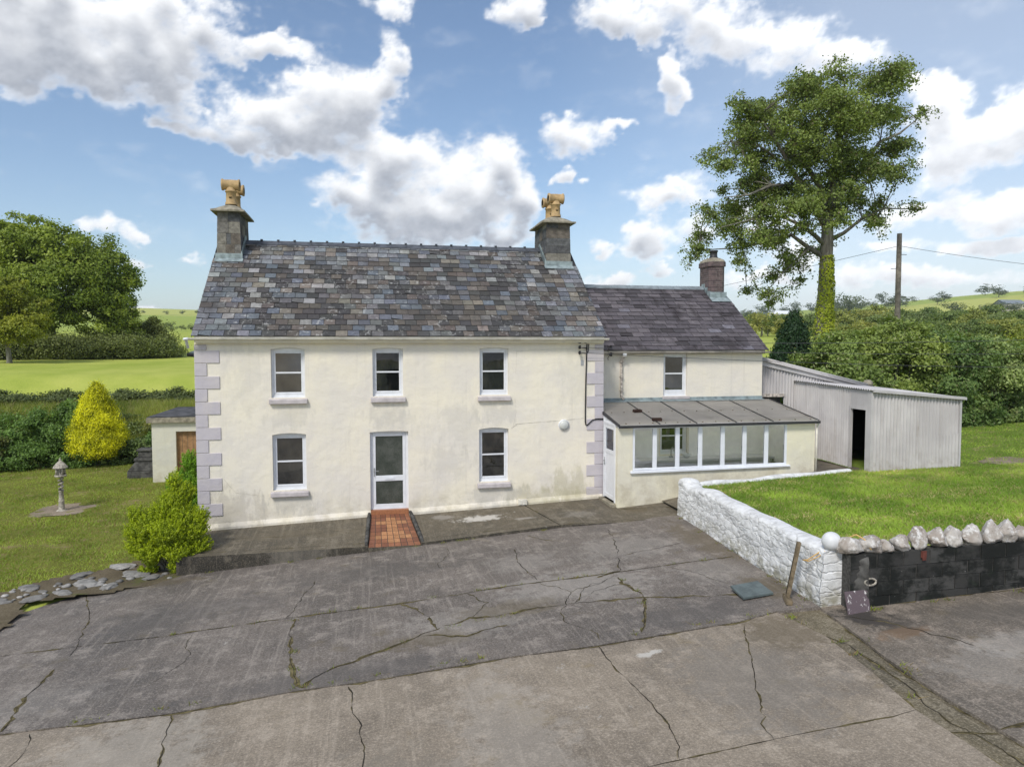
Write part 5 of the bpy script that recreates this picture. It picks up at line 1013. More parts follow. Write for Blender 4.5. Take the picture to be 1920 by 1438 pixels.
def rock(name, sc, seed, m, sub_=3, rough=.32, taper=0):
    bm = bmesh.new(); bmesh.ops.create_icosphere(bm, subdivisions=sub_+1, radius=1); o = Vector((seed*3.7, seed*1.3, 0)); r = random.Random(seed)
    planes = [(Vector((r.gauss(0, 1), r.gauss(0, 1), r.gauss(0, 1))).normalized(), r.uniform(.66, .92)) for _ in range(11)]
    for v in bm.verts:
        p = v.co.copy()
        for n, dd in planes:
            k = p.dot(n)-dd
            if k > 0: p -= n*k*.97
        p *= 1+rough*.5*mnoise.noise(p*1.4+o)+.10*mnoise.noise(p*4+o)+.04*mnoise.noise(p*10+o); k_ = 1-taper*p.z; v.co = Vector((p.x*sc[0]*k_, p.y*sc[1]*k_, p.z*sc[2]))
    me = bpy.data.meshes.new(name); bm.to_mesh(me); bm.free(); me.materials.append(m); me.polygons.foreach_set('use_smooth', [True]*len(me.polygons)); return me
BO = [(.06, .185, .16, 'greyish white pointed boulder right beside the white ball'), (.40, .165, .15, 'squarish pale boulder, second along from the white ball'), (.66, .10, .105, 'smallest grey boulder, third along from the white ball'), (.93, .14, .13, 'pinkish brown boulder, fourth along from the white ball'), (1.24, .155, .185, 'tall rusty-veined boulder, fifth along from the white ball'), (1.55, .14, .165, 'blocky brown and white boulder, sixth along from the white ball'), (1.86, .15, .18, 'boulder leaning to the right, seventh along from the white ball'), (2.19, .135, .175, 'peaked grey boulder, eighth along from the white ball'), (2.53, .14, .19, 'tall peaked pale boulder, ninth along from the white ball'), (2.80, .115, .185, 'narrow upright pale boulder, tenth along from the white ball'), (3.09, .13, .13, 'low boulder sunk between taller ones, eleventh from the white ball'), (3.46, .20, .21, 'largest boulder, at the right edge of the picture on the block wall'), (3.85, .16, .16, 'boulder on the block wall just past the largest one')]
for k, (s, rx, rz_, lab) in enumerate(BO):
    p = BA+d*s; o = link('boulder', rock('boulder', (rx*1.12, .17, rz_*1.10), 20+k, MAT['quartz_boulder'], taper=.28)); o.location = (p.x, p.y+.03, ztw(s)+rz_*.80); o.rotation_euler = (0, random.uniform(-.2, .2), random.uniform(0, 6)); o.rotation_euler.z = random.uniform(-.4, .4); tag(o, lab, 'boulder', 'boulders along the top of the block wall')
mb = MB(); mb.lathe([(.001, -.15)]+[(.15*math.sin(math.pi*k/18), -.15*math.cos(math.pi*k/18)) for k in range(1, 18)]+[(.001, .15)], (0, 0, 0), 28)
o = tag(mb.build('ball_finial', MAT['white_ball'], origin=(0, 0, 0)), 'round white stone ball on the corner of the whitewashed wall', 'stone ball'); o.location = (6.66, -9.16, 1.235)
# timber, twine, slates and rust stain by the corner
mb = MB(); mb.hexa([(-.05, -.03, 0), (.05, -.03, 0), (.05, .03, 0), (-.05, .03, 0), (-.055, -.03, .98), (.055, -.03, .98), (.055, .03, .98), (-.055, .03, .98)], 0); mb.box(-.012, .012, .0295, .034, .10, .72, 1); mb.hexa([(-.26, -.05, -.02), (.16, -.05, 0), (.16, .05, 0), (-.26, .05, -.02), (-.26, -.05, .05), (.16, -.05, .07), (.16, .05, .07), (-.26, .05, .05)], 0)  # thin black strip paints the dark of the slot
o = tag(mb.build('timber_post', [MAT['dark_wood'], MAT['hollow_dark']], origin=(0, 0, 0), bevel=.006), 'old slotted timber post leaning on the whitewashed wall', 'post'); o.location = (6.16, -8.74, .165); o.rotation_euler = (Matrix.Rotation(R(12), 3, 'Y') @ Matrix.Rotation(R(65), 3, 'Z')).to_euler()
mb = MB(); mb.tube([(6.36, -8.86, .86), (6.40, -8.93, .88), (6.50, -9.05, 1.02), (6.60, -9.10, 1.10), (6.72, -9.02, 1.14), (6.85, -9.05, 1.2), (6.95, -9.18, 1.28), (7.0, -9.3, 1.36), (7.08, -9.4, 1.3), (7.12, -9.5, 1.16)], .011, 6); mb.tube([(6.36, -8.88, .86), (6.39, -8.97, .87), (6.48, -9.1, .98), (6.55, -9.16, 1.08)], .009, 6); tag(mb.build('twine', MAT['twine'], origin=(6.4, -9, .9)), 'orange baler twine tied from the timber post round the white ball', 'twine')
mb = MB(); mb.hexa([(-.32, -.24, .02), (.26, -.30, .02), (.36, .20, .05), (-.20, .24, .05), (-.32, -.24, .06), (.26, -.30, .06), (.36, .20, .09), (-.20, .24, .09)]); o = tag(mb.build('slate_slab', MAT['grey_slate'], origin=(0, 0, 0), bevel=.006), 'grey slate slab lying on the concrete near the white wall', 'slate'); o.location = (5.78, -8.22, yard_z(5.78, -8.22)+.01); o.rotation_euler = (0, R(-3), R(10))
mb = MB(); mb.box(-.20, .21, -.012, .012, 0, .35); o = tag(mb.build('slate_sheet', MAT['purple_slate'], origin=(0, 0, 0), bevel=.004), 'purple slate flecked with white paint leaning on the block wall', 'slate'); o.location = (6.84, -9.62, .205); o.rotation_euler = (R(-16), R(0), R(2))
mb = MB(); mb.box(-.05, .05, -.02, .0, -.07, .04); mb.box(-.035, .035, -.03, -.019, -.11, .02); o = tag(mb.build('rusty_bracket', MAT['red_rust'], origin=(0, 0, 0), bevel=.008), 'small rusty red bracket fixed near the top of the block wall', 'bracket'); o.location = (8.02, -9.555, 1.07)
mb = MB(); mb.tube([(.10*math.cos(a)*1.0, -.02, .055*math.sin(a)) for a in [2*math.pi*k/16 for k in range(17)]], .016, 7); o = tag(mb.build('wall_ring', MAT['bird_stone'], origin=(0, 0, 0)), 'pale oval ring on the face of the block wall', 'ring'); o.location = (7.10, -9.505, .66)

# ------------------------------------------------------------------ garden ornaments and stones
bf = thing('bird_feeder', (-9.75, 4.75, ground_z(-9.75, 4.75)), 'weathered stone bird house on a carved post on the left lawn', 'bird house')
X0, Y0_, Z0 = bf.location; mb = MB(); mb.lathe([(.16, 0), (.15, .04), (.09, .07), (.085, .12), (.075, .30), (.085, .33), (.07, .36), (.06, .60), (.075, .62), (.08, .66)], (X0, Y0_, Z0), 14)
for k in range(40): a = k*.55; z = .64+.011*k; mb.tube([(X0+.05*math.cos(a), Y0_+.05*math.sin(a), Z0+z), (X0+.05*math.cos(a+.55), Y0_+.05*math.sin(a+.55), Z0+z+.011)], .034, 6)
part(mb, 'post', MAT['bird_stone'], bf)
mb = MB(); z = Z0+1.08; mb.lathe([(.001, 0), (.17, .0), (.17, .05), (.13, .06)], (X0, Y0_, z), 8)
for k in range(4): a = math.pi/4+k*math.pi/2; mb.tube([(X0+.12*math.cos(a), Y0_+.12*math.sin(a), z+.05), (X0+.11*math.cos(a), Y0_+.11*math.sin(a), z+.28)], .032, 6)
mb.lathe([(.06, .05), (.07, .16), (.06, .28)], (X0, Y0_, z), 8); part(mb, 'house', MAT['bird_stone'], bf)
mb = MB(); mb.lathe([(.21, .27), (.20, .30), (.12, .40), (.05, .47), (.03, .50), (.035, .53), (.001, .57)], (X0, Y0_, z), 10); part(mb, 'roof', MAT['bird_stone'], bf)
sheet('concrete_base', [(-10.6, 4.2), (-10.1, 3.95), (-9.2, 4.1), (-8.85, 4.6), (-8.95, 5.3), (-9.6, 5.6), (-10.4, 5.2)], ground_z, MAT['worn_base'], .09, lift=.035, wob=.9)
ST = [(-8.05, -3.15, .42, .30), (-7.3, -3.05, .35, .22), (-6.9, -2.85, .28, .2), (-6.55, -2.35, .45, .28), (-6.05, -2.62, .33, .18), (-5.75, -1.9, .5, .33), (-5.3, -2.2, .3, .2), (-8.7, -4.1, .5, .34), (-9.0, -3.4, .33, .22), (-7.7, -2.4, .38, .24), (-6.9, -1.8, .36, .24), (-6.2, -1.3, .42, .3), (-5.6, -.9, .35, .22), (-8.3, -5.0, .55, .36), (-9.3, -5.2, .5, .35), (-5.15, -1.4, .3, .2)]
ST = sorted(ST)
for k, (x, y, a, b) in enumerate(ST):
    o = link('flat_stone', rock('flat_stone', (a*.78, b*.74, .045), 60+k, MAT['rough_stone'], 3, .75)); at = o.data.attributes.new('Col', 'FLOAT_VECTOR', 'FACE'); g = random.uniform(.20, .36); at.data.foreach_set('vector', [g, g*.96, g*.9]*len(o.data.polygons))
    o.location = (x, y, float(ground_z(x, y))+.115); o.rotation_euler = (0, 0, random.uniform(0, 3))
    tag(o, 'flat grey stone set in the soil border beside the concrete yard', 'stone', 'flat stones in the soil border')
r = random.Random(9)
for k in range(34):
    t = r.random(); x = -8.0+t*3.2+r.uniform(-.3, .3); y = -2.9+t*.9+r.uniform(-.25, .5); s = r.uniform(.03, .085)
    o = link('pebble', rock('pebble', (s*1.3, s, s*.6), 100+k, MAT['rough_stone'], 1, .3)); at = o.data.attributes.new('Col', 'FLOAT_VECTOR', 'FACE'); g = r.uniform(.18, .42); at.data.foreach_set('vector', [g, g*.96, g*.9]*len(o.data.polygons)); o.location = (x, y, float(ground_z(x, y))+.115); tag(o, 'small loose stone on the soil border by the yard edge', 'pebble', 'loose stones on the soil border')
# dark stone trough with lid behind the lawn
mb = MB(); mb.box(-.5, .5, -.4, .4, 0, .30, 0); mb.hexa([(-.5, -.4, .30), (.5, -.4, .30), (.5, .4, .30), (-.5, .4, .30), (-.22, -.3, .66), (.4, -.3, .66), (.4, .3, .66), (-.22, .3, .66)], 0); mb.box(-.28, .4, -.34, .34, .66, .78, 0); mb.box(-.15, .35, -.25, .25, .78, 1.02, 0); mb.box(-.2, .4, -.3, .3, 1.02, 1.10, 0)
o = tag(mb.build('stone_trough', MAT['old_stone'], origin=(0, 0, 0), bevel=.03), 'dark stepped stone block beside the outbuilding', 'stone block'); o.location = (-8.75, 9.6, float(ground_z(-8.75, 9.6))-.02)

# ------------------------------------------------------------------ vegetation
def leaves(P, out, size, cols, aspect=.62, up=.35, rand=.9, along=None, seed=1):
    """one rhombic face per point; P (n,3), out (n,3) outward direction, cols (n,3)"""
    g = np.random.default_rng(seed); n = len(P); size = np.broadcast_to(np.asarray(size, float), (n,))*g.uniform(.65, 1.3, n)
    nrm = out*.7+np.array([0, 0, up])+g.normal(0, rand, (n, 3))*.6; nrm /= np.linalg.norm(nrm, axis=1, keepdims=True)+1e-9
    t = g.normal(0, 1, (n, 3)) if along is None else along+g.normal(0, .35, (n, 3))
    t -= nrm*(t*nrm).sum(1, keepdims=True); t /= np.linalg.norm(t, axis=1, keepdims=True)+1e-9
    b = np.cross(nrm, t); s = size[:, None]
    V = np.stack([P-t*s*.5, P+b*s*aspect*.5-t*s*.05, P+t*s*.5, P-b*s*aspect*.5-t*s*.05], 1).reshape(-1, 3)
    return V, np.arange(4*n).reshape(n, 4), cols
def cloud_pts(blobs, n, seed, lumps=14, spread=.30, shell=.55, droop=0):
    """points gathered in lumps through a set of ellipsoids (x,y,z,rx,ry,rz); returns points, outward directions, lump tone"""
    g = np.random.default_rng(seed); B = np.array(blobs, float); w = (B[:, 3]*B[:, 4]*B[:, 5])**(2/3); w /= w.sum(); Ps, Os, Ts = [], [], []
    for k in range(len(B)):
        m = max(4, int(n*w[k])); L = max(3, int(lumps)); d = g.normal(0, 1, (L, 3)); d /= np.linalg.norm(d, axis=1, keepdims=True); rr = g.uniform(shell, 1, L)[:, None]
        C_ = d*rr; idx = g.integers(0, L, m); q = C_[idx]+g.normal(0, spread, (m, 3))*np.array([1, 1, .75]); q[:, 2] -= droop*np.abs(g.normal(0, 1, m))
        Ps.append(q*B[k, 3:6]+B[k, :3]); o = q/(np.linalg.norm(q, axis=1, keepdims=True)+1e-6); Os.append(o); tone = g.uniform(0, 1, L)[idx]*.6+.4*g.uniform(0, 1); Ts.append(tone)
    return np.concatenate(Ps), np.concatenate(Os), np.concatenate(Ts)
LEAF = 1.75
def tone_cols(T, lo, hi, alt=None, palt=.0, seed=0):
    g = np.random.default_rng(seed+77); t = np.clip(T*.75+g.uniform(0, .35, len(T))-.05, 0, 1)[:, None]; c = (np.array(lo)*(1-t)+np.array(hi)*t)*LEAF
    if alt is not None: m = g.random(len(T)) < palt; c[m] = np.array(alt)*g.uniform(.7, 1.2, (m.sum(), 1))
    return c
def crown(blobs, n, size, lo, hi, seed, name='crown', alt=None, palt=0., lumps=14, spread=.30, shell=.55, droop=0, up=.35, rand=.9, aspect=.62, origin=(0, 0, 0)):
    P, O, T = cloud_pts(blobs, n, seed, lumps, spread, shell, droop); V, F, C_ = leaves(P, O, size, tone_cols(T, lo, hi, alt, palt, seed), aspect, up, rand, seed=seed)
    return np_mesh(name, V-np.array(origin), F, [MAT['leaf']], attr={'Col': C_})
def stem_mb(base, top, r0, r1, limbs=(), n=8):
    mb = MB(); base, top = Vector(base), Vector(top); pts = [base.lerp(top, k/6)+Vector((math.sin(k*1.3)*r0*.25, math.cos(k*1.7)*r0*.25, 0)) for k in range(7)]
    mb.tube(pts, [r0*1.25 if k == 0 else r0+(r1-r0)*k/6 for k in range(7)], n); 
    for a, b, ra, rb in limbs:
        a, b = Vector(a), Vector(b); mid = a.lerp(b, .5)+Vector((0, 0, -(b-a).length*.06)); mb.tube([a, a.lerp(mid, .5)*.5+a.lerp(mid, .6)*.5, mid, b], [ra, ra*.8, (ra+rb)/2, rb], 6)
    return mb
def shrub(name, label, cat, base, blobs, n, size, lo, hi, seed, group=None, stems=3, part_name='foliage', **kw):
    """plant with leaves and stems; blobs are relative to base"""
    t = thing(name, base, label, cat, group); me = crown(blobs, n, size, lo, hi, seed, part_name, **kw); link(part_name, me, t)
    mb = MB(); g = random.Random(seed); B = sorted(blobs, key=lambda b: -b[5])
    for k in range(max(stems, 1)):
        b = B[k % len(B)]; tgt = Vector((b[0]+g.uniform(-.2, .2)*b[3], b[1]+g.uniform(-.2, .2)*b[4], b[2]+.2*b[5])); h = tgt.length; s = Vector((tgt.x*.2+g.uniform(-.06, .06)*h*.3, tgt.y*.2+g.uniform(-.06, .06)*h*.3, -.1))
        mb.tube([s, s.lerp(tgt, .4)+Vector((0, 0, .04*h)), s.lerp(tgt, .75), tgt], [.018*h+.012, .013*h+.009, .009*h+.006, .005], 6)
    o = mb.build('stem', MAT['bark'], origin=(0, 0, 0)); o.parent = t
    return t
GR = Matrix.Rotation(R(-11.715), 3, 'Z')     # picture right / depth axes on the ground, for laying crowns broadside to the house front
def side(u, dpt=0, z=0): v = GR @ Vector((u, dpt, 0)); return Vector((v.x, v.y, z))

# the tall beech beyond the hedge
def beech():
    base = Vector((22.2, 13.0, float(ground_z(22.2, 13.0)))); k = .00978; t = thing('beech_tree', base, 'tall lone beech with open crown and ivy-clad trunk behind the hedge', 'tree')
    zr = 5.63-base.z
    def at(a, b, dpt=0.): p = side((a-802)*k, dpt); return Vector((p.x, p.y, zr+(1383-b)*k*.975))
    S = [(720,100,70),(880,115,95),(1050,165,95),(780,195,130),(950,225,130),(600,205,105),(490,240,85),(320,315,85),(405,370,105),(560,350,135),(720,345,145),(880,370,140),(1020,325,115),(1150,250,80),(1240,255,60),(1310,285,34),(235,495,72),(330,470,95),(225,580,50),(450,535,95),(560,490,110),(700,540,105),(850,545,120),(980,550,105),(1090,505,95),(1140,580,70),(1040,655,95),(900,690,95),(740,640,95),(480,715,105),(570,690,85),(365,770,95),(265,795,72),(180,800,50),(200,915,72),(155,985,52),(135,1050,36),(300,880,85),(420,855,95),(560,845,100),(660,800,85),(380,975,90),(480,955,92),(580,925,80),(330,1075,44),(555,1045,72),(640,1080,66),(700,1000,60),(720,905,70),(560,1150,42),(480,1205,42),(440,1265,38),(500,1280,34),(690,1150,32),(850,800,72),(960,775,85),(1060,780,72),(1140,800,50),(1215,820,32),(950,895,50),(905,985,34),(1050,865,42),(890,620,90),(650,420,120),(800,440,120),(300,600,72),(420,640,80),(350,690,65),(520,620,80),(640,560,80),(255,700,42),(620,760,80),(300,545,70),(480,400,90),(800,740,80),(930,640,80),(560,280,80)]
    g = random.Random(5); blobs = []; twigs = []; tw2 = []
    paths = [[(800,900),(735,790),(640,680),(560,560),(470,430),(400,360)], [(800,860),(790,700),(720,560),(660,380),(640,240)], [(812,840),(830,650),(850,450),(880,250),(890,120)], [(815,820),(900,690),(1000,560),(1090,440),(1200,390),(1300,310)], [(826,960),(880,930),(960,860),(1060,810),(1200,820)], [(795,990),(730,950),(640,900),(520,860),(380,880),(200,930)], [(790,1050),(720,1000),(640,930),(520,960),(400,990),(170,1000)], [(640,680),(480,700),(330,770),(190,800)], [(560,560),(420,500),(250,500)], [(1000,560),(1060,640),(1140,600)], [(720,1000),(640,1070),(560,1140),(450,1260)], [(850,450),(960,300),(1060,180)]]
    deps = [-.8, 1.0, .2, .6, -.6, -1.4, .8, -2.0, -1.2, 1.2, -.6, 1.6]; limbs = []
    for pth, dp in zip(paths, deps): limbs.append([at(a, b, dp*(i/(len(pth)-1))*1.4) for i, (a, b) in enumerate(pth)])
    allp = [p for l in limbs for p in l]
    for (a, b, r_) in S:
        R_ = 520; wd = math.sqrt(max(.05, 1-((a-760)/640)**2))*3.1
        for j in range(2 if r_ > 75 else 1):
            c = at(a+g.uniform(-15, 15), b+g.uniform(-15, 15), g.uniform(-wd, wd)); r2 = r_*k; blobs.append((c.x, c.y, c.z, r2*1.0, r2*1.0, r2*.72)); near = min(allp, key=lambda p: (p-c).length); twigs.append((near, c))
    B_ = np.array(blobs); P, O, T = cloud_pts(blobs, 80000, 3, lumps=14, spread=.185, shell=.25, droop=.14)
    # leaves strung along the outer part of every twig
    ends = [(a_, c_, k_) for k_, (a_, c_) in enumerate(twigs)]; ex = []
    for a_, c_, k_ in ends:
        for j in range(5):
            e_ = c_+Vector((g.uniform(-.9, .9), g.uniform(-.7, .7), g.uniform(-.75, .35))); tw2.append((a_ if j < 2 else c_, e_))
            n_ = 60; u_ = np.random.default_rng(k_*7+j).uniform(.45 if j < 2 else .05, 1.05, (n_, 1)); base_ = np.array(a_ if j < 2 else c_); q_ = base_*(1-u_)+np.array(e_)*u_; q_[:, 2] += (.18*4*u_*(1-u_))[:, 0]-.05; q_ += np.random.default_rng(k_*9+j).normal(0, .11, (n_, 3)); ex.append(q_)
    ex = np.concatenate(ex); P = np.concatenate([P, ex]); O = np.concatenate([O, np.tile([0, 0, .5], (len(ex), 1))]); T = np.concatenate([T, np.random.default_rng(3).uniform(0, .9, len(ex))])
    V, F, C_ = leaves(P, O, .128, tone_cols(T, (.042, .064, .019), (.178, .222, .056), (.14, .125, .06), .08, 4), .62, .2, 1.0, seed=5); link('crown', np_mesh('crown', V, F, [MAT['leaf']], attr={'Col': C_}), t)
    mb = MB(); tr = [at(795, 1510), at(797, 1383), at(800, 1200), at(803, 1040), at(806, 940), at(806, 850)]; mb.tube(tr, [.45, .37, .33, .31, .29, .25], 14); trunk = part_at(mb, 'trunk', MAT['bark'], t)
    mb = MB()
    for l, r0 in zip(limbs, [.20, .19, .20, .19, .12, .13, .14, .10, .09, .08, .07, .09]): mb.tube(l, [max(.018, r0*(1-.88*i/(len(l)-1))) for i in range(len(l))], 8)
    for a, c in twigs: m_ = a.lerp(c, .5)+Vector((g.uniform(-.15, .15), g.uniform(-.15, .15), .2)); mb.tube([a, m_, c], [.036, .026, .016], 4, caps=False)
    for a, e in tw2: m_ = a.lerp(e, .5)+Vector((g.uniform(-.1, .1), g.uniform(-.1, .1), .14)); mb.tube([a, m_, e], [.018, .012, .004], 3, caps=False)
    part_at(mb, 'branches', MAT['bark'], t)
    g2 = np.random.default_rng(8); n = 6500; h = g2.uniform(0, 1, n)**.95; ang = g2.uniform(0, 2*math.pi, n); keep = (g2.random(n) < .58+.50*np.cos(ang-5.6)+.4*(.6-h)); h, ang = h[keep], ang[keep]
    z0, z1 = at(797, 1500).z, at(803, 1045).z; cx = np.interp(h, [0, 1], [at(797, 1450).x, at(803, 1045).x]); cy = np.interp(h, [0, 1], [at(797, 1450).y, at(803, 1045).y]); rr = np.interp(h, [0, 1], [.40, .29])+g2.uniform(0, .11, len(h))*(.4+1.2*fbm(h*9, ang*1.5, 4, 3))
    P = np.stack([cx+rr*np.cos(ang), cy+rr*np.sin(ang), z0+(z1-z0)*h], 1); O = np.stack([np.cos(ang), np.sin(ang), 0*ang], 1)
    V, F, C_ = leaves(P, O, .10, tone_cols(fbm(h*14, ang*2, 6, 3)*1.1, (.08, .12, .010), (.33, .36, .03), None, 0, 2), .85, .15, .5, seed=9); link('ivy', np_mesh('ivy', V, F, [MAT['leaf']], attr={'Col': C_}), t)
def part_at(mb, name, m, t): o = mb.build(name, m, origin=(0, 0, 0)); o.parent = t; return o
beech()

# big trees by the far field edge on the left
TS = .84
def field_tree(base, label, blobs, n, size, lo, hi, seed, trunk_h, r0, cat='tree', group=None, name='broadleaf_tree', **kw):
    blobs = [tuple(q*TS for q in b) for b in blobs]; trunk_h *= TS; t = thing(name, base, label, cat, group); link('crown', crown(blobs, n, size, lo, hi, seed, **kw), t)
    limbs = [((0, 0, trunk_h*.75), (b[0]*.8, b[1]*.8, b[2]), r0*.45, .04) for b in blobs[:8]]
    part_at(stem_mb((0, 0, -.3), (0, 0, trunk_h), r0, r0*.5, limbs), 'trunk', MAT['bark'], t); return t
def G3(x, y, dz=0): return (x, y, float(ground_z(x, y))+dz)
def scale_col(c, f): return tuple(x*f for x in c)  # multiplies a leaf colour by a factor
GL, GH = (.052, .085, .012), (.205, .245, .034)
field_tree(G3(-26.0, 46.5), 'largest domed tree of the clump at the far edge of the left field', [(0, 0, 8.2, 5.2, 5, 4.6), (-3.6, 0, 9.6, 3.9, 4, 3.4), (3.4, .5, 8.6, 3.8, 3.8, 3.6), (1.4, -1.5, 11.0, 3.0, 3, 2.2), (-1.8, -1, 11.6, 3.0, 3, 2.0), (5.4, 0, 6.4, 2.6, 2.6, 2.8), (4.6, -1.5, 3.9, 2.6, 2.4, 2.4), (-4, -2, 5.3, 3.4, 3, 3.4), (0, -2.5, 4.2, 2.6, 2, 2.2), (2, -3, 6.5, 3.6, 2.6, 3), (6.7, -.5, 4.7, 1.5, 1.5, 1.6), (5.6, 0, 8.6, 2.0, 2, 1.8)], 90000, .24, GL, GH, 21, 6, .45, lumps=42, spread=.13, shell=.72)
field_tree(G3(-31.2, 49.0), 'tall tree at the left picture edge behind the pale front tree', [(0, 0, 8.0, 4.5, 4.5, 4.2), (2.5, 0, 9.8, 3.6, 3.6, 2.6), (-3, 0, 9, 4, 4, 3), (1.5, -2, 5.5, 4, 3, 3)], 40000, .26, scale_col(GL, .9), scale_col(GH, .92), 22, 6, .4, lumps=40, spread=.13, shell=.72)
field_tree(G3(-24.9, 36.5), 'smaller yellow-green tree standing in front of the big clump', [(0, 0, 3.9, 2.3, 2.2, 2.4), (-1.7, 0, 3.6, 2.0, 2, 1.9), (1.7, -.3, 3.4, 1.9, 1.8, 1.7), (.4, -.4, 5.9, 1.5, 1.4, 1.2), (-.6, -.6, 5.2, 1.8, 1.6, 1.3), (2.3, 0, 4.6, 1.1, 1.1, .9)], 34000, .17, (.075, .10, .010), (.235, .24, .030), 23, 3, .2, lumps=34, spread=.13, shell=.6)
field_tree(G3(-20.6, 46.0), 'small round tree at the right end of the left tree clump', [(0, 0, 3.6, 1.6, 1.6, 1.6), (-1.1, 0, 4.4, 1.3, 1.3, 1.1), (.9, 0, 2.9, 1.2, 1.2, 1.1), (-.4, -.5, 5.2, .9, .9, .7)], 15000, .19, GL, scale_col(GH, .95), 24, 3, .2, lumps=18, spread=.18)
shrub('field_bush', 'olive bush standing alone right of the left tree clump', 'bush', G3(-18.6, 47.8), [(0, 0, 1.4, 1.4, 1.3, 1.5), (.7, 0, 1.0, 1.2, 1.1, 1.1), (-.6, 0, 2.3, .9, .9, .9), (1.6, 0, .6, .9, .9, .7), (.1, 0, 3.0, .5, .5, .5)], 16000, .15, (.05, .066, .014), (.12, .13, .034), 25)
hz = [(-30.4, 40.5, ''), (-28.0, 41.2, ''), (-25.7, 41.9, ''), (-23.6, 42.6, ''), (-21.6, 43.5, ''), (-20.2, 44.6, ''), (-18.9, 45.8, '')]
hl = ['field hedge shrub at the far left edge of the picture', 'second field hedge shrub from the left edge, below the pale tree', 'grey-green field hedge shrub right of the pale tree', 'field hedge shrub in shade under the largest tree trunk', 'field hedge shrub right of the largest tree trunk', 'field hedge shrub under the small round tree', 'last low field hedge shrub before the lone olive bush']
for k, (x, y, _) in enumerate(hz):
    f = [1, .9, 1.1, .85, .95, 1, 1.05][k]; shrub('hedge_shrub', hl[k], 'hedge shrub', G3(x, y), [(0, 0, .9, 2.3, 1.2, 1.1), (1.3, .2, .8, 1.5, 1, .9*f), (-1.3, 0, 1.0, 1.5, 1, 1.0*f)], 10000, .16, scale_col((.05, .068, .018), f), scale_col((.16, .18, .055), f), 30+k, 'shrubs of the hedge under the left trees')

# garden shrubs on the left, in front of the bank
def conifer(name, label, base, prof, n, ln, lo, hi, seed, wid=.32, up=.9, alt=None, palt=0, jit=.10, spread=0., group=None):
    """sprays set on a turned profile [(z, r)...], pointing up and out"""
    g = np.random.default_rng(seed); t = thing(name, base, label, 'conifer', group); zs, rs = np.array(prof).T
    z = g.uniform(zs[0], zs[-1], n*3); r_ = np.interp(z, zs, rs); keep = g.random(n*3) < r_/rs.max()+.05; z, r_ = z[keep][:n], r_[keep][:n]; a = g.uniform(0, 2*math.pi, len(z))
    lump = fbm(a*2.2+20, z*2.4+seed, seed, 4); lump2 = fbm(np.cos(a)*3+40, z*5+np.sin(a)*3, seed+5, 3)
    q = g.uniform(.62, 1.02, len(z))**.7*(1+(lump-.5)*spread)
    P = np.stack([r_*q*np.cos(a), r_*q*np.sin(a), z], 1)+g.normal(0, jit, (len(z), 3)); O = np.stack([np.cos(a), np.sin(a), .2+0*a], 1)
    al = np.stack([np.cos(a)*(1-up), np.sin(a)*(1-up), up+0*a], 1)+g.normal(0, .15, (len(z), 3))
    V, F, C_ = leaves(P, O, ln, tone_cols(np.clip(lump2*1.6-.3+(q-.8)*.6, 0, 1), lo, hi, alt, palt, seed), wid, .1, .8, along=al, seed=seed)
    link('foliage', np_mesh('foliage', V, F, [MAT['leaf']], attr={'Col': C_}), t); part_at(stem_mb((0, 0, -.2), (0, 0, zs[-1]*.9), .07, .015), 'trunk', MAT['bark'], t); return t
conifer('golden_conifer', 'bright golden cone-shaped conifer in the left garden', G3(-11.2, 12.2, .25), [(.15, .62), (.5, .95), (1.0, .98), (1.6, .80), (2.2, .56), (2.65, .33), (2.95, .15), (3.1, .03)], 60000, .085, (.10, .115, .005), (.50, .485, .012), 41, .34, .8, (.08, .10, .01), .06, jit=.07, spread=.8)
GS = [((-15.4, 11.2), [(0, 0, .7, 1.0, .9, .8), (.5, .2, 1.1, .8, .8, .6)], 'low dark round shrub at the left picture edge by the lawn', 6000, (.022, .034, .012), (.10, .105, .03)),
      ((-14.0, 12.2), [(0, 0, 1.1, 1.3, 1.0, 1.1), (.8, .2, 1.5, 1.0, .9, .9), (-1.0, 0, 1.2, 1.0, .9, .9), (.2, -.3, .6, 1.3, .9, .6)], 'broad glossy green shrub left of the golden conifer', 15000, (.026, .048, .012), (.090, .145, .030)),
      ((-12.3, 12.6), [(0, 0, 1.2, 1.1, 1.0, 1.3), (.2, 0, 2.0, .7, .7, .7), (.4, -.4, .6, 1.0, .8, .6)], 'dark shrub rising close behind the left side of the golden conifer', 11000, (.022, .042, .010), (.080, .130, .028)),
      ((-9.7, 12.6), [(0, 0, .55, 1.0, .8, .6), (.8, 0, .7, .7, .7, .7), (-.7, 0, .5, .7, .7, .5)], 'low dark shrub under the right side of the golden conifer', 8000, (.020, .034, .010), (.070, .095, .026)),
      ((-8.9, 12.4), [(0, 0, .8, .65, .6, .7), (.15, 0, 1.3, .4, .4, .4)], 'small clipped green shrub beside the outbuilding wall', 6000, (.028, .052, .012), (.085, .14, .03)),
      ((-9.3, 14.2), [(0, 0, 1.1, .8, .6, .7), (.5, 0, 1.5, .5, .5, .5)], 'yellow-tinged shrub between the golden conifer and the outbuilding roof', 5000, (.045, .06, .014), (.18, .17, .04)),
      ((-17.6, 13.5), [(0, 0, 1.2, 1.6, 1.2, 1.2), (1.2, .3, 1.5, 1.2, 1, 1.0)], 'large dark shrub cut by the left edge above the low round one', 9000, (.022, .040, .010), (.080, .125, .028))]
for k, (xy, bl_, lab, n, lo, hi) in enumerate(GS): shrub('garden_shrub', lab, 'shrub', G3(*xy, -.1), bl_, int(n*2.2), .095, scale_col(lo, 1.4), scale_col(hi, 1.5), 50+k, 'shrubs along the back of the left lawn', lumps=30, spread=.16, shell=.6)
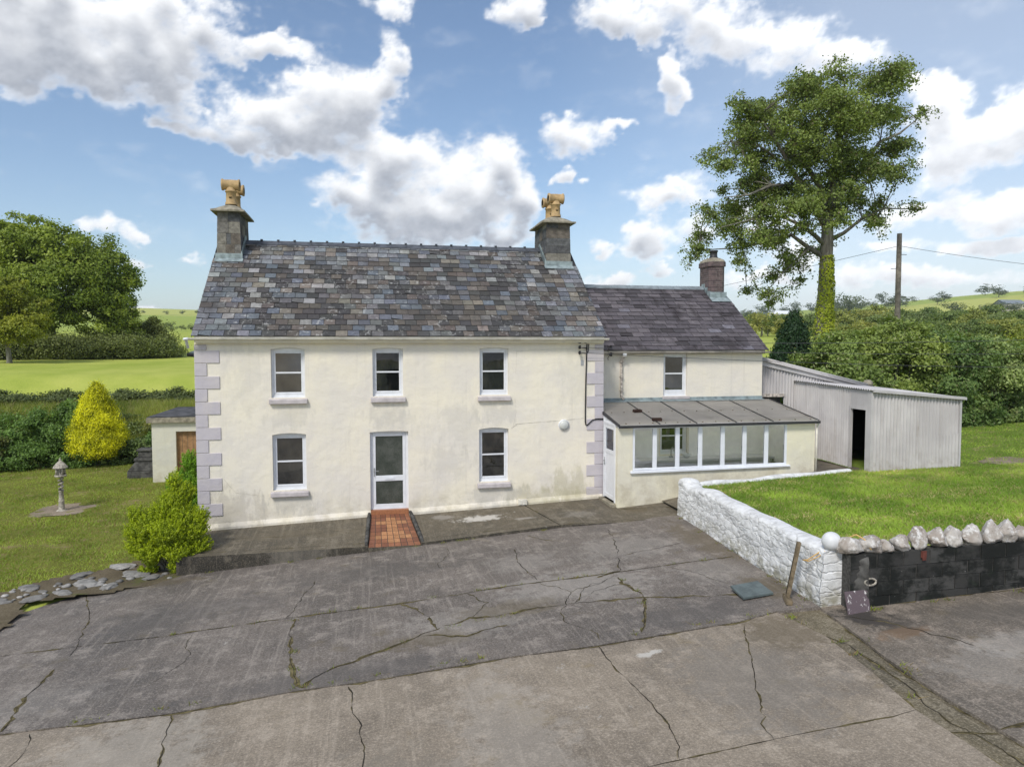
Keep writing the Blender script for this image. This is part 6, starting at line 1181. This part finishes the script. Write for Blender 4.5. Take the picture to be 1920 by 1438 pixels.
# hedge along the top of the bank and rough grass on its slope
HB = [(-24.5, 19.6), (-21.5, 19.8), (-18.6, 20.0), (-15.8, 20.1), (-13.0, 20.3), (-10.4, 20.4), (-7.9, 20.3), (-5.5, 20.2)]
HBl = ['bank-top hedge bush beyond the left picture edge', 'bank-top hedge bush at the left picture edge', 'bank-top hedge bush left of the golden conifer', 'bank-top hedge bush just left of the golden conifer tip', 'bank-top hedge bush behind the golden conifer tip', 'bank-top hedge bush just right of the golden conifer tip', 'bank-top hedge bush above the outbuilding roof', 'bank-top hedge bush touching the house gable']
for k, (x, y) in enumerate(HB): shrub('bank_bush', HBl[k], 'hedge bush', G3(x, y, -.1), [(0, 0, .34, 1.6, .7, .52), (.9, 0, .40, 1.1, .6, .46), (-.9, .1, .36, 1.1, .6, .50), (.3, .1, .70, .5, .4, .3)], 9000, .12, (.036, .052, .018), (.115, .135, .045), 70+k, 'hedge bushes along the top of the bank', lumps=20, spread=.24)
def tuft_field(name, pts, h, lo, hi, seed, lean=.35, w=.012, zf=ground_z, kind='stuff', alt=None, palt=0., m='grass_blade', lift=0.):
    g = np.random.default_rng(seed); n = len(pts); z = zf(pts[:, 0], pts[:, 1])+lift; P = np.stack([pts[:, 0], pts[:, 1], z-.01], 1); hh = np.broadcast_to(np.asarray(h, float), (n,))*g.uniform(.5, 1.3, n); a = g.uniform(0, 2*math.pi, n)
    b = np.stack([np.cos(a), np.sin(a), 0*a], 1)*w; tip = P+np.stack([g.normal(0, lean, n)*hh, g.normal(0, lean, n)*hh, hh], 1)
    V = np.stack([P-b, P+b, tip], 1).reshape(-1, 3); F = np.arange(3*n).reshape(n, 3)
    T = fbm(pts[:, 0]*.9, pts[:, 1]*.9, seed+3, 5); c = tone_cols(np.clip((T-.3)*2.2, 0, 1), lo, hi, alt, palt, seed)
    return tag(link(name, np_mesh(name, V, F, [MAT[m]], attr={'Col': c})), kind=kind), T
def scatter(poly, n, seed, avoid=()):
    g = np.random.default_rng(seed); P = np.array(poly); out = np.zeros((0, 2))
    q = np.stack([g.uniform(P[:, 0].min(), P[:, 0].max(), n*3), g.uniform(P[:, 1].min(), P[:, 1].max(), n*3)], 1); ok = inside(poly, q[:, 0], q[:, 1])
    for a in avoid: ok &= ~inside(a, q[:, 0], q[:, 1])
    return q[ok][:n]
bank = [(-26, 14.3), (-4, 14.0), (-4, 20.2), (-26, 19.8)]
sheet('bank', bank, ground_z, MAT['bank_earth'], .5, lift=.02, bumpy=.1)
tuft_field('bank_grass', scatter(bank, 80000, 5), .40, (.080, .115, .018), (.25, .27, .075), 6, .5, .016, alt=(.46, .38, .21), palt=.14)
for k, (x, y) in enumerate(((-20.5, 16.4), (-17.6, 17.6), (-15.2, 16.2), (-12.9, 17.4), (-9.9, 16.6), (-7.6, 17.6), (-6.2, 16.0))):
    shrub('bramble', ['bramble patch on the bank at the far left edge', 'bramble patch high on the bank left of the golden conifer', 'bramble patch low on the bank behind the left shrubs', 'bramble patch on the bank just left behind the golden conifer', 'bramble patch on the bank right of the golden conifer', 'bramble patch high on the bank above the outbuilding', 'bramble patch on the bank beside the house gable'][k], 'bramble', G3(x, y, -.1), [(0, 0, .22, 1.5, .9, .40), (.9, .2, .2, 1.0, .7, .32), (-.9, 0, .25, 1.0, .7, .36)], 6500, .11, (.035, .052, .014), (.12, .15, .04), 130+k, 'bramble patches on the bank', lumps=20, spread=.24)
# left lawn
LL = [(-17, -6.5), (-8.6, -4.4), (-7.7, -3.2), (-7.2, -2.3), (-6.0, -1.4), (-5.2, .6), (-4.85, .9), (-4.85, 8.2), (-8.1, 8.4), (-8.3, 12), (-17, 12.0)]
sheet('lawn', LL, ground_z, MAT['lawn_left'], .25, lift=.03, bumpy=.08, wob=.5)
basep = [(-10.6, 4.2), (-10.1, 3.95), (-9.2, 4.1), (-8.85, 4.6), (-8.95, 5.3), (-9.6, 5.6), (-10.4, 5.2)]
tuft_field('lawn_grass', scatter(LL, 110000, 7, [basep]), .065, (.092, .135, .020), (.240, .295, .055), 8, .8, .010, alt=(.36, .27, .14), palt=.16, lift=.03)
# right lawn
RL = [(7.7, -2.6), (9.6, -2.25), (12.5, -1.65), (13.2, -2.05), (16.1, -2.05), (16.1, 1.7), (16, 10), (42, 20), (42, -8.8), (15.3, -9.5), (7.0, -9.0)]
near = [(7.7, -2.6), (9.6, -2.25), (12.5, -1.65), (16.1, -2.05), (19, -2), (19, -9), (15.3, -9.5), (7.05, -9.0)]
tuft_field('lawn_grass', np.concatenate([scatter(near, 130000, 9), scatter(RL, 110000, 10)]), .07, (.092, .160, .021), (.265, .350, .060), 12, .8, .011, zf=lawn_z, alt=(.42, .33, .18), palt=.13)
hay = scatter(near, 60000, 15); hay = hay[fbm(hay[:, 0]*.9, hay[:, 1]*1.7, 33, 5, .6) > .57]; tuft_field('cut_hay', hay, .05, (.26, .20, .10), (.56, .45, .27), 16, 1.8, .014, zf=lawn_z)

for bp in ([(12.9, -2.6), (13.6, -2.9), (14.4, -3.2), (14.0, -3.6), (13.0, -3.3)], [(15.6, -2.7), (16.6, -2.5), (17.6, -2.6), (17.3, -3.3), (16.2, -3.5), (15.5, -3.2)], [(17.2, -1.2), (18.6, -.9), (19.4, -1.4), (18.4, -2.0), (17.3, -1.8)]): sheet('bare_patch', bp, lawn_z, MAT['worn_base'], .09, lift=.012, wob=1.1, bumpy=.03)
# foreground golden juniper and the thuja behind it by the gable
def juniper(name, label, base, lobes, n, seed, lo, hi, ln=.16):
    """pointed sprays that fan upward out of several lobes"""
    g = np.random.default_rng(seed); t = thing(name, base, label, 'conifer'); Ps, Os, As, Ts = [], [], [], []
    B = np.array(lobes, float); w = B[:, 3]*B[:, 4]; w /= w.sum()
    for k in range(len(B)):
        S = max(6, int(n*w[k]/46)); d = g.normal(0, 1, (S, 3)); d[:, 2] = np.abs(d[:, 2])*.9-.35; d /= np.linalg.norm(d, axis=1, keepdims=True)
        tip = B[k, :3]+d*B[k, 3:6]*g.uniform(.72, 1.08, (S, 1)); ax = d*.75+np.array([0, 0, .62])+np.stack([B[k, 0]*.25+0*d[:, 0], B[k, 1]*.25+0*d[:, 0], 0*d[:, 0]], 1); ax /= np.linalg.norm(ax, axis=1, keepdims=True); tone = g.uniform(0, 1, S)
        for j in range(46):   # every spray is a tapering plume of small scale-leaves
            s = g.uniform(0, 1, (S, 1)); rad = (.105*(1-s)+.010); off = g.normal(0, 1, (S, 3)); off -= ax*(off*ax).sum(1, keepdims=True); off /= np.linalg.norm(off, axis=1, keepdims=True)+1e-6
            Ps.append(tip-ax*.36*(1-s)+off*rad*g.uniform(.3, 1, (S, 1))); Os.append(off*.6+d*.5); As.append(ax*.9+off*.55); Ts.append(np.clip(tone*.55+s[:, 0]*.5, 0, 1))
    P, O, A, T = map(np.concatenate, (Ps, Os, As, Ts)); V, F, C_ = leaves(P, O, ln, tone_cols(T, lo, hi, None, 0, seed), .26, .2, .6, along=A, seed=seed)
    link('foliage', np_mesh('foliage', V, F, [MAT['leaf']], attr={'Col': C_}), t); mb = MB(); r = random.Random(seed)
    for l in lobes[:9]:
        e = Vector(l[:3]); s = Vector((r.uniform(-.08, .08), r.uniform(-.08, .08), -.1)); mb.tube([s, s.lerp(e, .35)+Vector((0, 0, .03)), s.lerp(e, .7), e], [.06, .045, .03, .012], 7)
    part_at(mb, 'trunk', MAT['bark'], t); return t
JB = (-5.12, -1.7, -.78)
juniper('golden_juniper', 'spreading yellow-green juniper bush at the front corner of the house', JB, [(.05, .1, .85, .62, .55, .50), (-.50, 0, .95, .42, .45, .42), (.50, 0, .95, .42, .45, .45), (.72, .1, 1.18, .22, .25, .30), (.0, .25, 1.35, .42, .4, .42), (.10, .4, 1.95, .22, .24, .36), (.36, .4, 1.70, .22, .24, .30), (-.68, .1, 1.30, .20, .24, .28), (-.3, -.3, .48, .32, .28, .28), (.32, -.35, .50, .34, .28, .28), (.1, -.4, .95, .40, .28, .36), (-.36, -.1, .10, .24, .22, .18), (.25, -.25, .18, .2, .2, .16), (.12, .3, 1.6, .32, .3, .32), (-.5, 0, .62, .42, .4, .36), (.15, -.2, .62, .45, .35, .36), (.58, 0, .55, .40, .4, .34), (-.25, .2, 1.15, .45, .4, .36), (.3, .2, 1.2, .42, .4, .36)], 150000, 81, (.020, .050, .004), (.29, .345, .012), .062)
juniper('thuja', 'darker green conifer standing between the juniper and the outbuilding door', G3(-5.75, 3.2), [(0, 0, .6, .5, .45, .55), (.05, 0, 1.2, .46, .42, .45), (.1, 0, 1.7, .34, .32, .36), (-.3, 0, 1.0, .35, .3, .4), (.35, 0, 1.1, .35, .3, .4)], 48000, 82, (.02, .060, .006), (.15, .27, .018), .065)

# right-hand hedge: separate big shrubs side by side
RH = [((17.6, 6.4), [(0, 0, 1.9, 1.7, 1.5, 1.7), (-1.0, 0, 1.2, 1.2, 1.2, 1.2), (.6, 0, 3.0, 1.2, 1.2, .9), (1.3, -.3, 1.5, 1.3, 1.2, 1.4)], 'broad leafy hedge shrub nearest the lean-to roof', 17000, (.038, .060, .014), (.130, .165, .045)),
      ((20.6, 6.6), [(0, 0, 2.1, 1.9, 1.5, 1.9), (.4, 0, 3.6, 1.2, 1.1, .9), (1.2, 0, 2.6, 1.4, 1.2, 1.3), (-1, 0, 3.1, 1.0, 1, .8)], 'tallest pale-leaved hedge shrub below the beech trunk', 20000, (.045, .068, .016), (.165, .195, .050)),
      ((23.6, 6.9), [(0, 0, 1.9, 1.8, 1.5, 1.8), (1.0, 0, 2.6, 1.3, 1.2, 1.1), (-.8, 0, 2.9, 1.1, 1.1, .9)], 'hedge shrub with dark leaves left of the pole foot', 17000, (.026, .050, .014), (.110, .150, .045)),
      ((26.4, 7.4), [(0, 0, 1.8, 1.9, 1.5, 1.8), (.8, .2, 2.8, 1.3, 1.2, 1.0), (-1, 0, 2.7, 1.1, 1.1, .9), (1.5, -.2, 1.2, 1.2, 1.1, 1.1)], 'hedge shrub with blossom-pale tips right of the pole', 18000, (.030, .055, .016), (.145, .175, .060)),
      ((29.6, 7.9), [(0, 0, 1.7, 1.9, 1.5, 1.8), (.9, 0, 2.7, 1.3, 1.2, 1.0), (-1, 0, 2.6, 1.2, 1.1, .9)], 'dark glossy hedge shrub above the shed corner', 17000, (.022, .048, .013), (.095, .145, .040)),
      ((32.8, 8.6), [(0, 0, 1.8, 2.0, 1.5, 1.9), (.8, 0, 2.8, 1.4, 1.3, 1.1), (-1, 0, 2.7, 1.2, 1.1, .9)], 'mixed green hedge shrub near the right picture edge', 16000, (.026, .052, .013), (.120, .160, .045)),
      ((36.0, 9.6), [(0, 0, 1.9, 2.1, 1.6, 2.0), (.8, 0, 3.0, 1.5, 1.3, 1.1), (-1, 0, 2.8, 1.2, 1.1, .9)], 'hedge shrub at the right picture edge beyond the lawn', 16000, (.024, .050, .013), (.115, .165, .042)),
      ((39.4, 10.6), [(0, 0, 1.9, 2.1, 1.6, 2.0), (.8, 0, 2.8, 1.5, 1.3, 1.1)], 'last hedge shrub just outside the right picture edge', 10000, (.024, .050, .013), (.115, .165, .042))]
for k, (xy, bl_, lab, n, lo, hi) in enumerate(RH):
    x, y = xy; shrub('hedge_shrub', lab, 'hedge shrub', (x, y, float(lawn_z(x, y))-.1), [(b[0], b[1], b[2]*1.06, b[3], b[4], b[5]*1.04) for b in bl_]+[(b[0]*.9, b[1]-.7, .6, b[3]*.95, .7, .8) for b in bl_[:2]], int(n*2.0), .135, scale_col(lo, 1.5), scale_col(hi, 1.5), 90+k, 'shrubs of the tall hedge on the right', lumps=34, spread=.14, shell=.6, alt=(.30, .32, .15), palt=.05)
bright = [((25.5, 12.5), 'feathery bright green bush behind the hedge right of the pole'), ((28.8, 13.0), 'second feathery green bush behind the hedge'), ((33.5, 13.5), 'yellow-topped bush row behind the hedge at the right')]
for k, (xy, lab) in enumerate(bright): shrub('tall_bush', lab, 'bush', G3(*xy), [(0, 0, 2.3, 2.0, 1.5, 1.7), (1.0, 0, 2.9, 1.3, 1.2, 1.1), (-1.1, 0, 2.6, 1.2, 1.2, 1.1)], 22000, .13, (.05, .09, .016), (.15 if k < 2 else .24, .22 if k < 2 else .25, .035), 110+k, lumps=24, spread=.18)
conifer('dark_conifer', 'taller dark pointed conifer at the left end of the right hedge', (18.1, 9.4, 1.0), [(.0, 1.0), (1.2, 1.05), (2.8, .85), (4.0, .5), (4.8, .08)], 24000, .17, (.006, .016, .007), (.026, .055, .018), 120, .4, .8, spread=.5)
conifer('dark_conifer', 'lower dark conifer leaning against the left side of the taller one', (17.2, 8.9, 1.0), [(.0, .9), (1.0, .95), (2.0, .7), (2.8, .35), (3.4, .05)], 16000, .17, (.006, .016, .007), (.026, .055, .018), 121, .4, .8, spread=.5)
# telegraph pole
pb = Vector((27.6, 14.4, float(ground_z(27.6, 14.4)))); pole = thing('telegraph_pole', pb, 'leaning wooden telegraph pole with steps rising out of the hedge', 'pole')
ptop = Vector((27.68, 14.5, 10.35)); mb = MB(); mb.tube([pb+Vector((0, 0, -.2)), pb.lerp(ptop, .5), ptop], [.165, .15, .125], 12); part(mb, 'post', MAT['pole_wood'], pole)
for k, f in enumerate((.36, .46, .60, .64, .80, .88)):
    p = pb.lerp(ptop, f); s = 1 if k % 2 else -1; d = side(s*.42); mb = MB(); mb.tube([p, p+d], .016, 6); part(mb, 'step', MAT['dark_metal'], pole)
def wire(name, a, b, sag, rad, label, group=None):
    a, b = Vector(a), Vector(b); mb = MB(); mb.tube([a.lerp(b, k/24)+Vector((0, 0, -sag*4*(k/24)*(1-k/24))) for k in range(25)], rad, 5); tag(mb.build(name, MAT['wire'], origin=a), label, 'wire', group)
ptw = pb.lerp(ptop, .93)
wire('overhead_wire', ptw, (8.0, 60.0, 5.5), .5, .012, 'thin wire from the pole top running left behind the beech trunk', 'wires on the telegraph pole')
wire('overhead_wire', ptw, (58, 19, 9.2), .5, .012, 'thin wire from the pole top running off to the right', 'wires on the telegraph pole')
for k, (z, ze, lab) in enumerate(((4.46, 5.05, 'highest of the three service wires crossing in front of the wing'), (4.31, 4.32, 'middle one of the three service wires crossing in front of the wing'), (4.16, 3.62, 'lowest of the three service wires crossing in front of the wing'))):
    wire('service_wire', (5.26, -.14, z), (34.0, .6+k*.1, ze), .25, .0075, lab, 'service wires from the house corner')

# ------------------------------------------------------------------ far trees, hedges and roofs
def mini_tree(seed, h, wdt, lo, hi, n=1500, name='crown'):
    g = random.Random(seed); bl_ = [(g.uniform(-.35, .35)*wdt, g.uniform(-.35, .35)*wdt, h*g.uniform(.32, .78), wdt*g.uniform(.28, .45), wdt*g.uniform(.28, .45), h*g.uniform(.16, .26)) for _ in range(7)]
    return crown(bl_, n, h*.085, lo, hi, seed, lumps=14, spread=.2, shell=.6)
FAR = {}
for k in range(4):
    FAR['wood%d' % k] = mini_tree(200+k, 9, 9, [(.045, .070, .018), (.075, .092, .024), (.060, .085, .030), (.10, .11, .028)][k], [(.13, .17, .045), (.20, .215, .055), (.16, .195, .065), (.25, .245, .06)][k])
    FAR['ridge%d' % k] = mini_tree(210+k, 9, 10, (.030, .042, .020), (.075, .092, .040), 900)
mbt = MB(); mbt.tube([(0, 0, -.5), (0, 0, 2), (.1, 0, 5)], [.25, .2, .1], 6); tro = mbt.build('trunk', MAT['bark'], origin=(0, 0, 0)); FT = tro.data; bpy.data.objects.remove(tro)
def far_tree(key, az, dist, s, label, group, cat='tree', dz=0.):
    a = R(az); x, y = -.622+math.sin(a)*dist, -19.109+math.cos(a)*dist; t = thing('far_tree', (x, y, float(ground_z(x, y))+dz), label, cat, group, rz=random.uniform(0, 6)); t.scale = (s, s, s*random.uniform(.85, 1.15))
    link('crown', FAR[key], t); link('trunk', FT, t); return t
rr = random.Random(3)
# woods in the dip behind the wing
for k in range(60):
    az = 26.0+rr.uniform(0, 23); far_tree('wood%d' % rr.randrange(4), az, rr.uniform(150, 215), rr.uniform(.42, .70), 'round-topped tree in the wood beyond the green field on the right', 'trees of the wood in the dip')
for k in range(58):
    az = 35+rr.uniform(0, 13); far_tree('wood%d' % rr.randrange(4), az, rr.uniform(85, 125), rr.uniform(.22, .33), 'tree in the dense belt just behind the right-hand hedge', 'trees of the belt behind the right hedge')
for k in range(40):
    az = 25.5+rr.uniform(0, 23); far_tree('ridge%d' % rr.randrange(4), az, rr.uniform(700, 900), rr.uniform(.8, 1.5), 'small dark tree on the far ridge line on the right', 'trees along the far right ridge')
far_tree('ridge1', 36.9, 560, 2.0, 'big dark round tree alone on the far skyline between beech and pole', None)
for k, az in enumerate((45.2, 45.9, 46.4, 46.9, 47.5)): far_tree('ridge%d' % (k % 4), az, 470, .62, 'dark tree in the row on top of the bright hill at the right edge', 'row of trees on the right hill')
far_tree('ridge2', 43.6, 430, .95, 'wide dark thicket below the hilltop row at the right', None)
for k in range(16):
    az = -20+k*1.15+rr.uniform(-.3, .3); far_tree('ridge%d' % (k % 4), az, 640+rr.uniform(-20, 20), rr.uniform(.30, .5), 'low dark hedge tree on the skyline above the left field', 'hedge trees on the left skyline')
for k in range(9):
    az = -17.5+k*.72; far_tree('ridge%d' % (k % 4), az, 205+rr.uniform(-8, 8), rr.uniform(.17, .30), 'hedgerow bush between the two bright fields left of the house', 'hedgerow bushes in the left distance')
def far_house(az, dist, wd, h, label, wallm, roofm):
    a = R(az); x, y = -.622+math.sin(a)*dist, -19.109+math.cos(a)*dist; z = float(ground_z(x, y)); t = thing('farm_building', (x, y, z), label, 'building'); mb = MB(); mb.box(x-wd/2, x+wd/2, y-4, y+4, z-1, z+h); part(mb, 'wall', wallm, t)
    mb = MB(); e = .4; mb.face([(x-wd/2-e, y-4.4, z+h-.1), (x+wd/2+e, y-4.4, z+h-.1), (x+wd/2+e, y, z+h*1.6), (x-wd/2-e, y, z+h*1.6)]); mb.face([(x+wd/2+e, y+4.4, z+h-.1), (x-wd/2-e, y+4.4, z+h-.1), (x-wd/2-e, y, z+h*1.6), (x+wd/2+e, y, z+h*1.6)]); mb.face([(x-wd/2, y-4, z+h), (x-wd/2, y+4, z+h), (x-wd/2, y, z+h*1.58)]); mb.face([(x+wd/2, y+4, z+h), (x+wd/2, y-4, z+h), (x+wd/2, y, z+h*1.58)]); part(mb, 'roof', roofm, t)
far_house(32.6, 690, 26, 5, 'distant farm building with a white roof on the ridge left of the beech trunk', MAT['pale_render'], MAT['white_paint'])
far_house(31.0, 700, 20, 5, 'distant grey-roofed farm building on the ridge left of the white roof', MAT['pale_render'], MAT['ridge_tile_pale'])
far_house(46.6, 480, 14, 4, 'distant grey house among the trees on the right hilltop', MAT['pale_render'], MAT['ridge_tile_pale'])

# ------------------------------------------------------------------ barn on the other side of the yard, the one mirrored in the upper windows
barn = thing('barn', (3, -46, -1.2), 'grey corrugated round-roofed barn across the yard, mirrored in the upper windows', 'barn')
mb = MB(); bx0, bx1, by0, by1 = -3., 13., -52., -40.
corrugated(mb, (bx1, by1), (bx0, by1), -1.5, -1.5, 3.2, 3.2, pitch=.5, amp=.05); corrugated(mb, (bx0, by1), (bx0, by0), -1.5, -1.5, 3.2, 3.2, pitch=.5, amp=.05); corrugated(mb, (bx1, by0), (bx1, by1), -1.5, -1.5, 3.2, 3.2, pitch=.5, amp=.05); part(mb, 'wall', MAT['painted_tin'], barn)
mb = MB(); n = 16
for k in range(n):
    f = lambda k: (by1+.3-(by1-by0+.6)*k/n, 3.1+3.2*math.sin(math.pi*k/n))
    (ya, za), (yb, zb_) = f(k), f(k+1); mb.face([(bx0-.3, ya, za), (bx1+.3, ya, za), (bx1+.3, yb, zb_), (bx0-.3, yb, zb_)], sm=True)
part(mb, 'roof', MAT['painted_tin'], barn)
mb = MB(); mb.box(1.2, 5.2, by1+.06, by1+.14, -1.4, 2.4); part(mb, 'doorway', MAT['painted_dark'], barn)  # near-black panel on the wall paints the dark of an open doorway
gw = np.random.default_rng(44); lines = [[(-4.21, -6.14), (-1.92, -6.12), (2.06, -6.08), (6.6, -6.2)], [(-1.89, -6.2), (-1.7, -8.44), (-1.51, -9.13)], [(-1.2, -8.68), (.49, -7.72), (2.4, -7.45)], [(4.05, -6.46), (4.12, -7.55), (3.47, -9.08)], [(-9, -9.0), (5.7, -9.15)], [(7.05, -2.6), (6.4, -9.25)], [(6.6, -9.55), (10, -9.85), (14, -10.1)], [(5.8, -9.2), (5.9, -10.4), (5.6, -12.4)], [(6.3, -10.2), (6.0, -12.2)], [(-4.7, -2.25), (4.0, -2.25)], [(-.6, -2.27), (.6, -2.27)], [(-.6, -2.3), (.0, -2.27)], [(6.0, -1.3), (7.3, -1.35)], [(6.0, -9.0), (6.5, -9.3)]]
W_ = []
for li, ln in enumerate(lines):
    for a, b in zip(ln[:-1], ln[1:]):
        L = math.dist(a, b)
        for c in range(int(L*1.6)+1):
            u = gw.uniform(); m_ = int(gw.integers(4, 26)); W_.append(np.stack([a[0]+(b[0]-a[0])*u+gw.normal(0, .045, m_), a[1]+(b[1]-a[1])*u+gw.normal(0, .03, m_)], 1))
tuft_field('weeds', np.concatenate(W_), .055, (.05, .075, .012), (.17, .19, .04), 45, .8, .008, zf=lambda x, y: yard_z(x, y)-.005, alt=(.28, .21, .10), palt=.35)

# ------------------------------------------------------------------ the air over the far hills
def build_haze():
    m = bpy.data.materials.new('haze'); m.use_nodes = True; t = NT(m.node_tree); t.n.clear()
    v = t.add('ShaderNodeVolumePrincipled', {'Color': (.80, .87, .95, 1), 'Density': .0002, 'Anisotropy': .2}); t.l.new(v.outputs[0], t.add('ShaderNodeOutputMaterial').inputs['Volume'])
    mb = MB(); mb.box(-2000, 2400, -120, 2700, -60, 140); o = mb.build('haze', m); tag(o, kind='stuff')
build_haze()
